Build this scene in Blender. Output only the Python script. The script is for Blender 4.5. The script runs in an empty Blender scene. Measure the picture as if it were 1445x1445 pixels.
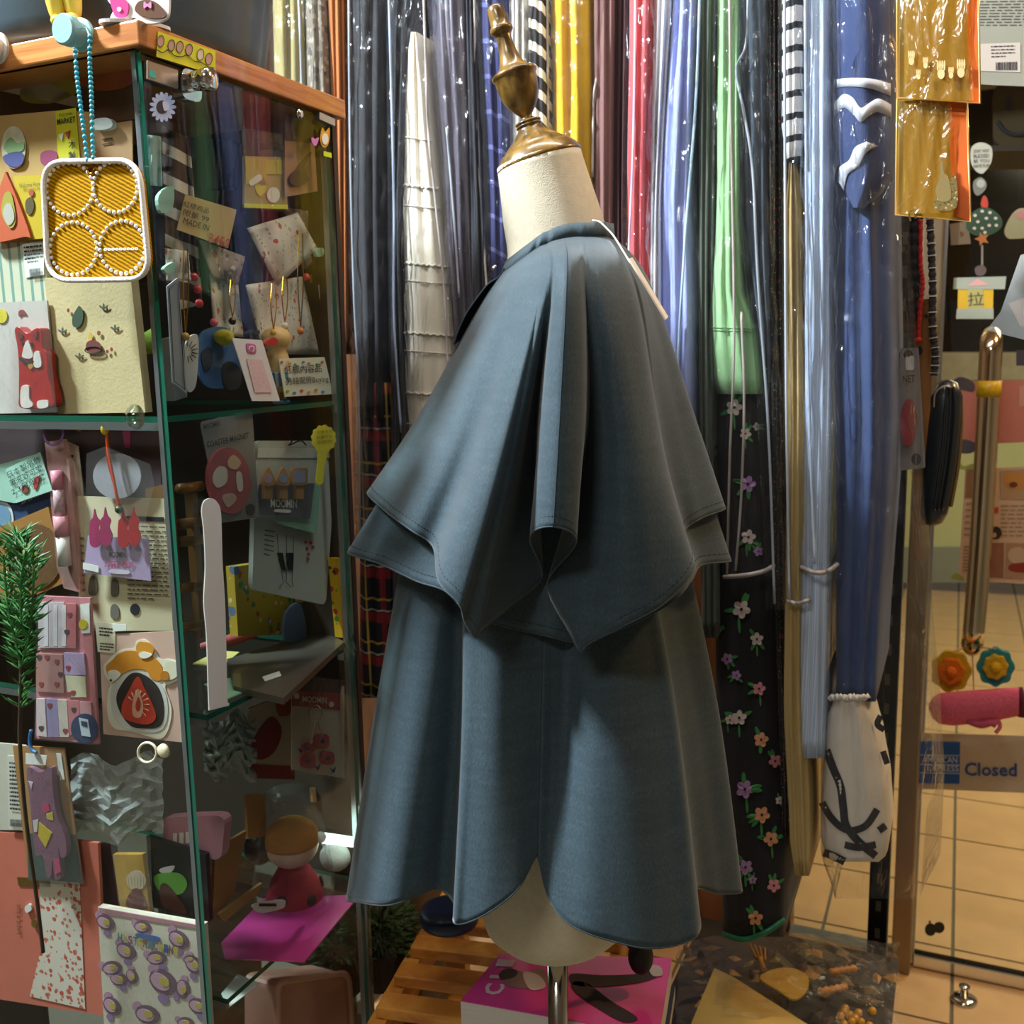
import bpy, bmesh, math, random
from mathutils import Vector as V, Matrix, noise
random.seed(7)
S = bpy.context.scene
COL = S.collection
# ------------------------------------------------------------------ camera
F, PITCH, ROLL = 1420.0, 0.158, -0.02
CAM = V((0, 0, 1.45))
_cp, _sp, _cr, _sr = math.cos(PITCH), math.sin(PITCH), math.cos(ROLL), math.sin(ROLL)
FW = V((0, _cp, -_sp)); _R0 = V((1, 0, 0)); _U0 = V((0, _sp, _cp))
RT = _R0 * _cr + _U0 * _sr
UP = _U0 * _cr - _R0 * _sr
cd = bpy.data.cameras.new('camera'); cam = bpy.data.objects.new('camera', cd); COL.objects.link(cam)
cam.matrix_world = Matrix(((RT.x, UP.x, -FW.x, CAM.x), (RT.y, UP.y, -FW.y, CAM.y), (RT.z, UP.z, -FW.z, CAM.z), (0, 0, 0, 1)))
cd.sensor_width = 36; cd.sensor_fit = 'HORIZONTAL'; cd.lens = F / 1445 * 36
cd.clip_start = .02; cd.clip_end = 60
cd.dof.use_dof = True; cd.dof.focus_distance = 0.95; cd.dof.aperture_fstop = 11
S.camera = cam
# ------------------------------------------------------------------ world, exposure, big lights
TH = 0.4194
UU = V((math.cos(TH), -math.sin(TH), 0)); VV = V((math.sin(TH), math.cos(TH), 0)); ZZ = V((0, 0, 1))
def uvz(u, v, z): return UU * u + VV * v + ZZ * z
w = bpy.data.worlds.new('world'); S.world = w; w.use_nodes = True
w.node_tree.nodes['Background'].inputs[0].default_value = (1.0, .93, .84, 1)
w.node_tree.nodes['Background'].inputs[1].default_value = .12
S.view_settings.view_transform = 'Standard'; S.view_settings.look = 'None'
S.view_settings.gamma = 1.0; S.view_settings.exposure = 0.0; S.view_settings.use_curve_mapping = False
S.cycles.transparent_max_bounces = 32; S.cycles.max_bounces = 10
def area(name, loc, aim, sx, sy, power, color):
    l = bpy.data.lights.new(name, 'AREA'); l.shape = 'RECTANGLE'; l.size = sx; l.size_y = sy; l.energy = power; l.color = color
    o = bpy.data.objects.new(name, l); COL.objects.link(o); o.location = loc
    o.rotation_euler = (V(aim) - V(loc)).to_track_quat('-Z', 'Y').to_euler(); return o
# the shop's ceiling lamps and the corridor's, all at ceiling height and above or beside the picture
area('ceiling_lamp_left_offscreen', (-1.37, .87, 2.76), (.0, 1.05, 1.1), .18, .18, 140, (.82, .93, 1.0))
area('ceiling_lamp_front_offscreen', (-.75, -.65, 2.76), (-.5, 1.0, 1.1), .7, .3, 20, (1.0, .95, .88))
area('ceiling_lamp_right_offscreen', (1.78, 1.28, 2.76), (.6, 1.4, 1.1), .18, .18, 20, (1.0, .58, .24))
area('ceiling_lamp_rail_offscreen', (.1, .98, 2.77), (.15, 1.45, 1.2), 1.3, .10, 18, (1.0, .95, .9))
area('corridor_lamp_offscreen', tuple(uvz(1.2, 3.9, 2.76)), tuple(uvz(1.2, 3.9, 0)), 1.6, 1.6, 75, (1.0, .86, .62))
# ------------------------------------------------------------------ pixel geometry
def ray(px, py): return FW + RT * ((px - 722.5) / F) + UP * ((722.5 - py) / F)
def W(px, py, Y): d = ray(px, py); return CAM + d * (Y / d.y)
def HZ(px, py, z): d = ray(px, py); return CAM + d * ((z - CAM.z) / d.z)
class Pl:
    """vertical (or any) plane; n points to the viewer's side, d is the depth behind it"""
    def __init__(s, o, a, n, b=ZZ): s.o, s.a, s.n, s.b = V(o), V(a), V(n), V(b)
    def __call__(s, px, py, d=0.0):
        r = ray(px, py); o = s.o - s.n * d
        return CAM + r * ((o - CAM).dot(s.n) / r.dot(s.n))
# ------------------------------------------------------------------ materials
def lin(h):
    if isinstance(h, (tuple, list)): return (*h[:3], 1)
    h = h.lstrip('#'); c = [int(h[i:i + 2], 16) / 255 for i in (0, 2, 4)]
    return (*[x / 12.92 if x <= .04045 else ((x + .055) / 1.055) ** 2.4 for x in c], 1)
def newmat(name):
    m = bpy.data.materials.new(name); m.use_nodes = True; nt = m.node_tree
    return m, nt, nt.nodes['Principled BSDF']
def N(nt, t, **k):
    n = nt.nodes.new(t)
    for a, b in k.items():
        if a in n.inputs: n.inputs[a].default_value = b
        else: setattr(n, a, b)
    return n
def mixc(nt, fac, a, b):
    m = nt.nodes.new('ShaderNodeMix'); m.data_type = 'RGBA'
    for sock, val in ((m.inputs[0], fac), (m.inputs[6], a), (m.inputs[7], b)):
        if hasattr(val, 'is_output'): nt.links.new(val, sock)
        else: sock.default_value = val
    return m.outputs[2]
_mc = {}
def M(hexc, rough=.6, metal=0, var=.12, scale=40, bump=0, bscale=300, coat=0, sheen=0, stretch=(1, 1, 1), emit=0, name=None, spec=.5, alpha=1):
    key = (hexc, rough, metal, var, scale, bump, bscale, coat, sheen, stretch, emit, spec, alpha)
    if key in _mc: return _mc[key]
    m, nt, b = newmat(name or 'mat_' + str(hexc).strip('#'))
    c = lin(hexc); tc = N(nt, 'ShaderNodeTexCoord'); mp = N(nt, 'ShaderNodeMapping'); mp.inputs['Scale'].default_value = stretch
    nt.links.new(tc.outputs['Object'], mp.inputs['Vector'])
    if var > 0:
        nz = N(nt, 'ShaderNodeTexNoise', Scale=scale, Detail=3.0); nt.links.new(mp.outputs[0], nz.inputs['Vector'])
        lo = tuple(x * (1 - var) for x in c[:3]) + (1,); hi = tuple(min(1, x * (1 + var)) for x in c[:3]) + (1,)
        nt.links.new(mixc(nt, nz.outputs[0], lo, hi), b.inputs['Base Color'])
    else: b.inputs['Base Color'].default_value = c
    b.inputs['Roughness'].default_value = rough; b.inputs['Metallic'].default_value = metal
    b.inputs['Coat Weight'].default_value = coat; b.inputs['Sheen Weight'].default_value = sheen; b.inputs['Specular IOR Level'].default_value = spec
    if bump:
        n2 = N(nt, 'ShaderNodeTexNoise', Scale=bscale, Detail=4.0); nt.links.new(mp.outputs[0], n2.inputs['Vector'])
        bp = N(nt, 'ShaderNodeBump', Strength=bump, Distance=.002); nt.links.new(n2.outputs[0], bp.inputs['Height']); nt.links.new(bp.outputs[0], b.inputs['Normal'])
    if emit: b.inputs['Emission Color'].default_value = c; b.inputs['Emission Strength'].default_value = emit
    if alpha < 1: b.inputs['Alpha'].default_value = alpha
    _mc[key] = m; return m
def clear(name, tint=(.97, .97, .97), rough=.06, bump=.0, bscale=30, stretch=(1, 1, 1), gloss=.35, milk=.0, milkc=(.9, .9, .9, 1), base=.03):
    m, nt, b = newmat(name); nt.nodes.remove(b); out = nt.nodes['Material Output']
    t = N(nt, 'ShaderNodeBsdfTransparent'); t.inputs[0].default_value = (*tint, 1)
    g = N(nt, 'ShaderNodeBsdfGlossy'); g.inputs['Roughness'].default_value = rough
    lw = N(nt, 'ShaderNodeLayerWeight', Blend=.5)
    pw = N(nt, 'ShaderNodeMath', operation='POWER'); pw.inputs[1].default_value = 3.0; nt.links.new(lw.outputs['Facing'], pw.inputs[0])
    mx = N(nt, 'ShaderNodeMath', operation='MULTIPLY_ADD'); mx.inputs[1].default_value = gloss * 1.6; mx.inputs[2].default_value = base; mx.use_clamp = True
    nt.links.new(pw.outputs[0], mx.inputs[0])
    if bump:
        tc = N(nt, 'ShaderNodeTexCoord'); mp = N(nt, 'ShaderNodeMapping'); mp.inputs['Scale'].default_value = stretch
        nt.links.new(tc.outputs['Object'], mp.inputs[0])
        nz = N(nt, 'ShaderNodeTexNoise', Scale=bscale, Detail=3.0, Distortion=1.2); nt.links.new(mp.outputs[0], nz.inputs['Vector'])
        bp = N(nt, 'ShaderNodeBump', Strength=bump, Distance=.01); nt.links.new(nz.outputs[0], bp.inputs['Height'])
        nt.links.new(bp.outputs[0], g.inputs['Normal']); nt.links.new(bp.outputs[0], lw.inputs['Normal'])
    a = N(nt, 'ShaderNodeMixShader'); nt.links.new(mx.outputs[0], a.inputs[0]); nt.links.new(t.outputs[0], a.inputs[1]); nt.links.new(g.outputs[0], a.inputs[2])
    last = a
    if milk:
        d = N(nt, 'ShaderNodeBsdfDiffuse'); d.inputs[0].default_value = milkc
        c = N(nt, 'ShaderNodeMixShader'); c.inputs[0].default_value = milk; nt.links.new(a.outputs[0], c.inputs[1]); nt.links.new(d.outputs[0], c.inputs[2]); last = c
    nt.links.new(last.outputs[0], out.inputs[0]); return m
def stripes(name, c1, c2, axis, freq, duty=.5, rough=.75, curve=0):
    """woven stripes along an object axis"""
    m, nt, b = newmat(name); tc = N(nt, 'ShaderNodeTexCoord'); sp = N(nt, 'ShaderNodeSeparateXYZ'); nt.links.new(tc.outputs['Object'], sp.inputs[0])
    src = sp.outputs[axis]
    if curve:
        k = N(nt, 'ShaderNodeMath', operation='MULTIPLY_ADD'); k.inputs[1].default_value = curve; nt.links.new(sp.outputs[0], k.inputs[0]); nt.links.new(src, k.inputs[2]); src = k.outputs[0]
    mu = N(nt, 'ShaderNodeMath', operation='MULTIPLY'); mu.inputs[1].default_value = freq; nt.links.new(src, mu.inputs[0])
    fr = N(nt, 'ShaderNodeMath', operation='FRACT'); nt.links.new(mu.outputs[0], fr.inputs[0])
    gt = N(nt, 'ShaderNodeMath', operation='GREATER_THAN'); gt.inputs[1].default_value = duty; nt.links.new(fr.outputs[0], gt.inputs[0])
    nt.links.new(mixc(nt, gt.outputs[0], lin(c1), lin(c2)), b.inputs['Base Color']); b.inputs['Roughness'].default_value = rough; return m
def spots(name, base, cols, scale, thr=.33, rough=.8, stretch=(1, 1, 1)):
    """small scattered print: coloured blobs on a ground"""
    m, nt, b = newmat(name); tc = N(nt, 'ShaderNodeTexCoord'); mp = N(nt, 'ShaderNodeMapping'); mp.inputs['Scale'].default_value = stretch; nt.links.new(tc.outputs['Object'], mp.inputs[0])
    c = lin(base)
    for i, (col, sc) in enumerate(zip(cols, [scale * (1 + .37 * k) for k in range(len(cols))])):
        vo = N(nt, 'ShaderNodeTexVoronoi', Scale=sc); nt.links.new(mp.outputs[0], vo.inputs['Vector'])
        nz = N(nt, 'ShaderNodeTexNoise', Scale=sc * 2.2); nt.links.new(mp.outputs[0], nz.inputs['Vector'])
        ad = N(nt, 'ShaderNodeMath', operation='MULTIPLY_ADD'); ad.inputs[1].default_value = .35; nt.links.new(nz.outputs[0], ad.inputs[0]); nt.links.new(vo.outputs['Distance'], ad.inputs[2])
        lt = N(nt, 'ShaderNodeMath', operation='LESS_THAN'); lt.inputs[1].default_value = thr + .17; nt.links.new(ad.outputs[0], lt.inputs[0])
        c = mixc(nt, lt.outputs[0], c, lin(col))
    nt.links.new(c, b.inputs['Base Color']); b.inputs['Roughness'].default_value = rough; return m
def plaid():
    m, nt, b = newmat('plaid_wool'); tc = N(nt, 'ShaderNodeTexCoord'); sp = N(nt, 'ShaderNodeSeparateXYZ'); nt.links.new(tc.outputs['Object'], sp.inputs[0])
    c = lin('14151c')
    for col, ax, fr_, off, du in (('8e1f28', 2, 14, .1, .22), ('8e1f28', 0, 22, .2, .2), ('c2a03a', 0, 22, .75, .07), ('c2a03a', 2, 14, .6, .05), ('b9b4a8', 2, 14, .85, .04)):
        mu = N(nt, 'ShaderNodeMath', operation='MULTIPLY_ADD'); mu.inputs[1].default_value = fr_; mu.inputs[2].default_value = off; nt.links.new(sp.outputs[ax], mu.inputs[0])
        fr = N(nt, 'ShaderNodeMath', operation='FRACT'); nt.links.new(mu.outputs[0], fr.inputs[0])
        lt = N(nt, 'ShaderNodeMath', operation='LESS_THAN'); lt.inputs[1].default_value = du; nt.links.new(fr.outputs[0], lt.inputs[0])
        k = N(nt, 'ShaderNodeMath', operation='MULTIPLY'); k.inputs[1].default_value = .75; nt.links.new(lt.outputs[0], k.inputs[0])
        c = mixc(nt, k.outputs[0], c, lin(col))
    nt.links.new(c, b.inputs['Base Color']); b.inputs['Roughness'].default_value = .9; return m
def wood(name, c1, c2, scale=6, stretch=(1, 1, 12), rough=.45, coat=.2):
    m, nt, b = newmat(name); tc = N(nt, 'ShaderNodeTexCoord'); mp = N(nt, 'ShaderNodeMapping'); mp.inputs['Scale'].default_value = stretch; nt.links.new(tc.outputs['Object'], mp.inputs[0])
    nz = N(nt, 'ShaderNodeTexNoise', Scale=scale, Detail=6.0, Distortion=.6); nt.links.new(mp.outputs[0], nz.inputs['Vector'])
    rp = N(nt, 'ShaderNodeValToRGB'); rp.color_ramp.elements[0].position = .35; rp.color_ramp.elements[1].position = .68
    rp.color_ramp.elements[0].color = lin(c1); rp.color_ramp.elements[1].color = lin(c2); nt.links.new(nz.outputs[0], rp.inputs[0]); nt.links.new(rp.outputs[0], b.inputs['Base Color'])
    b.inputs['Roughness'].default_value = rough; b.inputs['Coat Weight'].default_value = coat; return m
def fabric():
    m, nt, b = newmat('slate_blue_twill'); tc = N(nt, 'ShaderNodeTexCoord')
    mp = N(nt, 'ShaderNodeMapping'); mp.inputs['Scale'].default_value = (1, 1, .45); nt.links.new(tc.outputs['Object'], mp.inputs[0])
    n1 = N(nt, 'ShaderNodeTexNoise', Scale=620.0, Detail=2.0); n2 = N(nt, 'ShaderNodeTexNoise', Scale=150.0, Detail=3.0); n3 = N(nt, 'ShaderNodeTexNoise', Scale=14.0, Detail=2.0)
    mp2 = N(nt, 'ShaderNodeMapping'); mp2.inputs['Scale'].default_value = (.12, .12, 1); nt.links.new(tc.outputs['Object'], mp2.inputs[0])
    nt.links.new(mp.outputs[0], n1.inputs['Vector']); nt.links.new(mp2.outputs[0], n2.inputs['Vector']); nt.links.new(tc.outputs['Object'], n3.inputs['Vector'])
    a = mixc(nt, n1.outputs[0], lin('131d22'), lin('566b76')); c = mixc(nt, n2.outputs[0], a, lin('2e3e46'))
    nt.links.new(c, b.inputs['Base Color']); b.inputs['Roughness'].default_value = .72; b.inputs['Sheen Weight'].default_value = .25; b.inputs['Sheen Roughness'].default_value = .4; b.inputs['Specular IOR Level'].default_value = .3
    bp = N(nt, 'ShaderNodeBump', Strength=.18, Distance=.0006); nt.links.new(n1.outputs[0], bp.inputs['Height'])
    bq = N(nt, 'ShaderNodeBump', Strength=.12, Distance=.004); nt.links.new(n3.outputs[0], bq.inputs['Height']); nt.links.new(bp.outputs[0], bq.inputs['Normal']); nt.links.new(bq.outputs[0], b.inputs['Normal']); return m
def twill(name, c1, c2, f=900):
    m, nt, b = newmat(name); tc = N(nt, 'ShaderNodeTexCoord'); wv = N(nt, 'ShaderNodeTexWave', Scale=f / 2, Distortion=1.5, Detail=2.0); wv.bands_direction = 'DIAGONAL'
    wv.inputs['Detail Scale'].default_value = 2
    nt.links.new(tc.outputs['Object'], wv.inputs['Vector']); nt.links.new(mixc(nt, wv.outputs['Fac'], lin(c1), lin(c2)), b.inputs['Base Color']); b.inputs['Roughness'].default_value = .9; b.inputs['Specular IOR Level'].default_value = .1
    bp = N(nt, 'ShaderNodeBump', Strength=.5, Distance=.001); nt.links.new(wv.outputs['Fac'], bp.inputs['Height']); nt.links.new(bp.outputs[0], b.inputs['Normal']); return m
GLASS = clear('cabinet_glass', (.92, .95, .935), .01, gloss=.13, base=.012)
DGLASS = clear('door_glass', (.95, .97, .95), .01, gloss=.2, base=.03)
EDGE = M('1d5a48', .12, var=.2, scale=30, coat=.5)
BAG = clear('bag_plastic', (.955, .96, .97), .075, bump=1.0, bscale=34, stretch=(1, 1, .3), gloss=.4, milk=.012, milkc=(.75, .77, .82, 1), base=.022)
PACK = clear('packet_film', (.95, .95, .95), .07, bump=.5, bscale=55, gloss=.30, milk=.04, base=.02)
PACKM = clear('packet_film_milky', (.9, .92, .91), .15, bump=.4, bscale=45, gloss=.3, milk=.35, milkc=(.80, .83, .81, 1), base=.02)
GOLDF = clear('amber_film', (.98, .80, .35), .16, bump=.8, bscale=30, stretch=(1, 1, .4), gloss=.5, milk=.12, milkc=(.85, .55, .12, 1), base=.16)
PIPE = M('8f969f', .45, var=.05); PIPEW = M('a8a09a', .45, var=.05)
BLK = M('101114', .5, var=.2); INK = M('24252a', .8, var=0); WHITE = M('e9e7e2', .55, var=.04); CHROME = M('d5d5d5', .12, 1, var=.05); ALU = M('a9afb3', .35, .85, var=.06)
KRAFT = M('b58a58', .8, var=.12, scale=60, bump=.1); CREAM = M('e4d8bb', .8, var=.06, scale=30, bump=.1)
# ------------------------------------------------------------------ mesh helpers
def link(name, verts, faces, mat, parent=None, loc=None, smooth=False, mi=None):
    """world-space verts -> object; loc = origin of the object in the world (parents only translate)"""
    base = V((0, 0, 0))
    if parent is not None: base = _org[parent.name]
    o0 = V(loc) if loc is not None else (base if parent is not None else V((0, 0, 0)))
    me = bpy.data.meshes.new(name); me.from_pydata([tuple(V(p) - o0) for p in verts], [], faces)
    mats = mat if isinstance(mat, (list, tuple)) else [mat]
    for x in mats: me.materials.append(x)
    if mi: me.polygons.foreach_set('material_index', mi)
    if smooth: me.polygons.foreach_set('use_smooth', [True] * len(me.polygons))
    me.update(); bm = bmesh.new(); bm.from_mesh(me); bmesh.ops.recalc_face_normals(bm, faces=bm.faces); bm.to_mesh(me); bm.free()
    o = bpy.data.objects.new(name, me); COL.objects.link(o)
    if parent is not None: o.parent = parent; o.location = o0 - base
    else: o.location = o0
    _org[o.name] = o0; return o
_org = {}
def tag(o, label, cat, group=None):
    o['label'] = label; o['category'] = cat
    if group: o['group'] = group
    return o
def thing(name, label, cat, loc, group=None):
    o = bpy.data.objects.new(name, None); COL.objects.link(o); o.location = loc; o.empty_display_size = .02; _org[o.name] = V(loc)
    return tag(o, label, cat, group)
def struct(o): o['kind'] = 'structure'; return o
def base_of(verts):
    n = len(verts); return V((sum(p[0] for p in verts) / n, sum(p[1] for p in verts) / n, min(p[2] for p in verts)))
def solo(name, vf, mat, label, cat, group=None, smooth=False, mi=None):
    return tag(link(name, vf[0], vf[1], mat, None, base_of(vf[0]), smooth, mi), label, cat, group)
def join(*vfs):
    vs, fs = [], []
    for a, b in vfs:
        k = len(vs); vs += list(a); fs += [tuple(i + k for i in f) for f in b]
    return vs, fs
def box(o, ax, ay, az):
    o, ax, ay, az = V(o), V(ax), V(ay), V(az)
    vs = [o + ax * i + ay * j + az * k for k in (0, 1) for j in (0, 1) for i in (0, 1)]
    return vs, [(0, 2, 3, 1), (4, 5, 7, 6), (0, 1, 5, 4), (2, 6, 7, 3), (0, 4, 6, 2), (1, 3, 7, 5)]
def ubox(u0, u1, v0, v1, z0, z1): return box(uvz(u0, v0, z0), UU * (u1 - u0), VV * (v1 - v0), ZZ * (z1 - z0))
def bev(o, w=.002, seg=2):
    m = o.modifiers.new('bevel', 'BEVEL'); m.width = w; m.segments = seg; m.limit_method = 'ANGLE'; return o
def prism(pts, n, th):
    n = V(n); k = len(pts); vs = [V(p) for p in pts] + [V(p) - n * th for p in pts]
    return vs, [tuple(range(k)), tuple(range(2 * k - 1, k - 1, -1))] + [(i, i + k, (i + 1) % k + k, (i + 1) % k) for i in range(k)]
def tube(pts, r, n=8, closed=False):
    pts = [V(p) for p in pts]; k = len(pts); vs, fs = [], []
    up = V((0, 0, 1)); prev = None
    for i, p in enumerate(pts):
        a = pts[(i - 1) % k] if (closed or i > 0) else p; b = pts[(i + 1) % k] if (closed or i < k - 1) else p
        t = (b - a)
        t = t.normalized() if t.length > 1e-9 else V((0, 0, 1))
        if prev is None:
            x = t.cross(up)
            if x.length < 1e-4: x = t.cross(V((1, 0, 0)))
        else: x = prev - t * prev.dot(t)
        x.normalize(); prev = x; y = t.cross(x); rr = r[i] if isinstance(r, (list, tuple)) else r
        vs += [p + (x * math.cos(2 * math.pi * j / n) + y * math.sin(2 * math.pi * j / n)) * rr for j in range(n)]
    for i in range(k if closed else k - 1):
        A, B = i * n, ((i + 1) % k) * n
        fs += [(A + j, A + (j + 1) % n, B + (j + 1) % n, B + j) for j in range(n)]
    if not closed: fs += [tuple(range(n)), tuple(range((k - 1) * n, k * n))[::-1]]
    return vs, fs
def lathe(prof, o, axis, n=40, sx=1, sy=1, xdir=None):
    """prof: list of (height along axis, radius)"""
    axis = V(axis).normalized(); x = V(xdir) if xdir else axis.cross(V((0, 1, 0.01))); x = (x - axis * x.dot(axis)).normalized(); y = axis.cross(x); o = V(o)
    vs, fs = [], []
    for h, r in prof: vs += [o + axis * h + x * (math.cos(2 * math.pi * j / n) * r * sx) + y * (math.sin(2 * math.pi * j / n) * r * sy) for j in range(n)]
    for i in range(len(prof) - 1): fs += [(i * n + j, i * n + (j + 1) % n, (i + 1) * n + (j + 1) % n, (i + 1) * n + j) for j in range(n)]
    fs += [tuple(range(n)), tuple(range((len(prof) - 1) * n, len(prof) * n))[::-1]]
    return vs, fs
def ball(c, rx, ry=None, rz=None, n=14, m=9):
    ry = ry or rx; rz = rz or rx
    return [V(c) + V((rx * math.sin(a) * math.cos(b), ry * math.sin(a) * math.sin(b), rz * math.cos(a))) for a in [math.pi * (i + .001) / (m + .002 - 1) for i in range(m)] for b in [2 * math.pi * j / n for j in range(n)]], \
        [(i * n + j, i * n + (j + 1) % n, (i + 1) * n + (j + 1) % n, (i + 1) * n + j) for i in range(m - 1) for j in range(n)]
def cr(p0, p1, p2, p3, t): return (p1 * 2 + (p2 - p0) * t + (p0 * 2 - p1 * 5 + p2 * 4 - p3) * t * t + (p1 * 3 - p0 - p2 * 3 + p3) * t * t * t) * .5
def spline(pts, sub=6, closed=False):
    pts = [V(p) if len(p) == 3 else V((p[0], p[1], 0)) for p in pts]; k = len(pts); out = []
    for i in range(k if closed else k - 1):
        g = (lambda j: pts[j % k]) if closed else (lambda j: pts[min(max(j, 0), k - 1)])
        for s in range(sub): out.append(cr(g(i - 1), g(i), g(i + 1), g(i + 2), s / sub))
    if not closed: out.append(pts[-1])
    return out
def grid(rows, closed=False):
    R, C = len(rows), len(rows[0]); vs = [p for r in rows for p in r]
    return vs, [(i * C + j, i * C + (j + 1) % C, (i + 1) * C + (j + 1) % C, (i + 1) * C + j) for i in range(R - 1) for j in range(C if closed else C - 1)]
# pixel polygons
def rect(x0, y0, x1, y1): return [(x0, y0), (x1, y0), (x1, y1), (x0, y1)]
def ell(cx, cy, rx, ry=None, n=24, a=0): ry = ry or rx; return [(cx + rx * math.cos(t) * math.cos(a) - ry * math.sin(t) * math.sin(a), cy + rx * math.cos(t) * math.sin(a) + ry * math.sin(t) * math.cos(a)) for t in [2 * math.pi * i / n for i in range(n)]]
def rrect(x0, y0, x1, y1, r, n=5):
    o = []
    for cx, cy, a0 in ((x1 - r, y0 + r, -90), (x1 - r, y1 - r, 0), (x0 + r, y1 - r, 90), (x0 + r, y0 + r, 180)):
        o += [(cx + r * math.cos(math.radians(a0 + 90 * i / n)), cy + r * math.sin(math.radians(a0 + 90 * i / n))) for i in range(n + 1)]
    return o
def rq(q, r=.08, n=4):
    """quad with rounded corners"""
    q = [V((a, b, 0)) for a, b in q]; o = []
    for i in range(4):
        p, a, b = q[i], q[i - 1], q[(i + 1) % 4]
        s = p + (a - p) * r; e = p + (b - p) * r
        for k in range(n + 1):
            t = k / n; o.append(tuple((s * (1 - t) ** 2 + p * 2 * t * (1 - t) + e * t * t)[:2]))
    return o
def blob(pts, sub=5): return [(p.x, p.y) for p in spline(pts, sub, True)]
def onpl(pl, poly, d): return [pl(x, y, d) for x, y in poly]
def pz(pl, poly, d, th): return prism(onpl(pl, poly, d), pl.n, th)
# text
_tc = {}
def textgeo(s, bold=0):
    if (s, bold) in _tc: return _tc[(s, bold)]
    c = bpy.data.curves.new('txt', 'FONT'); c.body = s; c.resolution_u = 2; c.offset = bold; c.align_x = 'LEFT'
    o = bpy.data.objects.new('txt', c); COL.objects.link(o); bpy.context.view_layer.update()
    me = bpy.data.meshes.new_from_object(o.evaluated_get(bpy.context.evaluated_depsgraph_get()))
    vs = [v.co.copy() for v in me.vertices]; fs = [tuple(p.vertices) for p in me.polygons]
    bpy.data.objects.remove(o); bpy.data.curves.remove(c); bpy.data.meshes.remove(me)
    if vs:
        x0, x1 = min(v.x for v in vs), max(v.x for v in vs); y0, y1 = min(v.y for v in vs), max(v.y for v in vs)
        vs = [((v.x - x0) / max(1e-6, x1 - x0), (v.y - y0) / max(1e-6, y1 - y0)) for v in vs]
    _tc[(s, bold)] = (vs, fs); return vs, fs
def text(pl, d, s, q, mat, parent, name='lettering', bold=.012):
    """q: bottom-left, bottom-right, top-right, top-left in pixels"""
    vs, fs = textgeo(s, bold)
    a, b, c, e = [pl(x, y, d) for x, y in q]
    P = [a * (1 - x) * (1 - y) + b * x * (1 - y) + c * x * y + e * (1 - x) * y for x, y in vs]
    return link(name, P, fs, mat, parent)
def lines(pl, d, q, n, mat, parent, name='fine_print', fill=.45, seed=1, words=True):
    """rows of small print in the quad q (tl,tr,br,bl)"""
    rnd = random.Random(seed); tl, tr, br, bl = [pl(x, y, d) for x, y in q]; vfs = []
    for i in range(n):
        y0 = (i + .2) / n; y1 = y0 + fill / n; x = 0; end = 1 if i < n - 1 else .6 + .3 * rnd.random()
        while x < end:
            wd = rnd.uniform(.06, .2) if words else end; x1 = min(end, x + wd)
            pt = lambda a, b: (tl * (1 - a) + tr * a) * (1 - b) + (bl * (1 - a) + br * a) * b
            vfs.append(([pt(x, y0), pt(x1, y0), pt(x1, y1), pt(x, y1)], [(0, 1, 2, 3)])); x = x1 + .035
    v, f = join(*vfs); return link(name, v, f, mat, parent)
def barcode(pl, d, q, mat, parent, seed=3):
    rnd = random.Random(seed); tl, tr, br, bl = [pl(x, y, d) for x, y in q]; vfs = []; x = 0
    while x < 1:
        wd = rnd.choice((.015, .03, .045)); pt = lambda a, b: (tl * (1 - a) + tr * a) * (1 - b) + (bl * (1 - a) + br * a) * b
        vfs.append(([pt(x, 0), pt(min(1, x + wd), 0), pt(min(1, x + wd), 1), pt(x, 1)], [(0, 1, 2, 3)])); x += wd + rnd.choice((.015, .03))
    v, f = join(*vfs); return link('barcode', v, f, mat, parent)
def item(pl, d, poly, th, mat, name, label, cat, parts=(), group=None):
    """flat ware: body prism plus printed or mounted parts (name, poly, mat, lift, thickness)"""
    v, f = pz(pl, poly, d, th)
    if not parts and parts is not None: return solo(name, (v, f), mat, label, cat, group)
    t = thing(name, label, cat, base_of(v), group); link('card' if name != 'card' else 'sheet', v, f, mat, t)
    for p in (parts or ()):
        pn, pp, pm = p[:3]; lift = p[3] if len(p) > 3 else .0006; pt = p[4] if len(p) > 4 else .0005
        vv, ff = pz(pl, pp, d - lift - pt, pt); link(pn, vv, ff, pm, t)
    return t
# ------------------------------------------------------------------ room
_dp = HZ(1300, 1357, .012); DV = _dp.dot(VV)                       # plane of the glass shop front
WOODB = wood('panel_wood', '4a2c18', '7a4b27', 5, (3, 3, .5), .5)
TILE = M('d8b383', .35, var=.22, scale=9, coat=.15); GROUT = M('6d6a5c', .9, var=.1)
fl = struct(link('floor', *ubox(-3, 4, -2.2, 7.2, -.02, -.003), GROUT))
tv, tf = box((0, 0, 0), UU * .292, VV * .292, ZZ * .003)
tile_me = None; _tile_o = HZ(1346, 1240, 0); tu0 = _tile_o.dot(UU); tv0 = HZ(1360, 1186, 0).dot(VV)
k = 0
for i in range(-4, 6):
    for j in range(-6, 15):
        u = tu0 + .3 * i; v = tv0 + .3 * j
        if v > 6.6 or v < .2: continue
        if tile_me is None:
            o = link('tile', [p + uvz(u + .004, v + .004, -.003) for p in tv], tf, TILE, fl, uvz(u, v, -.003)); tile_me = o.data
        else:
            o = bpy.data.objects.new('tile', tile_me); COL.objects.link(o); o.parent = fl; o.location = uvz(u, v, -.003)
ceil = struct(link('ceiling', *ubox(-3, 4, -2.2, 7.2, 2.8, 2.85), M('b9ad9c', .8, var=.05)))
gx = RKx = None
RK = Pl(VV * 1.30, UU, -VV)                                         # front line of the hanging garments
DP = Pl(VV * DV, UU, -VV)
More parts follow.
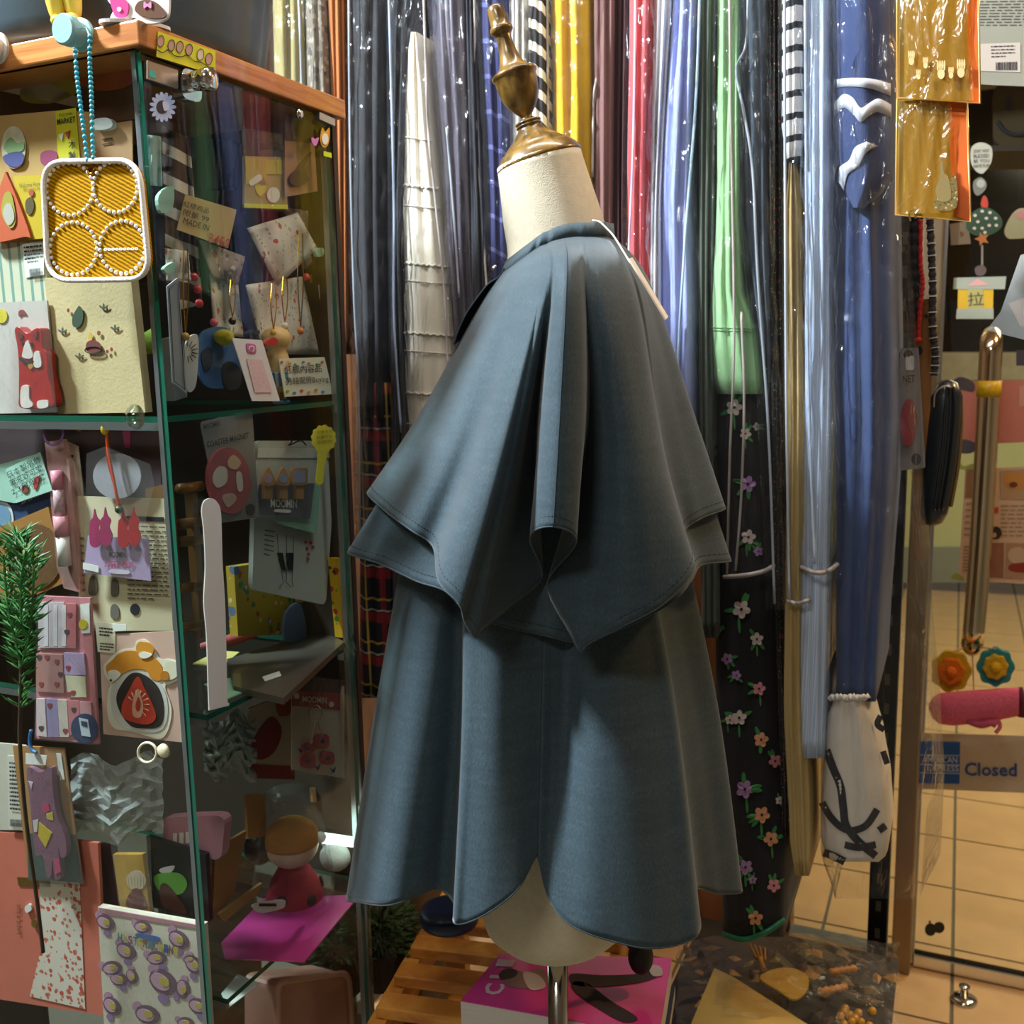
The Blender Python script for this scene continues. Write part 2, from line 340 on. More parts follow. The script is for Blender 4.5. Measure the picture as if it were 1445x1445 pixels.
u_glass = DP(1118, 1200).dot(UU); u_j0 = DP(1263, 1250).dot(UU); u_j1 = DP(1290, 1250).dot(UU)
struct(link('wall_back', *ubox(-3, u_glass, DV, DV + .06, 0, 2.8), WOODB))
struct(link('wall_left', *ubox(-3.06, -3, -2.2, 7.2, 0, 2.8), M('8d7c68', .8, var=.1)))
struct(link('wall_right', *ubox(3.2, 3.26, -2.2, 7.2, 0, 2.8), M('8d7c68', .8, var=.1)))
struct(link('wall_front', *ubox(-3, 4, -2.26, -2.2, 0, 2.8), M('b3a592', .8, var=.2, scale=3)))
JAMB = M('8a7a62', .35, .6, var=.15, scale=8)
jb = struct(link('trim_1', *ubox(u_j0, u_j1, DV - .05, DV + .05, 0, 2.6), JAMB)); bev(jb, .004)
struct(link('trim_2', *ubox(u_glass - .03, 3.2, DV - .03, DV + .05, 2.15, 2.8), JAMB))
wd = bpy.data.objects.new('window_1', None); COL.objects.link(wd); wd.location = uvz(u_glass, DV, 0); _org['window_1'] = uvz(u_glass, DV, 0); struct(wd)
link('pane', *ubox(u_glass, u_j0, DV - .004, DV + .004, .03, 2.15), DGLASS, wd)
link('window_sill', *ubox(u_glass, u_j0, DV - .02, DV + .02, 0, .03), ALU, wd)
dr = bpy.data.objects.new('door_1', None); COL.objects.link(dr); _org['door_1'] = uvz(u_j1, DV, 0); dr.location = uvz(u_j1, DV, 0); struct(dr)
link('pane', *ubox(u_j1 + .006, u_j1 + .95, DV - .005, DV + .005, .012, 2.12), DGLASS, dr)
bev(link('bottom_rail', *ubox(u_j1 + .004, u_j1 + .95, DV - .014, DV + .014, .004, .035), CHROME, dr), .003)
link('edge_seal', *ubox(u_j1 + .001, u_j1 + .007, DV - .008, DV + .008, .012, 2.12), ALU, dr)
# far side of the corridor
FWP = Pl(VV * 6.3, UU, -VV)
def far(name, poly, d, th, mat): return struct(link(name, *pz(FWP, poly, d, th), mat))
far('wall_corridor', rect(1000, 536, 1900, 772), 0, .1, M('c6cf9c', .8, var=.05))
far('baseboard_corridor', rect(1000, 772, 1900, 822), -.01, .1, M('8b9488', .7, var=.06))
far('trim_3', rect(1000, 497, 1900, 536), -.02, .12, M('a8a48c', .8, var=.35, scale=12))
wf = far('window_2', rect(1000, -160, 1900, 497), .0, .06, M('0b0b0c', .15, var=.2))
# handle of the glass door
BR = M('d8c6a6', .16, 1, var=.08, scale=15)
HP = Pl(VV * (DV - .07), UU, -VV)
hp = [HP(1398, 486, -.0)] + [HP(x, y) for x, y in ((1397, 520), (1391, 640), (1383, 780), (1373, 905))]
topc = HP(1399, 484)
bend = [topc + VV * .07, topc + VV * .045 + ZZ * .012, topc + VV * .018 + ZZ * .010, topc - ZZ * .012]
link('handle', *tube(spline(bend + hp[1:], 5), .022, 20), BR, dr, smooth=True)
hand = HP(1372, 908)
link('handle_end', *ball(hand, .0225, .0225, .028), M('b8a27a', .1, 1, var=.05), dr, smooth=True)
v_, f_ = tube([HP(1396.5, 537), HP(1395, 560)], .0235, 20); link('handle_tape', v_, f_, M('c9a613', .4, var=.5, scale=120), dr, smooth=True)
# ------------------------------------------------------------------ glass cabinet
CZ = 1.45; CX, CY = -.3227, .95
CC = V((CX, CY, 0)); cu, cv = CC.dot(UU), CC.dot(VV)
TOPZ, TOPB = CZ + .2977, CZ + .2763; SH = [CZ - .055, CZ - .366, CZ - .690]; LV = .332; LU = .66; G = .006; FLOORC = .10
OAK = wood('cabinet_oak', 'a8642c', 'c98a49', 9, (1.2, 1.2, 26), .35, .35)
cab = thing('display_cabinet', 'tall glass display cabinet with oak top panel and glass shelves', 'cabinet', uvz(cu - LU / 2, cv + LV / 2, 0))
bev(link('top_panel', *ubox(cu - LU, cu, cv, cv + LV, TOPB, TOPZ), OAK, cab), .0015)
gu, gv = cu - G, cv + G
def pane(name, a, th=2):
    o = link(name, a[0], a[1], [GLASS, EDGE], cab); return o
def glassbox(name, u0, u1, v0, v1, z0, z1, thin):
    """sheet glass: clear faces, green edges; thin = axis index across the sheet"""
    vs, fs = ubox(u0, u1, v0, v1, z0, z1); mi = [1, 1, 1, 1, 1, 1]
    for k in {0: (4, 5), 1: (2, 3), 2: (0, 1)}[thin]: mi[k] = 0
    return link(name, vs, fs, [GLASS, EDGE], cab, mi=mi)
glassbox('side_pane', gu - LU + .01, gu - .006, gv, gv + .005, FLOORC, TOPB, 1)
dpn = glassbox('door_pane', gu - .005, gu, gv + .001, gv + LV - .035, FLOORC + .01, TOPB - .004, 0)
SHV = [.008, .040, .040, .040]                                      # how far each shelf stands back from the pane
for z, sv in zip(SH + [FLOORC + .0], SHV): glassbox('shelf', gu - LU + .02, gu - .012, gv + sv, gv + LV - .02, z - .006, z, 2)
link('back_panel', *ubox(cu - LU, cu - .012, cv + LV - .012, cv + LV - .004, SH[2], TOPB), M('3a2a20', .7, var=.2, scale=6), cab)
glassbox('back_pane', cu - LU, cu - .012, cv + LV - .012, cv + LV - .008, FLOORC, SH[2] - .002, 1)
link('far_panel', *ubox(cu - LU, cu - LU + .006, cv, cv + LV, FLOORC, TOPB), M('3a2a20', .7, var=.2, scale=6), cab)
bev(link('plinth', *ubox(cu - LU, cu, cv, cv + LV, 0, FLOORC - .006), OAK, cab), .002)
for uu, vv, w_ in ((gu - .012, gv + .007, .006), (gu - .008, gv + LV - .034, .007), (gu - .012, gv + LV - .014, .008)):
    link('rail', *ubox(uu - w_ / 2, uu + w_ / 2, vv - w_ / 2, vv + w_ / 2, FLOORC, TOPB), ALU, cab)
for z, sv in zip(SH, SHV): link('shelf_rail', *ubox(gu - LU + .02, gu - .014, gv + sv, gv + sv + .0045, z - .014, z - .0065), ALU, cab)
LF = Pl(uvz(gu, gv, 0), UU, -VV)           # left pane, outer face
RP = Pl(uvz(gu, gv, 0), VV, UU)            # right pane, outer face
for z in SH:                                # shelf pins on the right rail
    link('shelf_bracket', *ubox(gu - .016, gu - .007, gv + LV - .045, gv + LV - .03, z - .014, z - .004), CHROME, cab)
# lock and hinges
v_, f_ = pz(RP, [(208, 84), (252, 98), (252, 126), (208, 112)], -.0035, .012); lk = bev(link('lock_plate', v_, f_, M('8c837a', .3, .8, var=.1), cab), .001)
v_, f_ = pz(RP, [(211, 98), (220, 101), (220, 111), (211, 108)], -.004, .0006); link('lock_sticker', v_, f_, M('3fb0a8', .6), lk)
v_, f_ = pz(RP, rq([(257, 94), (285, 104), (285, 146), (257, 138)], .3), -.006, .012); lb = link('lock_body', v_, f_, CHROME, cab)
p0 = RP(268, 116, -.006); link('lock_barrel', *lathe([(0, .009), (.012, .009), (.014, .0075), (.018, .0105), (.026, .0105), (.028, .008)], p0, UU, 24), CHROME, lb, smooth=True)
v_, f_ = pz(RP, [(451, 158), (473, 168), (473, 178), (451, 168)], -.004, .008); link('hinge', v_, f_, ALU, cab)
link('door_stud', *lathe([(0, .006), (.003, .006), (.005, .003)], RP(421, 161, -.0005), UU, 16), CHROME, cab, smooth=True)
# ------------------------------------------------------------------ mannequin
MY = 1.05
LIN = M('d6cbb2', .9, var=.12, scale=160, bump=.35, bscale=900)
LIN2 = M('c2a274', .9, var=.1, scale=160, bump=.3, bscale=900)
VARN = wood('varnished_wood', '38260e', '94702f', 70, (1, 1, .5), .3, .35)
hip = W(782, 1290, MY); nk = W(788, 345, MY); capb = W(760, 224, MY); tipd = (W(704, 24, MY) - W(761, 222, MY)); ax = tipd.normalized()
man = thing('dress_form', 'cream linen dress form with a turned wooden finial on a chrome pole', 'mannequin', (W(787, 1400, MY).x, MY, 0))
pole_x = W(787, 1400, MY).x
# body: one continuous surface from hips to neck
rowsb = []
def ring(c, rx, ry, axis=ZZ, n=40):
    axis = V(axis).normalized(); x = V((1, 0, 0)); x = (x - axis * x.dot(axis)).normalized(); y = axis.cross(x)
    return [V(c) + x * (rx * math.cos(2 * math.pi * j / n)) + y * (ry * math.sin(2 * math.pi * j / n)) for j in range(n)]
hz = hip.z
for z, cx, rx, ry in ((hz - .027, hip.x + .000, .012, .012), (hz - .026, hip.x, .045, .045), (hz - .021, hip.x, .066, .066), (hz - .008, hip.x, .078, .080), (hz + .015, hip.x, .083, .098), (hz + .06, hip.x, .085, .102), (hz + .16, hip.x - .005, .072, .075), (hz + .28, hip.x - .01, .07, .065), (hz + .42, hip.x - .012, .075, .065), (hz + .52, hip.x + .0, .07, .075)):
    rowsb.append(ring((cx, MY, z), rx, ry))
zs = nk.z
rowsb.append(ring((nk.x + .002, MY, zs - .06), .064, .09)); rowsb.append(ring((nk.x + .003, MY, zs - .035), .058, .065))
na = (capb - nk)
for t, r in ((-.12, .054), (0, .0525), (.3, .050), (.6, .0465), (.9, .0435), (1.0, .043)):
    rowsb.append(ring(nk + na * t, r, r, ZZ * (1 - .8 * max(0, t)) * 1.0 + ax * max(0, t) * 1.0))
v_, f_ = grid(rowsb, True); f_.append(tuple(range(40))); f_.append(tuple(range((len(rowsb) - 1) * 40, len(rowsb) * 40)))
link('body', v_, f_, LIN, man, smooth=True)
K = .000123
prof = [(1265, 350), (1255, 355), (1235, 350), (1200, 332), (1165, 300), (1150, 285), (1146, 262), (1125, 250), (1095, 215), (1075, 190), (1066, 172), (1050, 160), (1020, 128), (1000, 112), (985, 100), (974, 100), (970, 106), (962, 108), (954, 100), (948, 100), (942, 108), (932, 106), (926, 92), (915, 52), (895, 46), (880, 50), (850, 78), (800, 118), (740, 148), (680, 163), (620, 170), (580, 172), (572, 178), (560, 186), (545, 186), (535, 176), (520, 140), (490, 108), (440, 86), (380, 72), (300, 62), (250, 60), (238, 62), (232, 78), (215, 92), (195, 94), (178, 86), (168, 76), (120, 74), (60, 68), (30, 62), (12, 48), (2, 24)]
Lp = 1265
fin_o = capb - ax * .004
link('finial', *lathe([((Lp - s) * K, r * K) for s, r in prof], fin_o, ax, 48), VARN, man, smooth=True)
pb = V((pole_x, MY, 0))
link('pole', *tube([pb + ZZ * .03, V((pole_x, MY, hz - .040))], .0115, 24), CHROME, man, smooth=True)
link('base', *lathe([(0, .15), (.012, .15), (.022, .13), (.03, .02), (.06, .018)], pb, ZZ, 40), CHROME, man, smooth=True)
# ------------------------------------------------------------------ blouse
FAB = fabric()
cape = [
 [(706, 388, 1.05), (674, 438, 1.05), (592, 585, 1.05), (519, 694, 1.05)],
 [(712, 383, 1.03), (690, 432, 1.0), (612, 605, .985), (545, 722, .985)],
 [(722, 376, 1.01), (706, 425, .965), (638, 620, .935), (580, 748, .937)],
 [(733, 368, 1.0), (726, 415, .94), (664, 630, .918), (611, 771, .925)],
 [(745, 360, .99), (745, 405, .92), (684, 640, .874), (619, 820, .860)],
 [(755, 353, .99), (762, 398, .905), (706, 645, .860), (648, 852, .842)],
 [(758, 351, .987), (766, 395, .90), (717, 648, .869), (656, 876, .852)],
 [(760, 350, .985), (770, 393, .895), (724, 650, .874), (671, 899, .858)],
 [(763, 348, .985), (773, 391, .892), (733, 640, .888), (681, 889, .868)],
 [(766, 347, .985), (776, 390, .89), (742, 625, .908), (717, 858, .900)],
 [(772, 345, .985), (782, 390, .888), (758, 610, .918), (765, 814, .935)],
 [(780, 341, .983), (786, 388, .880), (764, 600, .868), (748, 758, .872)],
 [(797, 337, .983), (800, 385, .872), (790, 590, .843), (781, 743, .836)],
 [(812, 335, .985), (816, 390, .878), (821, 600, .858), (813, 765, .858)],
 [(822, 335, .985), (824, 395, .888), (828, 610, .905), (772, 826, .935)],
 [(826, 335, .986), (828, 396, .889), (838, 625, .898), (806, 897, .897)],
 [(830, 335, .987), (832, 398, .89), (846, 640, .890), (818, 918, .888)],
 [(834, 335, .988), (840, 399, .892), (857, 644, .882), (834, 906, .882)],
 [(840, 335, .99), (850, 400, .895), (878, 650, .868), (880, 883, .862)],
 [(848, 335, .995), (868, 402, .905), (908, 650, .875), (936, 852, .868)],
 [(856, 335, 1.0), (892, 408, .925), (938, 650, .908), (979, 803, .893)],
 [(860, 336, 1.01), (900, 412, .96), (936, 640, .965), (966, 752, .975)],
 [(864, 337, 1.02), (908, 408, 1.0), (960, 610, 1.01), (988, 732, 1.0)],
 [(868, 338, 1.05), (916, 400, 1.05), (984, 600, 1.05), (1023, 716, 1.05)]]
under = [
 [(700, 420, 1.05), (600, 600, 1.05), (491, 778, 1.05)], [(715, 420, 1.01), (640, 610, .99), (540, 797, .99)],
 [(735, 420, .97), (670, 630, .955), (588, 820, .945)], [(755, 420, .945), (700, 650, .94), (628, 834, .92)],
 [(770, 420, .925), (725, 650, .94), (662, 866, .925)], [(785, 420, .918), (745, 650, .95), (713, 884, .935)],
 [(797, 420, .915), (775, 650, .952), (748, 892, .94)], [(810, 420, .915), (800, 650, .95), (779, 899, .936)],
 [(830, 420, .918), (835, 650, .945), (815, 905, .945)], [(850, 420, .925), (870, 650, .925), (880, 886, .925)],
 [(870, 420, .94), (900, 650, .93), (950, 848, .92)], [(885, 420, .96), (925, 650, .96), (976, 818, .95)],
 [(895, 420, .99), (945, 640, 1.0), (990, 797, 1.0)], [(905, 420, 1.05), (975, 620, 1.05), (1031, 790, 1.05)]]
skirt = [
 [(580, 720, 1.05), (530, 1000, 1.05), (490, 1262, 1.05)], [(600, 720, 1.005), (553, 1000, .99), (509, 1273, .985)],
 [(615, 720, .99), (580, 1000, .965), (548, 1277, .945)], [(632, 720, .985), (612, 1000, .962), (588, 1264, .950)],
 [(645, 720, .985), (638, 1000, .978), (619, 1254, .975)], [(652, 720, .985), (652, 1000, .972), (642, 1277, .955)],
 [(660, 720, .978), (655, 1000, .935), (640, 1300, .888)], [(680, 720, .97), (672, 1000, .925), (655, 1303, .880)],
 [(705, 720, .965), (700, 1000, .92), (690, 1287, .874)], [(735, 720, .965), (733, 1000, .928), (730, 1255, .882)],
 [(765, 720, .965), (760, 1000, .938), (755, 1211, .900)], [(771, 720, .965), (767, 1000, .938), (761, 1216, .899)],
 [(784, 720, .963), (781, 1000, .944), (772, 1260, .892)], [(802, 720, .963), (802, 1000, .946), (794, 1296, .878)],
 [(825, 720, .965), (830, 1000, .925), (830, 1317, .866)], [(850, 720, .97), (862, 1000, .92), (872, 1330, .865)],
 [(872, 720, .975), (895, 1000, .925), (915, 1338, .869)], [(888, 720, .98), (928, 1000, .935), (960, 1332, .882)],
 [(900, 720, .985), (952, 1000, .945), (988, 1311, .900)], [(906, 720, .995), (953, 1000, .985), (982, 1256, .985)],
 [(925, 720, 1.02), (980, 1000, 1.02), (1014, 1261, 1.02)], [(955, 720, 1.05), (1013, 1000, 1.05), (1047, 1256, 1.05)]]
def fullring(cols):
    near = [[W(*p) for p in c] for c in cols]
    far_ = [[V((p.x, 2 * MY - p.y, p.z)) for p in c] for c in near[-2:0:-1]]
    return near + far_
def loft(cols, nrow, sub):
    C = fullring(cols); k = len(C[0]); samp = []
    per = max(1, nrow // (k - 1))
    for c in C: samp.append(spline(c, per))
    R = len(samp[0]); return [spline([s[r] for s in samp], sub, True) for r in range(R)]
bl = thing('cape_blouse', 'slate blue blouse with layered cape sleeves and curved shirt-tail hem on the dress form', 'blouse', (pole_x, MY, W(787, 1290, MY).z))
STI = M('1c2c36', .8, var=.1); SEAM = M('22343f', .8, var=.1)
def layer(name, cols, nrow, sub, th=.0014, stitched=True):
    g = loft(cols, nrow, sub); v, f = grid(g, True); o = link(name, v, f, FAB, bl, smooth=True)
    m = o.modifiers.new('thickness', 'SOLIDIFY'); m.thickness = th; m.offset = 0
    link('hem', *tube(g[-1], .0010, 6, True), FAB, o, smooth=True)
    cen = V((pole_x, MY, 0))
    st = []
    r1 = g[-2]; r2 = g[-3]
    for p, q, e in zip(r1, r2, g[-1]):
        dirn = (q - e); s = e + dirn.normalized() * .009; out = V((s.x - cen.x, (s.y - cen.y), 0)); out = out.normalized() if out.length else V((0, -1, 0))
        st.append(s + out * .0009)
    if stitched:
        vf = [tube([st[k], st[k] * .35 + st[(k + 1) % len(st)] * .65], .00038, 4) for k in range(len(st))]
        link('stitching', *join(*vf), STI, o, smooth=True)
    return o, g
co, cg = layer('cape', cape, 36, 8)
uo, ug = layer('under_cape', under, 30, 8)
so, sg = layer('bodice', skirt, 36, 8, stitched=False)
# seams: sleeve line of the flute and the side seam
ci = 12 * 8
link('sleeve_seam', *tube([r[ci] + V((0, -.0009, 0)) for r in cg], .0006, 5), SEAM, co, smooth=True)
ci = 10 * 8 + 3
link('side_seam', *tube([r[ci] + V((0, -.0009, 0)) for r in sg], .0007, 5), SEAM, so, smooth=True)
# collar band
bot = [W(*c[0]) for c in cape]; top = []
for c in cape:
    x, y, Y = c[0]; t = (x - 706) / 162
    top.append(W(x + 7 - 9 * t, y - 19 - 3 * t, Y + .004 * (1 if Y < 1.05 else 0)))
bot = bot + [V((p.x, 2 * MY - p.y, p.z)) for p in bot[-2:0:-1]]; top = top + [V((p.x, 2 * MY - p.y, p.z)) for p in top[-2:0:-1]]
B2, T2 = spline(bot, 5, True), spline(top, 5, True)
v_, f_ = grid([B2, [a.lerp(b, .5) + V(((a.x - nk.x) * .0, (a.y - MY) * .0, 0)) for a, b in zip(B2, T2)], T2], True)
cb = link('collar_band', v_, f_, FAB, bl, smooth=True); m = cb.modifiers.new('thickness', 'SOLIDIFY'); m.thickness = .002
link('collar_seam', *tube([p + V(((p.x - nk.x) * .012, (p.y - MY) * .012, 0)) for p in B2], .0008, 5, True), SEAM, cb, smooth=True)
# front placket standing off the chest
pk = [(710, 378), (703, 390), (688, 400), (672, 420), (657, 442), (646, 465), (639, 486)]
pi = [(716, 382), (712, 392), (704, 402), (690, 420), (675, 440), (663, 460), (652, 478)]
pr = [[W(a, b, MY - .018 + .036 * s) for a, b in spl] for s, spl in ((0, [(p.x, p.y) for p in spline(pk, 4)]), (1, [(p.x, p.y) for p in spline(pk, 4)]))]
pin = [[W(p.x, p.y, MY - .022 + .044 * s) for p in spline(pi, 4)] for s in (0, 1)]
v_, f_ = grid([pr[0], pr[1], pin[1]]); pl_ = link('placket', v_, f_, FAB, bl, smooth=True); m = pl_.modifiers.new('thickness', 'SOLIDIFY'); m.thickness = .0016
link('snap', *lathe([(0, .0035), (.001, .0035), (.0022, .002)], W(697, 378, MY - .016), (-.6, -.5, .6), 16), CHROME, pl_, smooth=True)
# swing tag on a string at the back of the collar
tg = thing('price_tag', 'thin white price tag on a cord at the back of the blue collar', 'tag', W(905, 400, .985))
link('cord', *tube(spline([W(836, 311, .975), W(846, 313, .972), W(856, 322, .968), W(866, 333, .965), W(878, 352, .958), W(890, 372, .952)], 5), .0009, 6), WHITE, tg, smooth=True)
a, b = W(886, 366, .948), W(938, 452, .935)
e = (b - a); nrm = V((1, .15, .6)).normalized(); sd = V((.1, -1, 0)) * .016
link('tag', *box(a, e, V((.006, .024, .003)), V((.0012, 0, .0008))), M('efe6d8', .6, var=.03), tg)
# ------------------------------------------------------------------ garments on the rail
class Garment:
    def __init__(s, prof, dv=0, A=.004, nf=3, ph=None, D=.26, bulge=1.0, ck=0.0):
        s.ck = ck
        s.prof = prof; s.dv = dv; s.A = A; s.nf = nf; s.ph = random.random() * 6 if ph is None else ph; s.D = D; s.bulge = bulge
    def lr(s, py):
        P = s.prof
        if py <= P[0][0]: return P[0][1:]
        for a, b in zip(P, P[1:]):
            if py <= b[0]:
                t = (py - a[0]) / (b[0] - a[0]); t = t * t * (3 - 2 * t) * .5 + t * .5
                return a[1] + (b[1] - a[1]) * t, a[2] + (b[2] - a[2]) * t
        return P[-1][1:]
    def off(s, sx, py):
        l, r = s.lr(py); hw = (r - l) * .5 * .00088
        R = min(.035, hw * 1.1) * s.bulge
        rnd = R * (1 - math.sqrt(max(0, 1 - (.985 * sx) ** 2)))
        return s.dv + rnd + s.A * math.sin(sx * s.nf * 2.2 + s.ph + py * .0012) * (1 - .6 * abs(sx)) + .5 * s.A * math.sin(py * .011 + s.ph * 3 + sx) + s.A * 1.3 * noise.noise(V((sx * 1.6, py * .005, s.ph * 7))) + s.ck * noise.noise(V((sx * 3.2, py * .028, s.ph * 5))) + s.ck * .6 * noise.noise(V((sx * 7, py * .07, s.ph * 9)))
    def at(s, px, py, eps=.001):
        l, r = s.lr(py); sx = max(-1, min(1, (px - (l + r) / 2) / max(1, (r - l) / 2)))
        return RK(px, py, s.off(sx, py) - eps)
    def rows(s, grow=0, fwd=0, step=24, nx=15):
        y0, y1 = s.prof[0][0], s.prof[-1][0]; n = max(3, int((y1 - y0) / step)); out = []
        for i in range(n + 1):
            py = y0 + (y1 - y0) * i / n; l, r = s.lr(py); l -= grow; r += grow; row = []
            for j in range(nx):
                sx = -1 + 2 * j / (nx - 1); row.append(RK((l + r) / 2 + sx * (r - l) / 2, py, s.off(sx, py) - fwd))
            out.append([row[0] + VV * s.D] + row + [row[-1] + VV * s.D])
        return out
def hang(name, label, prof, mat, cat='garment', dv=0, A=.006, nf=4, group='garments hanging on the rail', parts=None, **k):
    g = Garment(prof, dv, A, nf, **k); rows = g.rows(); v, f = grid(rows, True)
    C = len(rows[0]); f.append(tuple(range(C))); f.append(tuple(range((len(rows) - 1) * C, len(rows) * C)))
    g.vf = (v, f)
    if parts: t = thing(name, label, cat, base_of(v), group); link('body', v, f, mat, t, smooth=True); g.t = t
    else: g.t = solo(name, (v, f), mat, label, cat, group, True)
    return g
def bag(label, prof, pipes, dv=-.012, pm=PIPE, bottom=None, A=.005, nf=2, r=.0017):
    g = Garment(prof, dv, A, nf, D=.27, ck=.007); rows = g.rows(2, 0, 7, 17); v, f = grid(rows)
    t = thing('garment_bag', label, 'garment bag', base_of(v), 'clear bags over hanging garments'); link('film', v, f, BAG, t, smooth=True)
    for pp in pipes:
        pts = [g.at(x, y, .0035) for x, y in [(p.x, p.y) for p in spline(pp, 6)]]
        link('piping', *tube(pts, r, 8), pm, t, smooth=True)
    if bottom:
        link('bottom_binding', *tube([g.at(p.x, p.y, .003) for p in spline(bottom, 6)], .003, 8), PIPEW, t, smooth=True)
    return g
def cloth(h, **k): return M(h, .85, var=k.pop('var', .14), scale=60, bump=.25, bscale=500, stretch=(1, 1, .3), sheen=.1, **k)
hang('khaki_coat', 'khaki green cloth garment hanging behind the cabinet top beside the black pan', [(-45, 384, 428), (150, 388, 432), (500, 392, 436)], cloth('8b8150'))
hang('grey_print_dress', 'grey brown mottled garment hanging next to the khaki one behind the oak cabinet top', [(-45, 430, 460), (150, 434, 466), (500, 438, 470)], spots('grey_print', '6d6558', ('4a4640', '8f8678'), 60))
hang('rust_dress', 'rust brown garment hanging behind the back corner of the oak cabinet top', [(-45, 462, 486), (150, 468, 488), (500, 474, 490)], cloth('9a5a26'))
hang('black_dress', 'long black dress in the clear bag next to the cabinet, above the plaid skirt', [(-45, 494, 544), (300, 497, 544), (560, 504, 548), (590, 508, 546)], cloth('17181d'))
hang('plaid_skirt', 'black red and yellow plaid skirt hanging beside the cabinet', [(540, 507, 552), (700, 508, 556), (985, 508, 556)], plaid(), dv=.012)
hang('black_coat', 'black garment between the cream tiered dress and the long black dress', [(-45, 550, 596), (60, 551, 578), (300, 551, 567), (600, 553, 580), (1100, 556, 600)], cloth('1b1c22'), dv=.006)
lace = hang('tiered_lace_dress', 'cream tiered dress with scalloped lace edges in a clear bag', [(45, 580, 588), (75, 576, 594), (150, 571, 604), (300, 566, 622), (450, 566, 640), (620, 567, 650), (860, 570, 660)], cloth('e0d6c0', var=.06), A=.003, parts=1)
LACE = M('cfc7b8', .85, var=.1)
for i, y in enumerate((196, 262, 292, 372, 398, 470, 497, 555, 600, 650)):
    l, r = lace.lr(y); pts = [lace.at(l + (r - l) * k / 40, y + 6 * (k / 40 - .5) + (2.5 * abs(math.sin(k * .63)) if i % 2 else 0), .0015) for k in range(41)]
    link('lace_tier', *tube(pts, .0016 if i % 2 else .0009, 6), LACE, lace.t, smooth=True)
hang('taupe_dress', 'taupe shot garment under glossy film beside the cream tiered dress', [(-45, 606, 656), (300, 630, 664), (560, 646, 672), (900, 650, 680)], M('5b5560', .4, var=.5, scale=9, stretch=(1, 1, .3)), dv=.008)
hang('charcoal_coat', 'narrow charcoal garment between the taupe and the navy wave one', [(-45, 657, 672), (400, 666, 690), (900, 676, 700)], cloth('26272e'), dv=.004)
hang('navy_wave_dress', 'navy garment with faint pale wave lines left of the wooden finial', [(-45, 675, 718), (300, 688, 724), (900, 696, 745)], stripes('navy_waves', '5a5e8e', '2a2d5c', 2, 22, .13, curve=.6))
hang('white_satin_blouse', 'off-white satin garment just behind the wooden finial', [(-45, 721, 743), (250, 724, 745), (700, 730, 750)], M('d6d2c8', .35, var=.2, scale=20, stretch=(1, 1, .2)), dv=.004)
hang('striped_shirt', 'black and white hooped top between the finial and the mustard garment', [(-45, 746, 771), (300, 746, 772), (700, 750, 774)], stripes('hoops_brown', 'e4ddd0', '2e2a2a', 2, 36, .42, curve=.8), A=.002)
hang('mustard_dress', 'mustard yellow cotton garment hanging behind the dress form neck', [(-45, 777, 832), (240, 779, 836), (700, 784, 842)], cloth('c79c0c', var=.1), A=.009, nf=4)
hang('mauve_dress', 'mauve brown garment right of the mustard one', [(-45, 838, 867), (300, 838, 866), (700, 842, 868)], cloth('75534f'), dv=.003)
hang('maroon_dress', 'dark maroon garment left of the coral red one', [(-45, 868, 888), (300, 867, 883), (700, 870, 882)], cloth('3a171d'), dv=.012)
hang('coral_dress', 'coral red garment with soft folds right of the dress form neck', [(-45, 889, 922), (330, 884, 916), (700, 884, 914)], cloth('d8585c', var=.1), A=.008, nf=4)
hang('white_slip', 'thin white garment between the coral and the lavender ones', [(-45, 924, 950), (300, 917, 932), (700, 915, 930)], cloth('cfd0d6', var=.06), dv=.003)
hang('lavender_dress', 'pale lavender blue garment in a clear bag behind the blouse shoulder', [(-45, 951, 984), (300, 933, 976), (500, 932, 980), (760, 940, 990)], cloth('9fabde', var=.1), A=.008, nf=4)
hang('moss_coat', 'dark moss grey garment between lavender and light green ones', [(-45, 986, 1012), (500, 986, 1006), (900, 990, 1012)], cloth('4f584e'), dv=.010)
grn = hang('light_green_blouse', 'light green blouse with stitched cuff above the black floral dress', [(-45, 1013, 1041), (300, 1011, 1041), (410, 1006, 1046), (470, 1001, 1068), (530, 1004, 1076), (556, 1012, 1074)], cloth('98c48c', var=.08), A=.005, parts=1)
for y in (462, 466): link('stitch_line', *tube([grn.at(1002 + 66 * k / 20, y + 2 * k / 20, .0012) for k in range(21)], .0006, 5), M('6f9a68', .8), grn.t)
hang('slate_coat', 'slate grey garment under glossy film right of the light green blouse', [(-45, 1043, 1082), (300, 1052, 1084), (520, 1076, 1086)], cloth('414c58'), dv=.008)
flo = hang('floral_dress', 'long black crinkled dress embroidered with pink, peach and lilac flowers', [(505, 1012, 1078), (600, 1010, 1082), (800, 1010, 1096), (1000, 1010, 1110), (1200, 1018, 1109), (1322, 1020, 1106)], cloth('16151a'), dv=.022, A=.003, parts=1)
PET = {'w': M('d9c9c4', .8, var=.15, scale=300), 'p': M('d98e9a', .8, var=.15, scale=300), 'o': M('e0a077', .8, var=.15, scale=300), 'l': M('b089bb', .8, var=.15, scale=300), 'g': M('3f8a4a', .8, var=.15, scale=300), 'b': M('201a1c', .8)}
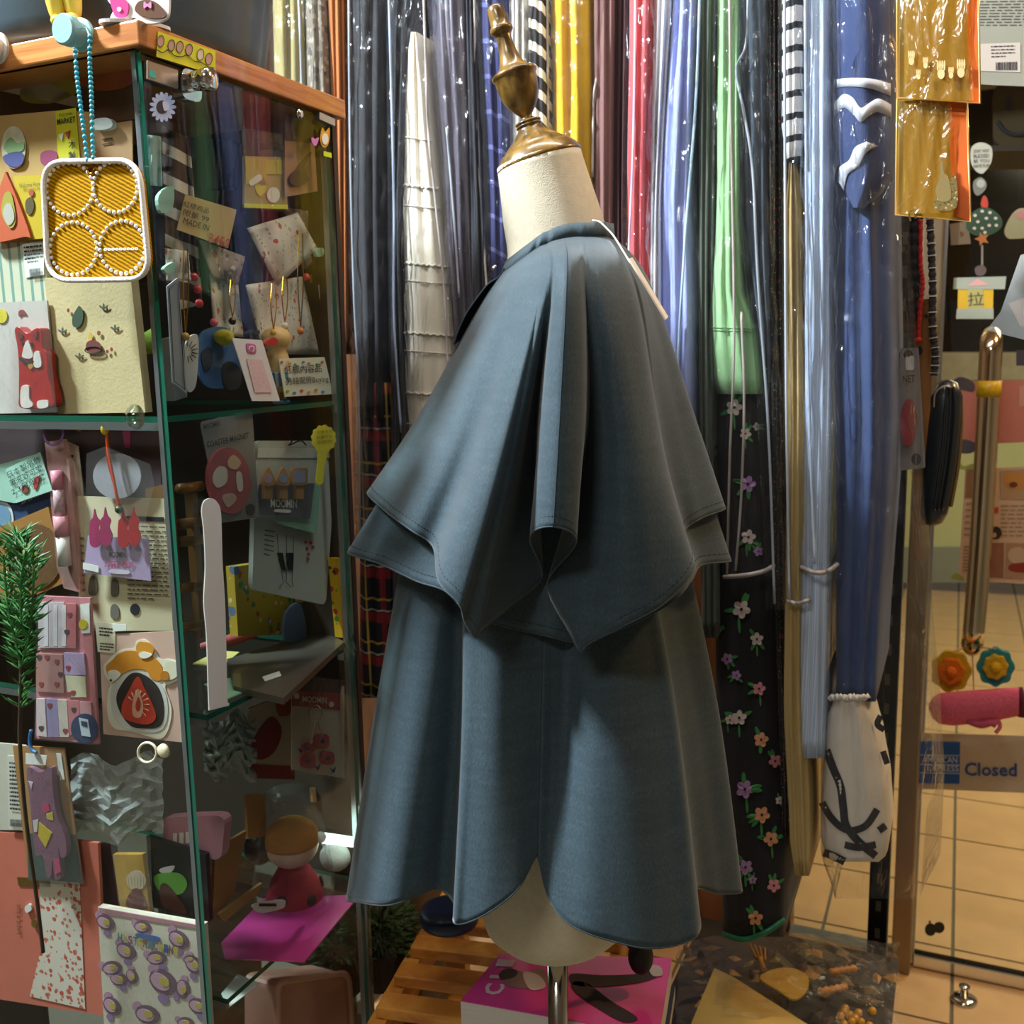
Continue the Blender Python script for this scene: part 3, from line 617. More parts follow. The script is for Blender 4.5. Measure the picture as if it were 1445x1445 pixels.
def flower(g, px, py, r, c, seed):
    rnd = random.Random(seed); vfs = []; mi = []
    def disc(x, y, rx, ry, a, lift, m):
        pts = [g.at(*p, lift) for p in ell(x, y, rx, ry, 9, a)]; v, f = prism(pts, -VV, .0009); vfs.append((v, f)); mi.extend([m] * len(f))
    for k in range(3):
        a = rnd.random() * 6.28; disc(px + math.cos(a) * r * 1.1, py + math.sin(a) * r * 1.1, r * .75, r * .25, a, .0014, 1)
    if rnd.random() < .6: disc(px + rnd.uniform(-3, 3), py + r * 1.7, r * .9, r * .14, 1.5, .0012, 1)
    n = 5; a0 = rnd.random() * 6
    for k in range(n):
        a = a0 + k * 6.283 / n; disc(px + math.cos(a) * r * .55, py + math.sin(a) * r * .55, r * .45, r * .36, a, .0022, 0)
    disc(px, py, r * .17, r * .17, 0, .003, 2)
    v, f = join(*vfs); link('flower', v, f, [PET[c], PET['g'], PET['b']], g.t, mi=mi)
for i, (x, y, r, c) in enumerate([(1036, 575, 10, 'w'), (1052, 612, 7, 'w'), (1068, 602, 5, 'w'), (1055, 683, 10, 'l'), (1056, 758, 9, 'w'), (1070, 778, 6, 'l'), (1046, 860, 11, 'w'), (1068, 902, 8, 'w'), (1026, 930, 7, 'l'), (1039, 953, 6, 'l'), (1071, 972, 8, 'p'), (1043, 1013, 9, 'w'), (1030, 1016, 6, 'w'), (1074, 1044, 9, 'o'), (1094, 1074, 8, 'p'), (1051, 1114, 11, 'l'), (1075, 1150, 10, 'o'), (1088, 1184, 9, 'o'), (1052, 1224, 9, 'l'), (1062, 1242, 5, 'l'), (1092, 1250, 8, 'p'), (1066, 1296, 9, 'o'), (1104, 988, 5, 'p'), (1012, 890, 5, 'p'), (1100, 1130, 5, 'w')]): flower(flo, x, y, r * 1.2, c, i)
link('green_hem', *tube([flo.at(x, y, .002) for x, y in [(p.x, p.y) for p in spline([(1021, 1318), (1050, 1326), (1080, 1316), (1106, 1298)], 5)]], .004, 8), M('1f6b46', .4), flo.t, smooth=True)
hang('dark_print_dress', 'narrow black dress with tiny red and green print behind the hooped sleeve', [(-45, 1085, 1101), (300, 1085, 1103), (800, 1092, 1110), (1180, 1104, 1116)], spots('dark_print', '22201f', ('9b3a2a', '47653f', 'b9a892'), 110, .16), dv=.016)
st2 = hang('hooped_sleeve_top', 'white top with black hoops and gathered white cuff', [(-45, 1104, 1132), (190, 1103, 1133), (206, 1107, 1131), (214, 1113, 1127), (228, 1110, 1129)], stripes('hoops_black', '25272c', 'e6e6e6', 2, 39, .30, curve=-.15), A=.002, dv=-.004)
hang('khaki_trousers', 'khaki trousers hanging below the hooped sleeve', [(222, 1114, 1122), (300, 1109, 1130), (600, 1111, 1134), (1000, 1106, 1138), (1180, 1114, 1144), (1236, 1122, 1142)], cloth('b39a62', var=.12), dv=.006)
hang('blue_striped_shirt', 'pale blue finely striped shirt between khaki trousers and navy dress', [(-45, 1134, 1171), (500, 1136, 1172), (850, 1128, 1168), (1070, 1130, 1164)], stripes('fine_blue', 'a7bad6', 'c5d2e4', 0, 420, .5), A=.004, dv=.002)
nav = hang('navy_dress', 'long navy dress at the end of the rail with white zigzag braid sleeve', [(-45, 1176, 1258), (300, 1176, 1256), (600, 1180, 1260), (990, 1180, 1236)], cloth('33456f', var=.2), A=.006, parts=1, dv=.014)
slv = Garment([(-45, 1178, 1254), (150, 1179, 1256), (215, 1180, 1258), (250, 1186, 1256), (275, 1194, 1240), (293, 1204, 1216)], -.012, .003, 2, D=.05)
v_, f_ = grid(slv.rows(), True); link('sleeve', v_, f_, cloth('2c3d68', var=.2), nav.t, smooth=True)
def ribbon(g, top, botm, mat, parent, name, lift=.002):
    a = [g.at(p.x, p.y, lift) for p in spline(top, 5)]; b = [g.at(p.x, p.y, lift) for p in spline(botm, 5)]
    v, f = grid([a, b]); o = link(name, v, f, mat, parent, smooth=True); m = o.modifiers.new('thickness', 'SOLIDIFY'); m.thickness = .0012; return o
BRD = M('c6c9d0', .8, var=.06)
ribbon(slv, [(1179, 112), (1200, 110), (1230, 111), (1257, 118)], [(1179, 124), (1200, 122), (1230, 125), (1257, 135)], BRD, nav.t, 'braid')
ribbon(slv, [(1177, 146), (1190, 133), (1203, 138), (1214, 152), (1226, 146), (1240, 139), (1258, 148)], [(1177, 164), (1190, 152), (1203, 160), (1214, 172), (1226, 164), (1240, 158), (1258, 166)], BRD, nav.t, 'braid')
ribbon(slv, [(1222, 200), (1207, 208), (1199, 226), (1186, 236), (1183, 256)], [(1238, 206), (1222, 216), (1212, 234), (1197, 246), (1191, 270)], BRD, nav.t, 'braid')
ps = Garment([(984, 1172, 1222), (992, 1176, 1218), (1010, 1168, 1230), (1060, 1163, 1242), (1120, 1159, 1252), (1180, 1158, 1256), (1205, 1164, 1252), (1216, 1176, 1240)], -.004, .003, 4, D=.08, bulge=1.0)
v_, f_ = grid(ps.rows(step=8), True); C_ = len(ps.rows(step=8)[0]); f_.append(tuple(range(len(v_) - C_, len(v_))))
pst = thing('puff_sleeve', 'white gathered puff sleeve with black brush strokes at the foot of the navy dress', 'garment', base_of(v_), 'garments hanging on the rail'); link('body', v_, f_, M('d6d0c4', .8, var=.08, scale=40, bump=.2), pst, smooth=True)
for pp, r0 in (([(1166, 1058), (1176, 1085), (1186, 1110), (1190, 1140), (1194, 1165), (1212, 1188), (1236, 1208)], 4.5), ([(1160, 1132), (1170, 1150), (1184, 1165), (1200, 1172), (1222, 1165), (1238, 1142)], 4), ([(1192, 1192), (1212, 1196), (1236, 1192)], 4), ([(1162, 1203), (1176, 1208), (1192, 1216)], 4.5), ([(1240, 1172), (1250, 1165)], 4), ([(1243, 1010), (1238, 1022), (1248, 1030)], 3.5), ([(1246, 1060), (1252, 1078)], 3.5)):
    pts = spline(pp, 5); a, b = [], []
    for i, p in enumerate(pts):
        q = pts[min(i + 1, len(pts) - 1)] - pts[max(i - 1, 0)]; nn = V((-q.y, q.x, 0)).normalized() * r0 * 1.25
        a.append(ps.at(p.x + nn.x, p.y + nn.y, .0012)); b.append(ps.at(p.x - nn.x, p.y - nn.y, .0012))
    v_, f_ = grid([a, b]); link('brush_stroke', v_, f_, INK, pst, smooth=True)
ruf = [ps.at(1170 + 56 * k / 30, 984 + 3 * math.sin(k * 1.9), .002 + .0015 * math.sin(k * 2.3)) for k in range(31)]
link('ruffle', *tube(ruf, .003, 6), M('e2ddd2', .8), pst, smooth=True)
bag('clear bag with a grey zip over the khaki garment behind the cabinet top', [(-45, 380, 466), (150, 384, 470), (420, 388, 474)], [[(420, -30), (424, 60), (426, 150)]])
bag('clear bag with grey piping over the long black dress next to the cabinet', [(-45, 488, 546), (300, 491, 546), (780, 503, 552)], [[(492, -30), (494, 200), (499, 400), (506, 560), (508, 775)]])
bag('clear bag with blue grey piping over the black garment left of the cream dress', [(-45, 546, 598), (60, 547, 584), (300, 549, 572), (640, 553, 584)], [[(548, -30), (552, 120), (556, 300), (556, 450), (566, 610)]], pm=M('8f9bb0', .45))
bag('clear bag with knurled grey zip over the cream tiered dress', [(-45, 572, 612), (150, 568, 616), (450, 564, 648), (760, 564, 664)], [[(597, -30), (600, 60), (604, 180), (614, 280), (626, 400), (632, 520)]], pm=PIPEW)
bag('glossy clear bag over the taupe shot garment', [(-45, 602, 660), (300, 628, 668), (560, 640, 684)], [[(630, 180), (640, 300), (648, 420)]])
bag('clear bag with pale piping over the navy wave garment', [(-45, 668, 722), (300, 682, 728), (620, 692, 745)], [[(669, -30), (672, 150), (680, 300), (689, 440)]], pm=PIPEW)
bag('clear bag with lavender piping over the off-white satin garment', [(-45, 720, 746), (150, 721, 748), (420, 724, 752)], [[(726, -30), (724, 40), (722, 110)]], pm=M('b6b3cc', .5))
bag('clear bag with two pale pipings over the mustard garment', [(-45, 771, 858), (100, 772, 844), (240, 774, 838), (420, 778, 842)], [[(772, -30), (773, 100), (774, 230)], [(857, -30), (853, 50), (844, 100), (838, 140), (836, 250)]], pm=PIPEW)
bag('clear bag with lilac piping over the coral red garment', [(-45, 884, 926), (330, 880, 920), (560, 878, 920)], [[(897, -30), (894, 190), (888, 340), (886, 420)]], pm=M('cfb8cc', .5))
bag('clear bag with light blue piping over the lavender garment', [(-45, 946, 990), (300, 928, 982), (700, 926, 992)], [[(988, -30), (982, 140), (968, 320), (958, 480), (955, 560)]], pm=M('a9c0d8', .45))
bag('clear bag with white binding over the light green blouse and floral dress', [(-45, 1008, 1044), (300, 1006, 1046), (480, 998, 1078), (600, 1006, 1086), (815, 1022, 1092)], [[(1029, -30), (1032, 200), (1036, 470), (1030, 640), (1026, 812)], [(1046, 440), (1050, 560), (1046, 700), (1038, 805)]], pm=PIPEW, bottom=[(1022, 814), (1050, 812), (1078, 806), (1092, 798)])
bag('clear bag with bulging grey piping over the slate grey garment', [(-45, 1038, 1086), (300, 1046, 1090), (560, 1070, 1098), (860, 1082, 1104)], [[(1056, -30), (1053, 60), (1039, 100), (1050, 160), (1062, 240), (1070, 400), (1084, 600), (1093, 852)]])
bag('clear bag with cream binding over the khaki trousers and hooped sleeve', [(-45, 1101, 1134), (300, 1104, 1134), (600, 1107, 1140), (852, 1110, 1146)], [[(1107, -30), (1108, 300), (1110, 600), (1114, 846)]], pm=M('aeb4be', .45), bottom=[(1112, 848), (1126, 852), (1142, 846)])
bag('clear bag with stitched binding over the pale blue striped shirt', [(-45, 1132, 1176), (300, 1133, 1176), (600, 1134, 1182), (800, 1130, 1184)], [[(1136, -30), (1138, 300), (1142, 600), (1150, 796)]], pm=M('b5c2d4', .45), bottom=[(1130, 800), (1150, 808), (1168, 806), (1182, 796)])
bag('wide loose clear bag over the navy dress and puff sleeve', [(-45, 1172, 1264), (300, 1172, 1272), (600, 1172, 1290), (900, 1168, 1304), (1100, 1160, 1320), (1200, 1160, 1326), (1268, 1180, 1296)], [], dv=-.03, A=.008, nf=4)
rl = thing('garment_rail', 'black steel rail and perforated upright carrying the bagged garments', 'clothes rack', uvz(RK(1240, 1340, .39).dot(UU), 1.7, 0))
ru = RK(1239, 1290, .39).dot(UU)
link('rod', *tube([uvz(-1.2, 1.46, 2.12), uvz(ru + .02, 1.46, 2.12)], .014, 16), M('2a2a2c', .3, .8), rl, smooth=True)
bev(link('upright', *ubox(ru - .016, ru + .016, 1.69, 1.72, 0, 2.14), M('141416', .35, .5), rl), .003)
for k in range(34): link('slot', *ubox(ru - .004, ru + .004, 1.6885, 1.6905, .3 + .05 * k, .318 + .05 * k), M('5a544c', .5, .3, var=.1), rl)
link('upright', *ubox(-1.2, -1.17, 1.69, 1.72, 0, 2.14), M('141416', .35, .5), rl)
for u in (ru, -1.185): link('bracket', *ubox(u - .006, u + .006, 1.44, 1.70, 2.09, 2.108), M('141416', .35, .5), rl)
# ------------------------------------------------------------------ ware behind and on the left pane
def film(pl, poly, d, parent, mat=None, name='clear_sleeve', n=5):
    """a clear sheet in front of a ware"""
    v, f = prism(onpl(pl, poly, d), pl.n, .0002); return link(name, v[:len(poly)], [tuple(range(len(poly)))], mat or PACK, parent)
def P(c, **k): return M(c, .7, var=k.pop('var', .06), scale=30, **k)
DI = .012                                                            # just inside the glass
# --- top compartment
item(LF, .05, [(0, 82), (188, 62), (190, 168), (0, 190)], .006, M('5a3a26', .5, var=.5, scale=18), 'snack_packet', 'brown and orange printed snack packet lying under the oak top', 'packet', [
    ('orange_print', blob([(95, 92), (150, 80), (186, 92), (182, 120), (140, 128), (100, 112)]), M('a8532a', .5, var=.35, scale=30)), ('yellow_print', blob([(40, 110), (90, 100), (110, 128), (70, 146), (30, 140)]), M('a89a3a', .5, var=.4, scale=30)),
    ('cream_print', [(0, 104), (60, 112), (110, 138), (110, 152), (0, 128)], M('c3b59a', .6, var=.1))])
t = item(LF, .03, [(-30, 166), (80, 156), (130, 158), (134, 258), (66, 340), (-30, 346)], .002, M('b99257', .75, var=.15, scale=40), 'wooden_charm_card', 'kraft card of printed wooden charms with a yellow paper header strip', 'card', [
    ('oval_charm', ell(19, 208, 17, 30), M('c9bda6', .6, var=.3, scale=120), .001, .001), ('oval_charm_print', blob([(4, 222), (14, 216), (28, 214), (34, 222), (28, 234), (12, 234)]), P('4a4a86'), .0022),
    ('oval_charm_hills', blob([(5, 208), (14, 194), (24, 202), (33, 200), (32, 212), (14, 216)]), P('7f9a6a'), .0022),
    ('doll_charm', blob([(58, 216), (70, 212), (80, 216), (80, 232), (70, 236), (58, 230)]), P('93355c'), .001, .001),
    ('header_strip', [(78, 157), (107, 152), (113, 226), (82, 230)], P('cdc21c'), .001, .0004), ('bunting_flag', [(82, 190), (90, 187), (87, 199)], P('d9d2c2'), .002), ('bunting_flag', [(91, 187), (99, 184), (96, 196)], P('b23a3a'), .002)])
text(LF, .0275, 'MARKET', [(81, 176), (106, 172), (106, 164), (80, 168)], INK, t)
text(LF, .0275, 'MOOMIN', [(84, 165), (102, 162), (102, 158), (83, 161)], INK, t, bold=0)
for k, ch in enumerate('木製'): text(LF, .0275, ch, [(97, 210 + 16 * k), (107, 209 + 16 * k), (107, 197 + 16 * k), (96, 198 + 16 * k)], INK, t)
item(LF, .027, [(130, 178), (186, 170), (188, 300), (130, 300)], .001, M('a97f58', .8, var=.12), 'kraft_envelope', 'plain kraft paper envelope hanging behind the beaded chain', 'envelope', [
    ('sketch_line', [(144, 196), (158, 194), (158, 195.5), (144, 197.5)], INK), ('sketch_line', [(144, 203), (158, 201), (158, 202), (144, 204)], INK)])
solo('clear_clip', pz(LF, blob([(130, 172), (134, 168), (150, 166), (158, 172), (157, 179), (146, 183), (132, 182)]), .02, .006), clear('clip_plastic', (.8, .86, .82), .1, gloss=.5, milk=.3, base=.05), 'cloudy plastic clip on the kraft envelope', 'clip')
t = item(LF, .024, [(18, 249), (66, 247), (66, 336), (40, 338)], .003, P('c9a81c'), 'yellow_gift_box', 'yellow printed card box beside the coral triangle', 'box', [('print_mark', blob([(36, 284), (44, 278), (48, 290), (44, 302), (37, 300)]), P('5a4a2a')), ('print_cap', ell(44, 272, 3.5, 5), P('b04a3a'))])
text(LF, .022, 'Welcome Home', [(27, 266), (58, 262), (58, 256), (27, 259)], INK, t, bold=0)
t = item(LF, .021, blob([(4, 252), (12, 252), (41, 328), (34, 334), (-20, 336)]), .003, P('c85a34'), 'coral_triangle_charm', 'coral red triangular card charm with cut-out figure', 'charm', [('cut_out', blob([(6, 274), (16, 274), (22, 310), (14, 322), (2, 300)]), P('a99a3c')), ('pale_patch', blob([(8, 288), (16, 290), (20, 308), (12, 318), (4, 302)]), P('b9b0a4'), .0012)])
t = item(LF, .03, [(-30, 346), (62, 338), (68, 428), (-30, 432)], .006, stripes('pouch_stripes', 'cfcab2', '7c9a90', 0, 78, .72), 'striped_pouch', 'grey green striped cotton pouch in a clear packet', 'pouch', [('price_label', [(31, 344), (62, 340), (62, 388), (36, 392)], WHITE)])
barcode(LF, .0275, [(41, 380), (57, 378), (57, 389), (42, 391)], INK, t); lines(LF, .0275, [(33, 347), (60, 344), (60, 366), (35, 369)], 4, INK, t)
# canvas tote
t = item(LF, .024, [(63, 392), (184, 388), (194, 480), (205, 582), (82, 584), (70, 480)], .010, M('cdb68a', .85, var=.1, scale=30, bump=.2), 'canvas_tote', 'cream canvas tote bag with a printed cake and small figures', 'bag', [
    ('cake', blob([(122, 484), (130, 480), (140, 484), (142, 494), (132, 498), (122, 495)]), P('7a3a34'), .0016), ('cake_flame', blob([(124, 478), (127, 468), (130, 478)]), P('cfae4a'), .0016),
    ('heart', ell(139, 470, 2.2, 3.5), P('8a4a34'), .0016), ('heart', ell(151, 496, 1.8, 2.6), P('8a3a34'), .0016), ('heart', ell(157, 493, 1.6, 2.8), P('8a3a34'), .0016), ('heart', ell(96, 438, 1.6, 2.8), P('8a3a34'), .0016),
    ('print_figure', blob([(102, 448), (108, 436), (112, 432), (117, 440), (116, 454), (110, 462), (103, 460)]), P('3d4f3c'), .0016)])
link('cake_plate', *tube([LF(x, y, .0215) for x, y in ell(132, 494, 12, 5)], .0006, 5, True), INK, t)
for x, y in ((88, 470), (146, 436), (162, 466), (112, 506)):
    for a in (-.9, 0, .9): link('printed_leaf', *pz(LF, ell(x + 4 * math.sin(a), y - 4 * math.cos(a), 1.3, 4.2, 10, a), .0222, .0004), P('5f5a4c'), t)
# lucky cat in its sleeve
t = item(LF, .020, [(-20, 428), (66, 424), (80, 582), (-20, 584)], .002, P('c9bdb8'), 'lucky_cat_card', 'red beckoning cat ornament in a clear sleeve with white backing', 'ornament', [('crest', blob([(26, 440), (32, 437), (37, 444), (31, 444), (27, 447)]), P('8a2a34')), ('round_sticker', ell(2, 446, 8, 10), P('d9c21c'))])
RED = M('b21c18', .35, var=.08, coat=.3)
body_ = blob([(20, 466), (26, 461), (38, 470), (50, 463), (58, 466), (60, 490), (66, 500), (68, 530), (74, 552), (73, 574), (30, 576), (26, 556), (26, 520), (24, 490)], 6)
cat = link('cat', *pz(LF, body_, .0085, .011), RED, t); bev(cat, .0035, 3)
for nm, bb, mt in (('face', [(38, 480), (46, 500), (42, 506), (34, 505), (31, 500)], 'e4d6d0'), ('ear', [(25, 468), (32, 474), (27, 480)], '6a1c18'), ('ear', [(46, 474), (52, 467), (51, 478)], '6a1c18'), ('collar', [(28, 504), (38, 511), (47, 509), (47, 512), (37, 514), (28, 508)], '1b1a1c'), ('bell', [(39, 516), (43, 513), (47, 516), (43, 521)], 'b8862c'), ('paw', [(48, 498), (55, 497), (58, 516), (48, 517)], 'e9ddd6'), ('paw', [(30, 546), (40, 545), (41, 562), (46, 572), (36, 576), (29, 570)], 'e9ddd6'), ('paw', [(53, 566), (66, 565), (67, 574), (54, 576)], 'e9ddd6'), ('eye', [(31, 484), (33, 484), (33, 488), (31, 488)], '141414'), ('eye', [(43, 484), (45, 484), (45, 488), (43, 488)], '141414')):
    link(nm, *pz(LF, blob(bb, 4), .0072, .0016), P(mt), cat)
film(LF, [(-20, 428), (66, 424), (80, 582), (-20, 584)], .0065, t)
# clutter seen between tote and corner
solo('green_tag', pz(LF, [(202, 470), (216, 462), (216, 498), (204, 500)], .06, .002), P('9ab83a'), 'lime paper tag at the cabinet corner beside the tote', 'tag')
solo('white_gift_box', pz(RP, [(244, 478), (262, 474), (264, 560), (246, 566)], .10, .02), P('b9bfc2'), 'pale folded gift box behind the grey door card', 'box')
# mustard coaster on a bead chain hung from a mint knob
KN = M('8fb8b4', .35, var=.03)
o_ = LF(116, 50, -.006); kn = solo('wall_hook', lathe([(0, .0145), (.003, .0145), (.004, .011), (.012, .011), (.013, .0135), (.021, .0135), (.023, .012)], o_, -VV, 40), KN, 'mint green round magnetic hook on the oak fascia', 'hook', 'round hooks on the fascia')
o_ = LF(-2, 68, -.006); solo('wall_hook', lathe([(0, .0145), (.003, .0145), (.004, .011), (.012, .011), (.013, .0135), (.021, .0135), (.023, .012)], o_, -VV, 32), M('d9d3d3', .35, var=.03), 'white round magnetic hook on the oak fascia', 'hook', 'round hooks on the fascia')
TQ = M('3fa9bd', .3, var=.2, scale=200, coat=.4)
t = thing('mustard_coaster', 'mustard yellow woven coaster with white piped edge hanging from a turquoise bead chain', 'coaster', LF(136, 400, -.025))
def chain(pp, sp=6.5):
    pts = spline(pp, 12); acc = 0; last = None; vf = [tube([LF(p.x, p.y, -.024) for p in pts[::6]], .0007, 5)]
    for p in pts:
        if last is None or (p - last).length > sp:
            vf.append(ball(LF(p.x, p.y, -.024), .0023, n=8, m=6)); last = p
    return join(*vf)
link('bead_chain', *chain([(106, 72), (109, 110), (114, 150), (119, 190), (123, 222), (125, 228)]), TQ, t, smooth=True)
link('bead_chain', *chain([(127, 52), (127, 90), (129, 130), (130, 170), (131, 205), (132, 228)]), TQ, t, smooth=True)
v_, f_ = tube([LF(106, 72, -.024), LF(106, 58, -.022), LF(112, 40, -.020), LF(122, 40, -.020), LF(127, 52, -.024)], .0007, 5); link('hanging_loop', v_, f_, TQ, t)
oc = rq([(60, 228), (196, 226), (212, 394), (68, 396)], .22, 8)
link('woven_pad', *pz(LF, oc, -.020, .006), twill('mustard_twill', '7a5200', 'c49000', 330), t)
link('piped_edge', *tube([LF(x, y, -.023) for x, y in oc], .0025, 8, True), M('e6e2da', .8, var=.06, bump=.5, bscale=600), t, smooth=True)
for cx, cy, rx, ry in ((99, 267, 33, 37), (163, 264, 31, 36), (104, 351, 33, 37), (173, 349, 32, 37)):
    vf = [ball(LF(cx + rx * math.cos(a), cy + ry * math.sin(a), -.0205), .0020, n=8, m=6) for a in [2 * math.pi * k / 27 for k in range(27)]]
    link('bead_ring', *join(*vf), M('ece8e0', .5, var=.04), t, smooth=True)
text(LF, -.0208, 'ooooooooo', [(146, 354), (195, 353), (195, 349), (146, 350)], WHITE, t, 'embroidered_line', .03)
link('eyelet', *tube([LF(x, y, -.0215) for x, y in ell(129, 241, 4.5, n=14)], .0012, 6, True), M('a8772a', .2, 1), t, smooth=True)
# --- middle compartment, hung from the rail
item(LF, .05, [(-30, 604), (225, 610), (230, 760), (-30, 760)], .004, M('4c3a40', .6, var=.5, scale=14), 'dark_pouch', 'dark plum fabric pouch lying behind the hanging packets', 'pouch', [('magenta_tab', [(172, 604), (184, 604), (184, 632), (176, 632)], P('a23a62')), ('amber_dot', ell(111, 605, 4), P('c98a3a')), ('wood_block', [(205, 690), (235, 682), (238, 705), (205, 712)], P('7a5530'))])
item(LF, .04, [(92, 622), (110, 630), (124, 756), (108, 760), (100, 740)], .001, P('d8d0c2'), 'pen_header_card', 'white header card with bars behind the pink pen packet', 'card', [('bar', [(99, 690), (103, 690), (109, 728), (105, 729)], INK), ('bar', [(104, 690), (106, 690), (112, 728), (110, 729)], INK), ('mark', rect(94, 642, 103, 645), INK)])
t = item(LF, .024, [(63, 624), (88, 620), (98, 660), (113, 836), (90, 830), (80, 800), (70, 690)], .006, clear('pink_sleeve', (.95, .8, .78), .1, bump=.5, bscale=60, gloss=.3, milk=.35, milkc=(.72, .45, .42, 1)), 'pen_packet', 'pink pen in a clear packet hanging from a purple ring', 'pen', None)
def tq(a, b, r, mat, nm, par, pl=LF, d=.018, n=14): return link(nm, *tube([pl(*a, d), pl(*b, d)], r, n), mat, par, smooth=True)
tq((79, 664), (82, 690), .0058, M('d98aa0', .4), 'pen_cap', t); tq((82, 690), (85, 728), .0055, M('c9a3ae', .4, var=.4, scale=200), 'pen_barrel', t)
tq((85, 728), (88, 756), .0075, M('e09aa6', .4), 'pen_grip', t); tq((88, 756), (92, 798), .0068, M('e6ddd8', .4), 'pen_body', t)
solo('split_ring', tube([LF(x, y, .016) for x, y in ell(75, 610, 14, 18, 24)], .0012, 8, True), M('8a5aa8', .3), 'purple ring hooked on the shelf rail', 'ring', None, True)
t = item(LF, .026, [(-30, 664), (54, 640), (74, 693), (20, 710), (-30, 700)], .0008, P('a3c9b9'), 'handwritten_note', 'mint green handwritten note above the blue card', 'note')
t = item(LF, .022, [(8, 662), (56, 638), (74, 692), (22, 710)], .0008, P('a9d2c2'), 'price_note', 'mint paper slip with black handwriting and a red mark', 'note', [('red_mark', blob([(48, 676), (56, 672), (52, 688), (48, 690)]), P('b03a3a')), ('doodle', ell(35, 690, 5, 6), P('8a4a3a'))])
for k, sx in enumerate(('日本製吊飾', '筆夾好可愛', '2.3月限定')): text(LF, .0205, sx, [(12 + 3 * k, 675 + 12 * k), (58 + 3 * k, 652 + 12 * k), (55 + 3 * k, 643 + 12 * k), (9 + 3 * k, 666 + 12 * k)], INK, t, 'handwriting', .0)
t = item(LF, .03, [(-30, 710), (20, 688), (76, 690), (80, 720), (30, 744), (-30, 752)], .001, P('25406e'), 'blue_card', 'navy blue card with a white ring under the mint slip', 'card', [('white_ring', ell(0, 732, 19, 26), P('cfd2d2')), ('blue_disc', ell(0, 732, 15, 21), P('6f93b4'), .0012)])
text(LF, .0275, '20 25 30 35', [(30, 712), (64, 696), (64, 692), (30, 707)], WHITE, t)
t = item(LF, .026, [(-30, 756), (68, 715), (92, 822), (54, 838), (-30, 850)], .004, M('a8763e', .6, var=.15, scale=40), 'cork_coaster', 'square wooden coaster with a round cork inset', 'coaster', [('cork_disc', ell(50, 785, 38, 46), M('6f4a26', .9, var=.35, scale=180), .0008), ('printed_patch', blob([(8, 760), (16, 748), (28, 754), (42, 768), (52, 780), (46, 794), (20, 790)]), P('cdb98c'), .0018), ('green_print', blob([(36, 776), (50, 776), (52, 788), (38, 792)]), P('8a9a3a'), .0024), ('yellow_print', blob([(20, 770), (28, 768), (28, 780), (20, 780)]), P('d2ae2a'), .0024), ('white_print', blob([(12, 756), (22, 754), (26, 766), (18, 778), (10, 772)]), P('e4dccd'), .0024)])
# steel clip packet
t = item(LF, .018, [(118, 625), (215, 650), (212, 692), (210, 820), (120, 808)], .004, PACK, 'steel_clip_packet', 'clear packet with two pairs of pink and red clips and a lavender card', 'packet', [], None) if False else thing('steel_clip_packet', 'clear packet with pink and red metal clips on a lavender card', 'packet', LF(165, 820, .018))
LAV = P('b49ac2'); link('lavender_card', *pz(LF, [(124, 756), (209, 760), (213, 820), (118, 808)], .020, .001), LAV, t)
text(LF, .0185, 'MOOMIN', [(154, 786), (177, 787), (176, 779), (154, 778)], INK, t); text(LF, .0185, 'STEEL CLIP', [(147, 800), (188, 802), (188, 793), (148, 791)], P('c2365e'), t)
link('pill_label', *pz(LF, rq([(153, 803), (183, 805), (183, 811), (153, 809)], .4), .0187, .0004), P('dccfe0'), t)
link('price_sticker', *pz(LF, [(117, 794), (139, 799), (139, 808), (117, 803)], .0187, .0004), WHITE, t)
link('round_header', *pz(LF, ell(165, 672, 34, 32), .022, .001), P('9a97a0'), t)
for cx, c in ((140, 'c22a6e'), (180, 'c8262e')):
    mm = M(c, .3, .3, var=.1, coat=.4)
    for dx, dy in ((-6, 0), (9, -2)):
        link('clip', *pz(LF, blob([(cx + dx - 7, 736 + dy), (cx + dx - 3, 730 + dy), (cx + dx - 1, 718 + dy), (cx + dx + 2, 729 + dy), (cx + dx + 7, 736 + dy), (cx + dx + 5, 746 + dy), (cx + dx + 9, 758 + dy), (cx + dx + 4, 772 + dy), (cx + dx - 6, 770 + dy), (cx + dx - 8, 757 + dy)], 4), .014 - (.002 if dx > 0 else 0), .0012), mm, t)
OR = M('d8501c', .4)
link('strap', *tube(spline([LF(148, 592, .014), LF(150, 606, .013), LF(152, 630, .013), LF(156, 655, .013), LF(163, 690, .012), LF(167, 718, .012)], 5), .0016, 8), OR, t, smooth=True)
link('strap', *tube(spline([LF(155, 600, .014), LF(151, 640, .0145), LF(160, 680, .014), LF(170, 715, .013)], 5), .0012, 8), M('a8201c', .4), t, smooth=True)
link('bell', *ball(LF(168, 719, .012), .0042), M('4c5a44', .3, .5), t, smooth=True); link('yellow_bead', *ball(LF(148, 605, .012), .0045, .0045, .0065), M('e0b61c', .3), t, smooth=True)
film(LF, [(122, 640), (148, 630), (212, 655), (218, 684), (206, 730), (213, 820), (118, 808)], .009, t)
t = item(LF, .032, [(108, 700), (234, 704), (244, 890), (112, 890)], .001, P('d3c7a6'), 'instruction_sheet', 'cream instruction leaflet with grey diagrams and small print', 'leaflet', [('diagram', blob([(126, 818), (132, 812), (137, 822), (136, 838), (125, 838)]), P('6d675c')), ('diagram', blob([(157, 820), (162, 816), (167, 824), (166, 840), (157, 840)]), P('6d675c')), ('diagram', blob([(156, 858), (161, 852), (167, 858), (167, 872), (157, 872)]), P('6d675c')), ('dark_roundel', ell(190, 860, 6.5, 8), INK), ('heading_bar', [(178, 728), (231, 730), (231, 736), (178, 734)], INK)])
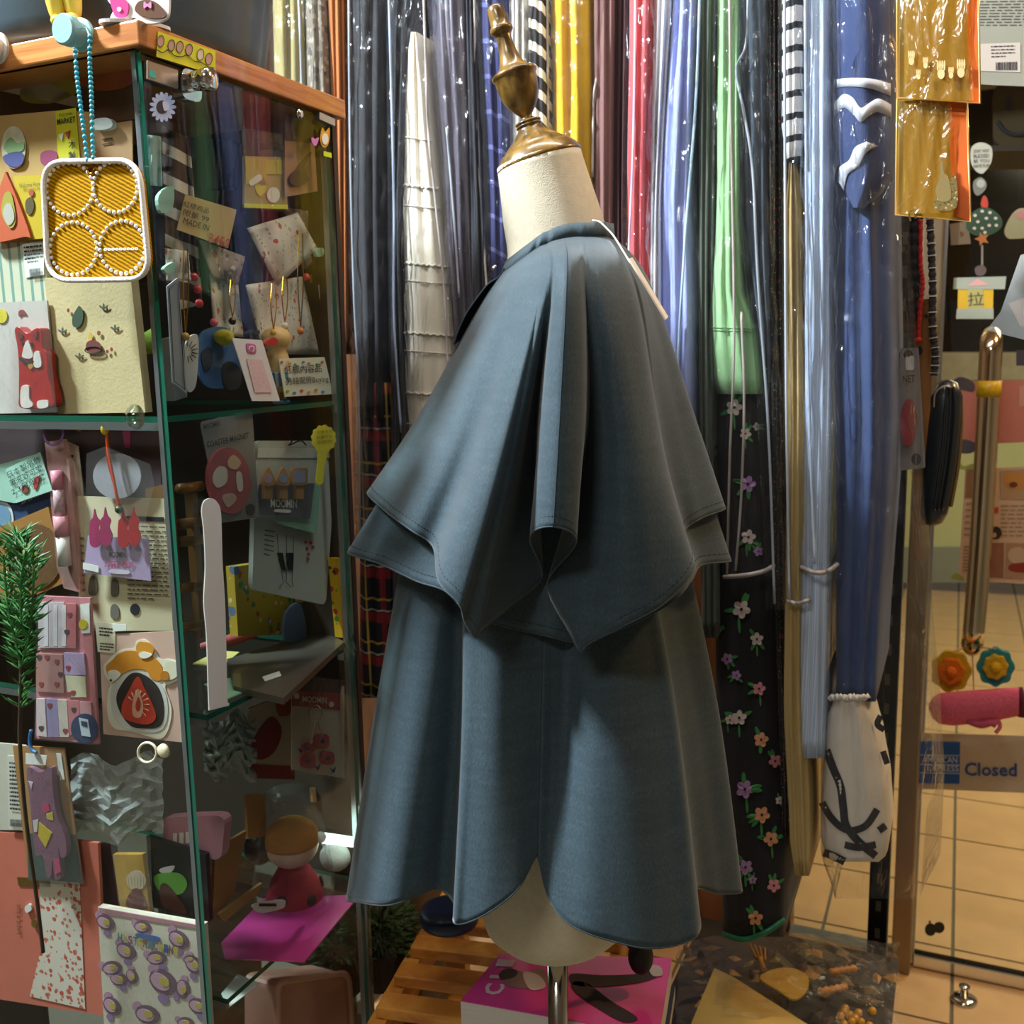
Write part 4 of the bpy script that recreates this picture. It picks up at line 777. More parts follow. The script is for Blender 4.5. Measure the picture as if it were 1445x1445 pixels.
lines(LF, .0295, [(178, 740), (234, 742), (240, 850), (180, 848)], 17, P('5f584a'), t, fill=.3, seed=5)
lines(LF, .0295, [(112, 756), (118, 756), (122, 880), (114, 880)], 12, P('5f584a'), t, fill=.3, seed=9)
# sticky-note set
t = item(LF, .018, [(55, 841), (127, 844), (139, 1050), (50, 1042)], .003, P('cf7f88'), 'sticky_note_set', 'pink sheet of strawberry sticky notes in a clear sleeve', 'stationery', [
    ('note_pad', [(54, 850), (90, 850), (92, 914), (54, 914)], P('dcc6cd'), .0005, .0015), ('note_pad', [(90, 852), (107, 852), (107, 915), (92, 914)], P('c96a70'), .0005, .0015), ('note_pad', [(51, 922), (88, 924), (90, 978), (51, 976)], P('b98078'), .0005, .0015), ('note_pad', [(90, 921), (118, 922), (121, 953), (91, 952)], P('bfa3c9'), .0005, .0015), ('note_pad', [(92, 953), (120, 955), (122, 984), (96, 984)], P('dcd2b2'), .0005, .0015),
    ('note_pad', [(51, 986), (63, 986), (66, 1040), (52, 1038)], P('d8c3c6'), .0005, .0015), ('note_pad', [(65, 986), (81, 987), (83, 1040), (68, 1040)], P('a795c2'), .0005, .0015), ('note_pad', [(81, 987), (94, 988), (97, 1040), (84, 1040)], P('dccdc0'), .0005, .0015), ('note_pad', [(95, 988), (111, 989), (114, 1030), (98, 1038)], P('cf7a80'), .0005, .0015), ('note_pad', [(112, 990), (128, 991), (130, 1020), (114, 1022)], P('d89aa0'), .0005, .0015),
    ('price_label', [(113, 853), (126, 851), (127, 893), (115, 894)], WHITE), ('yellow_dot', ell(117, 881, 6, 7), P('d8bf12'), .0014), ('navy_roundel', ell(119, 1028, 19, 21), P('1c2f5e'), .0026), ('roundel_print', [(111, 1013), (124, 1016), (128, 1040), (115, 1038)], P('cdd6e2'), .0034), ('roundel_inner', [(114, 1017), (122, 1019), (123, 1026), (115, 1024)], P('1c2f5e'), .004)])
for x in (62, 75, 87): link('pad_stripe', *pz(LF, [(x, 854), (x + 6, 854), (x + 6, 912), (x, 912)], .0157, .0002), P('e8dcdf'), t)
for i, (x, y) in enumerate([(55, 928), (66, 928), (80, 934), (85, 952), (80, 966), (58, 966), (94, 892), (98, 868), (96, 943), (58, 1028), (92, 1032), (70, 996), (104, 1002), (97, 980), (103, 978)]):
    link('strawberry', *pz(LF, blob([(x - 3, y - 3), (x + 3, y - 3), (x + 3, y + 1), (x, y + 4), (x - 3, y + 1)], 4), .0156, .0006), P('9a2f3c' if i % 3 else '4a2630'), t)
film(LF, [(52, 838), (130, 842), (141, 1052), (48, 1044)], .0095, t)
# strawberry sticker
t = item(LF, .019, [(140, 896), (254, 890), (262, 1048), (146, 1036)], .001, P('cfa99a'), 'strawberry_cake_sticker', 'dog-topped strawberry rice-cake sticker on a dusty pink card', 'sticker', [
    ('die_cut', blob([(146, 940), (152, 932), (168, 918), (188, 914), (193, 904), (206, 903), (216, 914), (226, 930), (238, 930), (254, 936), (254, 956), (240, 966), (233, 970), (242, 1000), (238, 1028), (228, 1042), (212, 1040), (184, 1032), (162, 1028), (152, 1010), (152, 976), (156, 966), (148, 952)], 5), P('e4dcc8'), .0004, .0006),
    ('rice_skin', blob([(160, 966), (180, 950), (208, 950), (230, 970), (237, 1002), (230, 1028), (210, 1034), (178, 1028), (160, 1010), (156, 985)]), P('cfc9c4'), .0012), ('bean_paste', blob([(170, 968), (186, 950), (206, 954), (224, 972), (231, 1000), (226, 1024), (204, 1028), (184, 1024), (170, 1006), (164, 986)]), M('2f2420', .8, var=.5, scale=250), .0018),
    ('strawberry', blob([(194, 955), (204, 972), (214, 992), (220, 1012), (210, 1022), (190, 1020), (174, 1012), (172, 996), (182, 974)]), M('c8402c', .6, var=.2, scale=120), .0024), ('strawberry_core', blob([(194, 972), (202, 996), (198, 1012), (188, 1010), (187, 992)]), P('e0a48a'), .003), ('strawberry_heart', blob([(195, 984), (198, 996), (194, 1004), (191, 996)]), P('b23024'), .0036),
    ('dog', blob([(150, 940), (158, 932), (168, 922), (186, 918), (206, 924), (222, 932), (230, 948), (226, 960), (214, 958), (206, 946), (190, 944), (178, 948), (168, 954), (158, 962), (152, 954)]), P('cf8420'), .0018), ('dog_muzzle', blob([(152, 948), (162, 946), (170, 952), (160, 962), (155, 962)]), P('e8e0d0'), .0024), ('puppy', blob([(192, 912), (196, 906), (204, 906), (212, 908), (217, 916), (212, 926), (200, 926), (193, 920)]), P('d8902c'), .0024), ('puppy_muzzle', blob([(196, 922), (204, 920), (214, 924), (206, 929), (198, 928)]), P('ece6da'), .003),
    ('tail', blob([(230, 944), (236, 934), (248, 934), (253, 944), (248, 956), (236, 960), (228, 958), (232, 952)]), P('ddd6bd'), .0024), ('tail_tip', blob([(228, 948), (236, 948), (238, 958), (230, 960), (226, 956)]), P('b9741c'), .003), ('nose', ell(156, 960, 1.6), INK, .0032),
    ('header_label', [(134, 877), (163, 880), (162, 922), (138, 920)], P('dcd2b8'), .0004), ('price_sticker', [(158, 880), (178, 881), (178, 890), (160, 891)], WHITE, .0012)])
for k in range(9):
    a = -2.6 + k * .42; link('strawberry_seed', *pz(LF, [(194 + 8 * math.cos(a), 995 + 12 * math.sin(a)), (194 + 16 * math.cos(a), 995 + 21 * math.sin(a)), (194.8 + 16 * math.cos(a + .08), 995 + 21 * math.sin(a + .08))], .0152, .0003), P('ead0b4'), t)
lines(LF, .0178, [(140, 884), (160, 886), (159, 900), (140, 898)], 3, INK, t); lines(LF, .0178, [(141, 906), (161, 908), (160, 920), (141, 918)], 3, INK, t)
# --- rosemary sprig in front of the glass
ROS = M('2f6a2c', .5, var=.35, scale=60); STEM = M('3a2c1a', .7, var=.2)
t = thing('rosemary_sprig', 'artificial rosemary sprig on a dark stem in front of the glass pane', 'plant', LF(60, 1342, -.03))
stem = [(28, 760), (30, 850), (30, 960), (28, 1040), (33, 1120), (42, 1200), (52, 1270), (61, 1344)]
sp_ = [(p.x, p.y) for p in spline(stem, 8)]; link('stem', *tube([LF(x, y, -.03) for x, y in sp_], .0021, 8), STEM, t, smooth=True)
rnd = random.Random(5)
def leaf(b, d, L, wd):
    d = d.normalized(); s = d.cross(-VV).normalized() * wd; n_ = -VV * wd * .5
    tip = b + d * L - ZZ * L * .0; m = b + d * L * .45
    return [b, m + s, tip, m - s, m + n_], [(0, 1, 4), (1, 2, 4), (2, 3, 4), (3, 0, 4)]
def sprig(path, n, d0, L0):
    vf = []
    pts = [LF(p.x, p.y, d0) for p in spline(path, 10)]
    for k in range(n):
        i = int(len(pts) * k / n); b = pts[i]; a = rnd.uniform(0, 6.283)
        d = (UU * math.cos(a) + VV * math.sin(a) * .6) * .85 + ZZ * rnd.uniform(.25, .8)
        vf.append(leaf(b, d, L0 * rnd.uniform(.7, 1.15), .0017))
    vf.append(tube(pts[::3], .0012, 6)); return join(*vf)
for path, n, d0 in (([(28, 1000), (30, 900), (26, 800), (24, 755)], 150, -.03), ([(30, 940), (44, 880), (48, 790)], 110, -.034), ([(28, 930), (12, 860), (4, 770)], 110, -.034), ([(30, 880), (30, 820), (38, 770)], 60, -.04), ([(28, 900), (14, 830), (16, 760)], 60, -.028)):
    link('leafy_branch', *sprig(path, n, d0, .024), ROS, t)
# --- lower compartment
t = item(LF, .03, [(-30, 1046), (36, 1052), (34, 1172), (-30, 1170)], .002, P('cbc4b6'), 'barcode_leaflet', 'white back label with barcode behind the sprig stem', 'leaflet')
t2 = item(LF, .026, [(10, 1066), (32, 1068), (33, 1172), (12, 1170)], .001, P('d6cfc2'), 'printed_label', 'white printed label with barcode left of the glove packet', 'label', None)
barcode(LF, .0245, [(14, 1156), (31, 1157), (31, 1167), (14, 1166)], INK, t2); lines(LF, .0245, [(13, 1074), (31, 1076), (31, 1146), (14, 1144)], 12, INK, t2, seed=4)
t = item(LF, .022, [(18, 1052), (90, 1056), (116, 1246), (40, 1240)], .002, M('a97a44', .75, var=.12), 'glove_packet', 'purple knitted glove packed on a kraft card with a dark base', 'gloves', [('dark_base', [(38, 1176), (106, 1178), (116, 1246), (40, 1240)], P('3a4640'), .0004), ('side_label', [(79, 1063), (86, 1064), (91, 1100), (85, 1101)], WHITE), ('barcode_tag', [(36, 1063), (66, 1066), (64, 1080), (36, 1078)], WHITE, .005)])
GLV = M('86546c', .8, var=.15, scale=80, bump=.3)
glv = blob([(38, 1084), (56, 1090), (72, 1084), (74, 1110), (80, 1150), (92, 1182), (93, 1206), (86, 1210), (82, 1196), (85, 1226), (84, 1240), (77, 1240), (74, 1214), (72, 1236), (66, 1238), (62, 1214), (58, 1206), (50, 1206), (46, 1176), (42, 1130)], 5)
g_ = bev(link('glove', *pz(LF, glv, .012, .007), GLV, t), .002)
for q, c in (([(55, 1160), (73, 1175), (64, 1196), (54, 1180)], 'd8b81c'), ([(46, 1158), (54, 1156), (52, 1174), (48, 1174)], 'd8cfc8'), ([(65, 1148), (74, 1146), (75, 1158), (66, 1156)], 'cdbb4a'), ([(40, 1102), (46, 1104), (44, 1114)], 'd8cfd0'), ([(59, 1136), (68, 1134), (70, 1144), (62, 1148)], 'd0386e'), ([(76, 1214), (83, 1212), (86, 1230), (78, 1234)], 'c8466e')): link('knit_patch', *pz(LF, q, .0112, .0006), P(c), g_)
film(LF, [(34, 1054), (92, 1058), (118, 1248), (40, 1242)], .009, t)
solo('blue_hook', tube(spline([LF(44, 1030, .016), LF(42, 1046, .015), LF(45, 1058, .014), LF(52, 1062, .014)], 5), .002, 8), M('3a6ea8', .3), 'small blue hook holding the glove packet', 'hook', None, True)
t = item(LF, .03, [(-40, 1172), (30, 1176), (138, 1190), (150, 1434), (-40, 1404)], .004, P('d0705c', var=.1), 'coral_gift_wallet', 'coral paper wallet with a white and red floral panel', 'wallet', [('floral_panel', [(55, 1240), (112, 1244), (120, 1424), (42, 1406), (60, 1330)], spots('wallet_floral', 'ded2c4', ('c4503f', 'c96a58'), 90, .3), .0006), ('gold_band', [(24, 1238), (70, 1240), (72, 1252), (26, 1250)], M('8f6a2c', .35, .7)), ('white_stone', blob([(35, 1280), (42, 1276), (44, 1284), (37, 1288)]), WHITE, .001, .002), ('brass_stud', ell(48, 1303, 4, 6), M('a8803a', .3, .8), .001, .002)])
text(LF, .0285, 'PAUL & JOE', [(22, 1318), (22, 1276), (29, 1276), (29, 1318)], P('8f4a34'), t)
t = item(LF, .05, [(142, 1190), (162, 1196), (168, 1290), (144, 1282)], .004, P('4a2024'), 'maroon_box', 'narrow dark maroon box behind the yellow packet', 'box')
t = item(LF, .036, [(159, 1206), (201, 1206), (212, 1292), (170, 1284)], .006, M('b98f36', .5, var=.15), 'yellow_packet', 'mustard yellow packet with brown striped print behind the patterned pack', 'packet', [('lantern_print', blob([(178, 1240), (186, 1230), (198, 1230), (206, 1242), (200, 1254), (184, 1254)]), P('c9b79a')), ('skirt_print', blob([(186, 1256), (198, 1256), (206, 1282), (178, 1278)]), P('6a3026'))])
for k in range(6): link('print_line', *tube([LF(181 + 4.4 * k, 1238, .0352), LF(183 + 4 * k, 1252, .0352)], .0005, 4), P('5a2a22'), t)
film(LF, [(155, 1186), (212, 1176), (216, 1292), (168, 1284)], .028, t)
t = item(LF, .045, [(206, 1180), (290, 1206), (296, 1300), (214, 1280)], .006, M('1c1a1a', .4, var=.3), 'black_packet', 'black packet with a bright green corner and chocolate bar', 'packet', [('green_leaf', blob([(218, 1236), (250, 1232), (264, 1246), (254, 1262), (226, 1258)]), P('5f9a3a')), ('chocolate', blob([(226, 1250), (238, 1250), (264, 1286), (250, 1288), (228, 1276)]), M('4a201c', .3), .001), ('white_mark', blob([(226, 1226), (246, 1222), (240, 1232), (228, 1232)], 4), P('b9b4ac'))])
t = item(LF, .055, rq([(226, 1154), (318, 1150), (312, 1216), (232, 1196)], .2), .012, P('b87f8c', var=.15), 'pink_pouch', 'dusty pink zip pouch with pale stripes behind the glass corner', 'pouch', [('pale_tooth', rect(244 + 9 * k, 1176 - k, 250 + 9 * k, 1192 - k), P('dcd2ca')) for k in range(3)])
t = item(LF, .016, [(138, 1280), (286, 1306), (296, 1470), (148, 1470)], .008, P('d6cab8'), 'patterned_cloth_pack', 'folded white cloth printed with purple brown motifs in a clear packet', 'packet', [('blue_banner', rq([(190, 1316), (226, 1322), (226, 1330), (192, 1324)], .35), P('3a5fa0')), ('pink_trim', [(139, 1281), (286, 1307), (287, 1312), (139, 1288)], P('b87a86'))])
for k, (ch, c) in enumerate(zip('HYSTERICMINI', ('3f7a8a', 'c9b02a', '8a3a5a', '3a4f8a', 'c9b02a', '8a5a3a', '3f7a8a', '8a3a5a', 'c9b02a', '3a4f8a', '8a3a5a', 'c9b02a'))):
    x = 166 + 7.2 * k; y = 1328 + 1.75 * k; text(LF, .0148, ch, [(x, y), (x + 6, y + 1.5), (x + 6.5, y - 10), (x + .5, y - 12)], P(c), t, bold=.02)
def motif(x, y, r, a):
    ca, sa = math.cos(a), math.sin(a)
    def R(pts): return [(x + px * ca - py * sa, y + px * sa + py * ca) for px, py in pts]
    link('motif_body', *pz(LF, R(ell(0, 0, r, r * .72, 16)), .0150, .0004), P('6a4058'), t); link('motif_face', *pz(LF, R(ell(-r * .15, r * .1, r * .72, r * .45, 14)), .0145, .0004), P('c99ab0'), t)
    link('motif_centre', *pz(LF, R(ell(r * .05, -.05 * r, r * .35, r * .28, 12)), .0140, .0004), P('c2ac3a'), t); link('motif_ear', *pz(LF, R(ell(-r * 1.05, -.3 * r, r * .35, r * .4, 12)), .0150, .0004), P('b88aa6'), t); link('motif_ear', *pz(LF, R(ell(r * .7, r * .8, r * .4, r * .3, 12)), .0150, .0004), P('8f6aa0'), t)
for x, y, r, a in ((149, 1302, 14, .6), (201, 1308, 12, .2), (252, 1326, 16, .7), (178, 1342, 15, .6), (221, 1352, 14, .1), (158, 1366, 14, 0), (168, 1382, 13, .3), (186, 1378, 11, 1.2), (274, 1362, 15, .8), (230, 1386, 22, .7), (258, 1396, 14, 1.4), (158, 1420, 15, .9), (208, 1432, 18, .4), (280, 1420, 15, .5), (262, 1444, 12, .2), (268, 1354, 9, 0)): motif(x, y, r, a)
film(LF, [(136, 1276), (288, 1302), (298, 1470), (146, 1470)], .007, t)
rg = solo('cream_ring_hook', join(tube([LF(x, y, -.004) for x, y in ell(208, 1062, 13, 14, 24)], .0014, 8, True), lathe([(0, .0075), (.003, .007), (.005, .004)], LF(232, 1059, -.0005), -VV, 20)), M('d0c9a8', .4), 'cream suction hook with ring stuck on the glass pane', 'hook', None, True)
solo('clear_suction_cup', lathe([(0, .012), (.002, .011), (.005, .006), (.008, .004)], LF(191, 588, -.0005), -VV, 24), clear('cup_rubber', (.85, .92, .85), .08, gloss=.6, base=.08), 'clear suction cup on the pane below the tote', 'hook', None, True)
# crumpled film bundles low in the cabinet
def crumple(name, label, pl, poly, d, mat, amp=.012, seed=1, n=14):
    rnd = random.Random(seed); x0, x1 = min(p[0] for p in poly), max(p[0] for p in poly); y0, y1 = min(p[1] for p in poly), max(p[1] for p in poly)
    rows = [[pl(x0 + (x1 - x0) * j / n + rnd.uniform(-2, 2), y0 + (y1 - y0) * i / n + rnd.uniform(-2, 2) + 10 * math.sin(j * .7 + seed), d - amp * 1.5 * (math.sin(math.pi * i / n) * math.sin(math.pi * j / n)) + rnd.uniform(-amp, amp) * .5) for j in range(n + 1)] for i in range(n + 1)]
    return solo(name, grid(rows), mat, label, 'packet')
crumple('crumpled_film', 'crumpled clear film packet hanging in the lower compartment under the ring hook', LF, [(100, 1070), (230, 1180)], .05, PACKM, .012, 3)
# ------------------------------------------------------------------ ware seen through the right pane
FLR = spots('floral_cotton', 'c9c4bd', ('b0564a', '8fb0a4', 'd9a9a4', '6f8f9a', '9a8a4a'), 55, .17)
FLB = spots('floral_cotton_brown', '8f8078', ('a8483c', 'b9aca0', '6a5a50', 'c9c2b8'), 50, .2)
def drape(pl, poly, d, mat, name, label, cat, amp=.008, n=10, seed=0, group=None, parent=None):
    """hanging or folded cloth: quad poly (tl,tr,br,bl) with soft folds"""
    tl, tr, br, bl_ = [V((a, b, 0)) for a, b in poly]; rows = []
    for i in range(n + 1):
        row = []
        for j in range(n + 1):
            s, t_ = j / n, i / n; p = tl.lerp(tr, s).lerp(bl_.lerp(br, s), t_)
            row.append(pl(p.x, p.y, d + amp * (.6 * math.sin(s * 9 + seed + t_ * 2) + .4 * math.sin(t_ * 7 + seed * 2 + s * 3))))
        rows.append(row)
    v, f = grid(rows)
    if parent is not None: o = link(name, v, f, mat, parent, smooth=True)
    else: o = solo(name, (v, f), mat, label, cat, group, True)
    m = o.modifiers.new('thickness', 'SOLIDIFY'); m.thickness = .0015; return o
# upper compartment
drape(RP, [(228, 178), (268, 196), (286, 430), (236, 440)], .05, stripes('brown_hoops', 'cfc6bb', '4a332b', 2, 33, .38, curve=.5), 'striped_scarf', 'brown and white striped scarf folded at the cabinet corner', 'scarf', .010, 12)
drape(RP, [(205, 190), (226, 192), (228, 262), (212, 262)], .02, P('9fc4c4'), 'mint_ribbon', 'pale mint ribbon strip inside the glass door near the daisy sticker', 'ribbon', .003)
drape(RP, [(290, 196), (326, 196), (334, 268), (292, 270)], .09, P('20273f', var=.3), 'navy_scarf', 'dark navy folded scarf at the back of the upper shelf', 'scarf', .006)
drape(RP, [(322, 200), (346, 204), (346, 300), (300, 312), (296, 282), (330, 270)][:4], .10, P('5a1f22', var=.3), 'crimson_scarf', 'crimson crocheted scarf behind the yellow packet', 'scarf', .008, seed=2)
t = item(RP, .03, [(262, 274), (334, 296), (322, 350), (250, 324)], .001, P('b39a6a'), 'price_card', 'kraft price card with handwriting and a red 345 in the upper shelf', 'price card', None)
for k, sx in enumerate(('紅標商品', '限量 99', 'MADE IN')): text(RP, .0285, sx, [(258, 291 + 12 * k), (294, 302 + 12 * k), (296, 294 + 12 * k), (260, 283 + 12 * k)], INK, t, 'handwriting', 0)
text(RP, .0280, '3450', [(294, 342), (322, 350), (326, 338), (296, 328)], P('b02a2a'), t, 'handwriting', .01)
t = item(RP, .03, [(345, 220), (402, 222), (406, 294), (345, 288)], .003, P('b39a5a'), 'yellow_charm_packet', 'clear packet with a yellow printed card and round white seal', 'packet', [('yellow_panel', [(346, 222), (376, 224), (376, 262), (347, 260)], P('c6a92a')), ('yellow_panel', [(376, 225), (402, 226), (400, 246), (376, 246)], P('c9b83a')), ('yellow_mark', blob([(360, 262), (372, 250), (376, 268), (366, 276)]), P('d9c81a')), ('white_seal', ell(386, 275, 9, 11), WHITE, .0012), ('yellow_edge', [(345, 287), (406, 289), (406, 295), (345, 293)], P('d9dc12'), .0012), ('white_charm', blob([(352, 256), (366, 246), (370, 252), (356, 262)]), WHITE, .001)])
film(RP, [(342, 180), (398, 190), (408, 298), (342, 294)], .022, t)
t = thing('rolled_print', 'rolled grey paper print standing at the back of the upper shelf', 'paper roll', RP(380, 260, .08))
link('roll', *tube([RP(383, 260, .08), RP(384, 140, .08)], .014, 20), P('8f877c', var=.2), t, smooth=True); link('band', *tube([RP(383.5, 216, .08), RP(383.6, 206, .08)], .0145, 20), P('5a544e'), t, smooth=True)
t = item(RP, .025, [(402, 196), (444, 200), (448, 270), (402, 278)], .001, P('a97f62'), 'pinecone_card', 'kraft card with dried pine sprig motif beside the yellow packet', 'card', [('pinecone', blob([(410, 250), (420, 240), (432, 244), (436, 254), (424, 262), (412, 260)]), P('4a3022'), .001, .003), ('sprig', blob([(418, 240), (428, 226), (440, 214), (432, 232), (424, 242)], 4), P('6a4632'), .001, .001), ('dark_panel', [(402, 162), (440, 168), (444, 202), (402, 198)], P('4a3228'))])
# floral purses
for i, (q, mt, d, lab) in enumerate(((([(350, 322), (420, 300), (448, 350), (392, 404)]), FLR, .030, 'white floral cotton pouch lying tilted below the yellow packet'), (([(400, 292), (452, 300), (460, 352), (430, 380)]), FLB, .045, 'brown floral cotton pouch in film behind the white floral one'), (([(280, 338), (346, 362), (336, 402), (300, 392)]), FLB, .040, 'brown floral folded cloth under the kraft price card'), (([(296, 386), (336, 400), (344, 476), (304, 470)]), FLR, .050, 'narrow white floral strap pouch behind the yellow cap'), (([(346, 402), (426, 390), (450, 500), (372, 500)]), FLR, .040, 'large gathered floral drawstring pouch behind the lips figurine'), (([(232, 350), (266, 356), (270, 396), (236, 396)]), FLR, .030, 'small floral pouch with mint bow at the glass corner'))):
    drape(RP, q, d, mt, 'floral_pouch', lab, 'pouch', .007, seed=i * 1.3, group='floral cotton pouches in the cabinet')
GOLD = M('c99a3a', .2, 1, var=.1)
for i, (x, y0, y1, c) in enumerate(((262, 352, 470, 'c9a24a'), (328, 395, 448, '2a2018'), (386, 400, 465, 'c9a24a'), (402, 390, 455, 'd9cfc0'), (424, 330, 462, 'd8742a'))):
    t = thing('necklace', ['gold chain necklace hanging at the glass corner', 'gold chain with a dark pendant above the yellow cap', 'double gold chain with small drop behind the lips figurine', 'gold chain with a pearl pendant beside the double chain', 'long gold chain with orange and black beads'][i], 'necklace', RP(x, y1, .022), 'necklaces hanging in the cabinet')
    for dx in (-4, 4): link('chain', *tube(spline([RP(x + dx * .6, y0, .022), RP(x + dx, (y0 + y1) / 2, .021), RP(x, y1, .02)], 6), .0007, 5), GOLD, t)
    link('pendant', *ball(RP(x, y1 + 5, .02), .0042, n=10, m=7), M(c, .3, coat=.5), t, smooth=True)
for i, (x, y) in enumerate(((274, 391), (279, 408), (281, 428), (432, 391), (302, 455))): solo('red_bead', ball(RP(x, y, .024), .0045, n=10, m=7), M('c9303a' if i < 4 else 'd2607a', .35, coat=.3), ['red felt bead on a cord, topmost of three at the corner', 'red felt bead, middle of three at the corner', 'red felt bead, lowest of three at the corner', 'red felt bead by the right rail', 'pink felt bead above the painted screen'][i], 'bead', 'felt beads in the cabinet', True)
for q, lab in (([(446, 352), (456, 350), (456, 360), (448, 362)], 'pale green bow on the pouch near the right rail'), ([(232, 378), (246, 370), (246, 384), (236, 386)], 'pale green bow at the glass corner'), ([(224, 276), (244, 262), (244, 292), (228, 300)], 'mint fabric bow on the striped scarf')):
    solo('ribbon_bow', pz(RP, blob(q, 4), .018, .004), P('9fc8b4'), lab, 'bow', 'mint bows in the cabinet')
solo('wooden_board', pz(RP, [(440, 388), (462, 380), (470, 540), (452, 540)], .045, .004), P('a8763a'), 'upright wooden strip standing by the right rail', 'board')
solo('white_sheet', pz(RP, [(450, 402), (462, 396), (474, 546), (462, 548)], .035, .001), P('bfb9b0'), 'plain white sheet standing in front of the wooden strip', 'sheet')
t = item(RP, .022, [(236, 404), (252, 391), (264, 556), (244, 540)], .0015, P('a09da2'), 'door_standee', 'grey door-shaped card standee with ink outlines', 'standee', None)
link('ink_outline', *tube([RP(x, y, .0205) for x, y in ((239, 408), (251, 396), (261, 550), (246, 538))], .0005, 4, True), INK, t)
t = item(RP, .026, blob([(262, 486), (278, 472), (280, 500), (276, 545), (264, 548)]), .0015, P('b9b7b6'), 'sun_standee', 'pale card standee with inked sun rays beside the door card', 'standee', None)
for k in range(8):
    a = -1.5 + k * .42; link('sun_ray', *tube([RP(264 + 7 * math.cos(a), 496 + 7 * math.sin(a), .0245), RP(264 + 15 * math.cos(a), 496 + 16 * math.sin(a), .0245)], .0005, 4), INK, t)
t = item(RP, .045, blob([(280, 478), (300, 462), (324, 466), (340, 500), (336, 540), (300, 548), (282, 530)]), .002, M('3a5f93', .6, var=.5, scale=60), 'painted_screen', 'blue and black painted card screen behind the white card', 'screen', [('dark_shape', blob([(314, 518), (326, 510), (340, 522), (338, 546), (318, 548)]), P('23262e')), ('dark_shape', blob([(284, 500), (296, 490), (300, 512), (290, 526)]), P('1c2a44'))])
t = thing('felt_hat', 'small yellow felt hat on the painted screen', 'hat', RP(316, 486, .036)); link('crown', *ball(RP(316, 476, .036), .011, .011, .0085), P('b9ae2a'), t, smooth=True); link('brim', *pz(RP, blob([(316, 474), (328, 472), (328, 480), (316, 486)], 4), .032, .004), P('b9ae2a'), t)
# lips figurine
t = thing('lips_figurine', 'toy figurine with big red lips and blue striped shorts', 'figurine', RP(388, 562, .026))
SK = M('d9b47a', .45, var=.06)
fc = RP(392, 520, .026)
link('body', *lathe([(-.0285, .006), (-.026, .010), (-.018, .0125), (-.006, .0145), (.006, .0145), (.014, .0125), (.020, .010), (.024, .0135), (.030, .0165), (.036, .0165), (.042, .013), (.046, .005)], fc + ZZ * .001, ZZ, 24), SK, t, smooth=True)
link('lips', *pz(RP, blob([(376, 482), (386, 476), (392, 480), (390, 486), (380, 488), (374, 486)], 4), .006, .006), M('c23a34', .3, coat=.5), t)
link('hair', *pz(RP, blob([(352, 470), (362, 465), (366, 470), (358, 476), (354, 480)], 4), .012, .008), INK, t); link('eye_patch', *pz(RP, blob([(358, 468), (366, 466), (366, 472), (360, 473)], 4), .0095, .002), INK, t)
sh_ = lathe([(-.021, .0122), (-.012, .0152), (-.006, .0156), (-.005, .015)], fc + ZZ * .001, ZZ, 24); link('shorts', *sh_, stripes('short_stripes', '3f86b8', 'd9d9d4', 0, 150, .5), t)
for s in (-1, 1): link('leg', *tube([fc + VV * (.006 * s) - ZZ * .026, fc + VV * (.006 * s) - ZZ * .036], .0045, 10), SK, t, smooth=True); link('shoe', *ball(fc + VV * (.006 * s) - ZZ * .0375 + UU * .002, .0065, .006, .003), P('4a9ac2'), t, smooth=True)
t = item(RP, .004, [(328, 477), (370, 480), (395, 566), (356, 566)], .0008, P('d6d3da'), 'social_media_card', 'white standing card with a camera icon and pale pink print', 'card', [('icon', rq([(347, 484), (361, 486), (362, 499), (350, 498)], .25), M('c2609a', .5, var=.4, scale=300)), ('icon_ring', ell(355.5, 492, 4, 4.5, 14), P('e4dfe6'), .0012), ('icon_centre', ell(355.5, 492, 2.6, 3, 12), P('b85a9a'), .0017), ('pink_print', rq([(348, 506), (370, 508), (384, 554), (360, 554)], .05), M('d9b9c2', .7, var=.35, scale=500), .0005)])
t = item(RP, .012, [(393, 506), (458, 504), (470, 556), (402, 560)], .001, P('dedacb'), 'shop_sign_card', 'white card with black brush lettering and coloured confetti border', 'sign', [('confetti', ell(398 + 9.5 * k + (2 if k % 2 else 0), 511 + (k % 3) * 1.5 + (40 if k > 6 else 0) - (k > 6) * 1, 2, 1.6, 8), P(('c9503a', 'd9a03a', '6aa06a', '4a8ab8', 'd9763a', '7ab03a', 'c9503a')[k % 7]), .0005) for k in range(7)] + [('confetti', ell(406 + 10 * k, 552 - k * .4 + (k % 2) * 3, 2.4, 2, 8), P(('7ab03a', '4a8ab8', 'c9503a', 'd9a03a', 'd98a2a', '4a8ab8')[k % 6]), .0005) for k in range(6)])
text(RP, .0105, '紅標內容品', [(402, 528), (454, 525), (453, 513), (401, 516)], INK, t, 'brush_lettering', .004); text(RP, .0105, '另錢關勞Buying', [(404, 545), (464, 541), (463, 529), (403, 533)], INK, t, 'brush_lettering', .004)
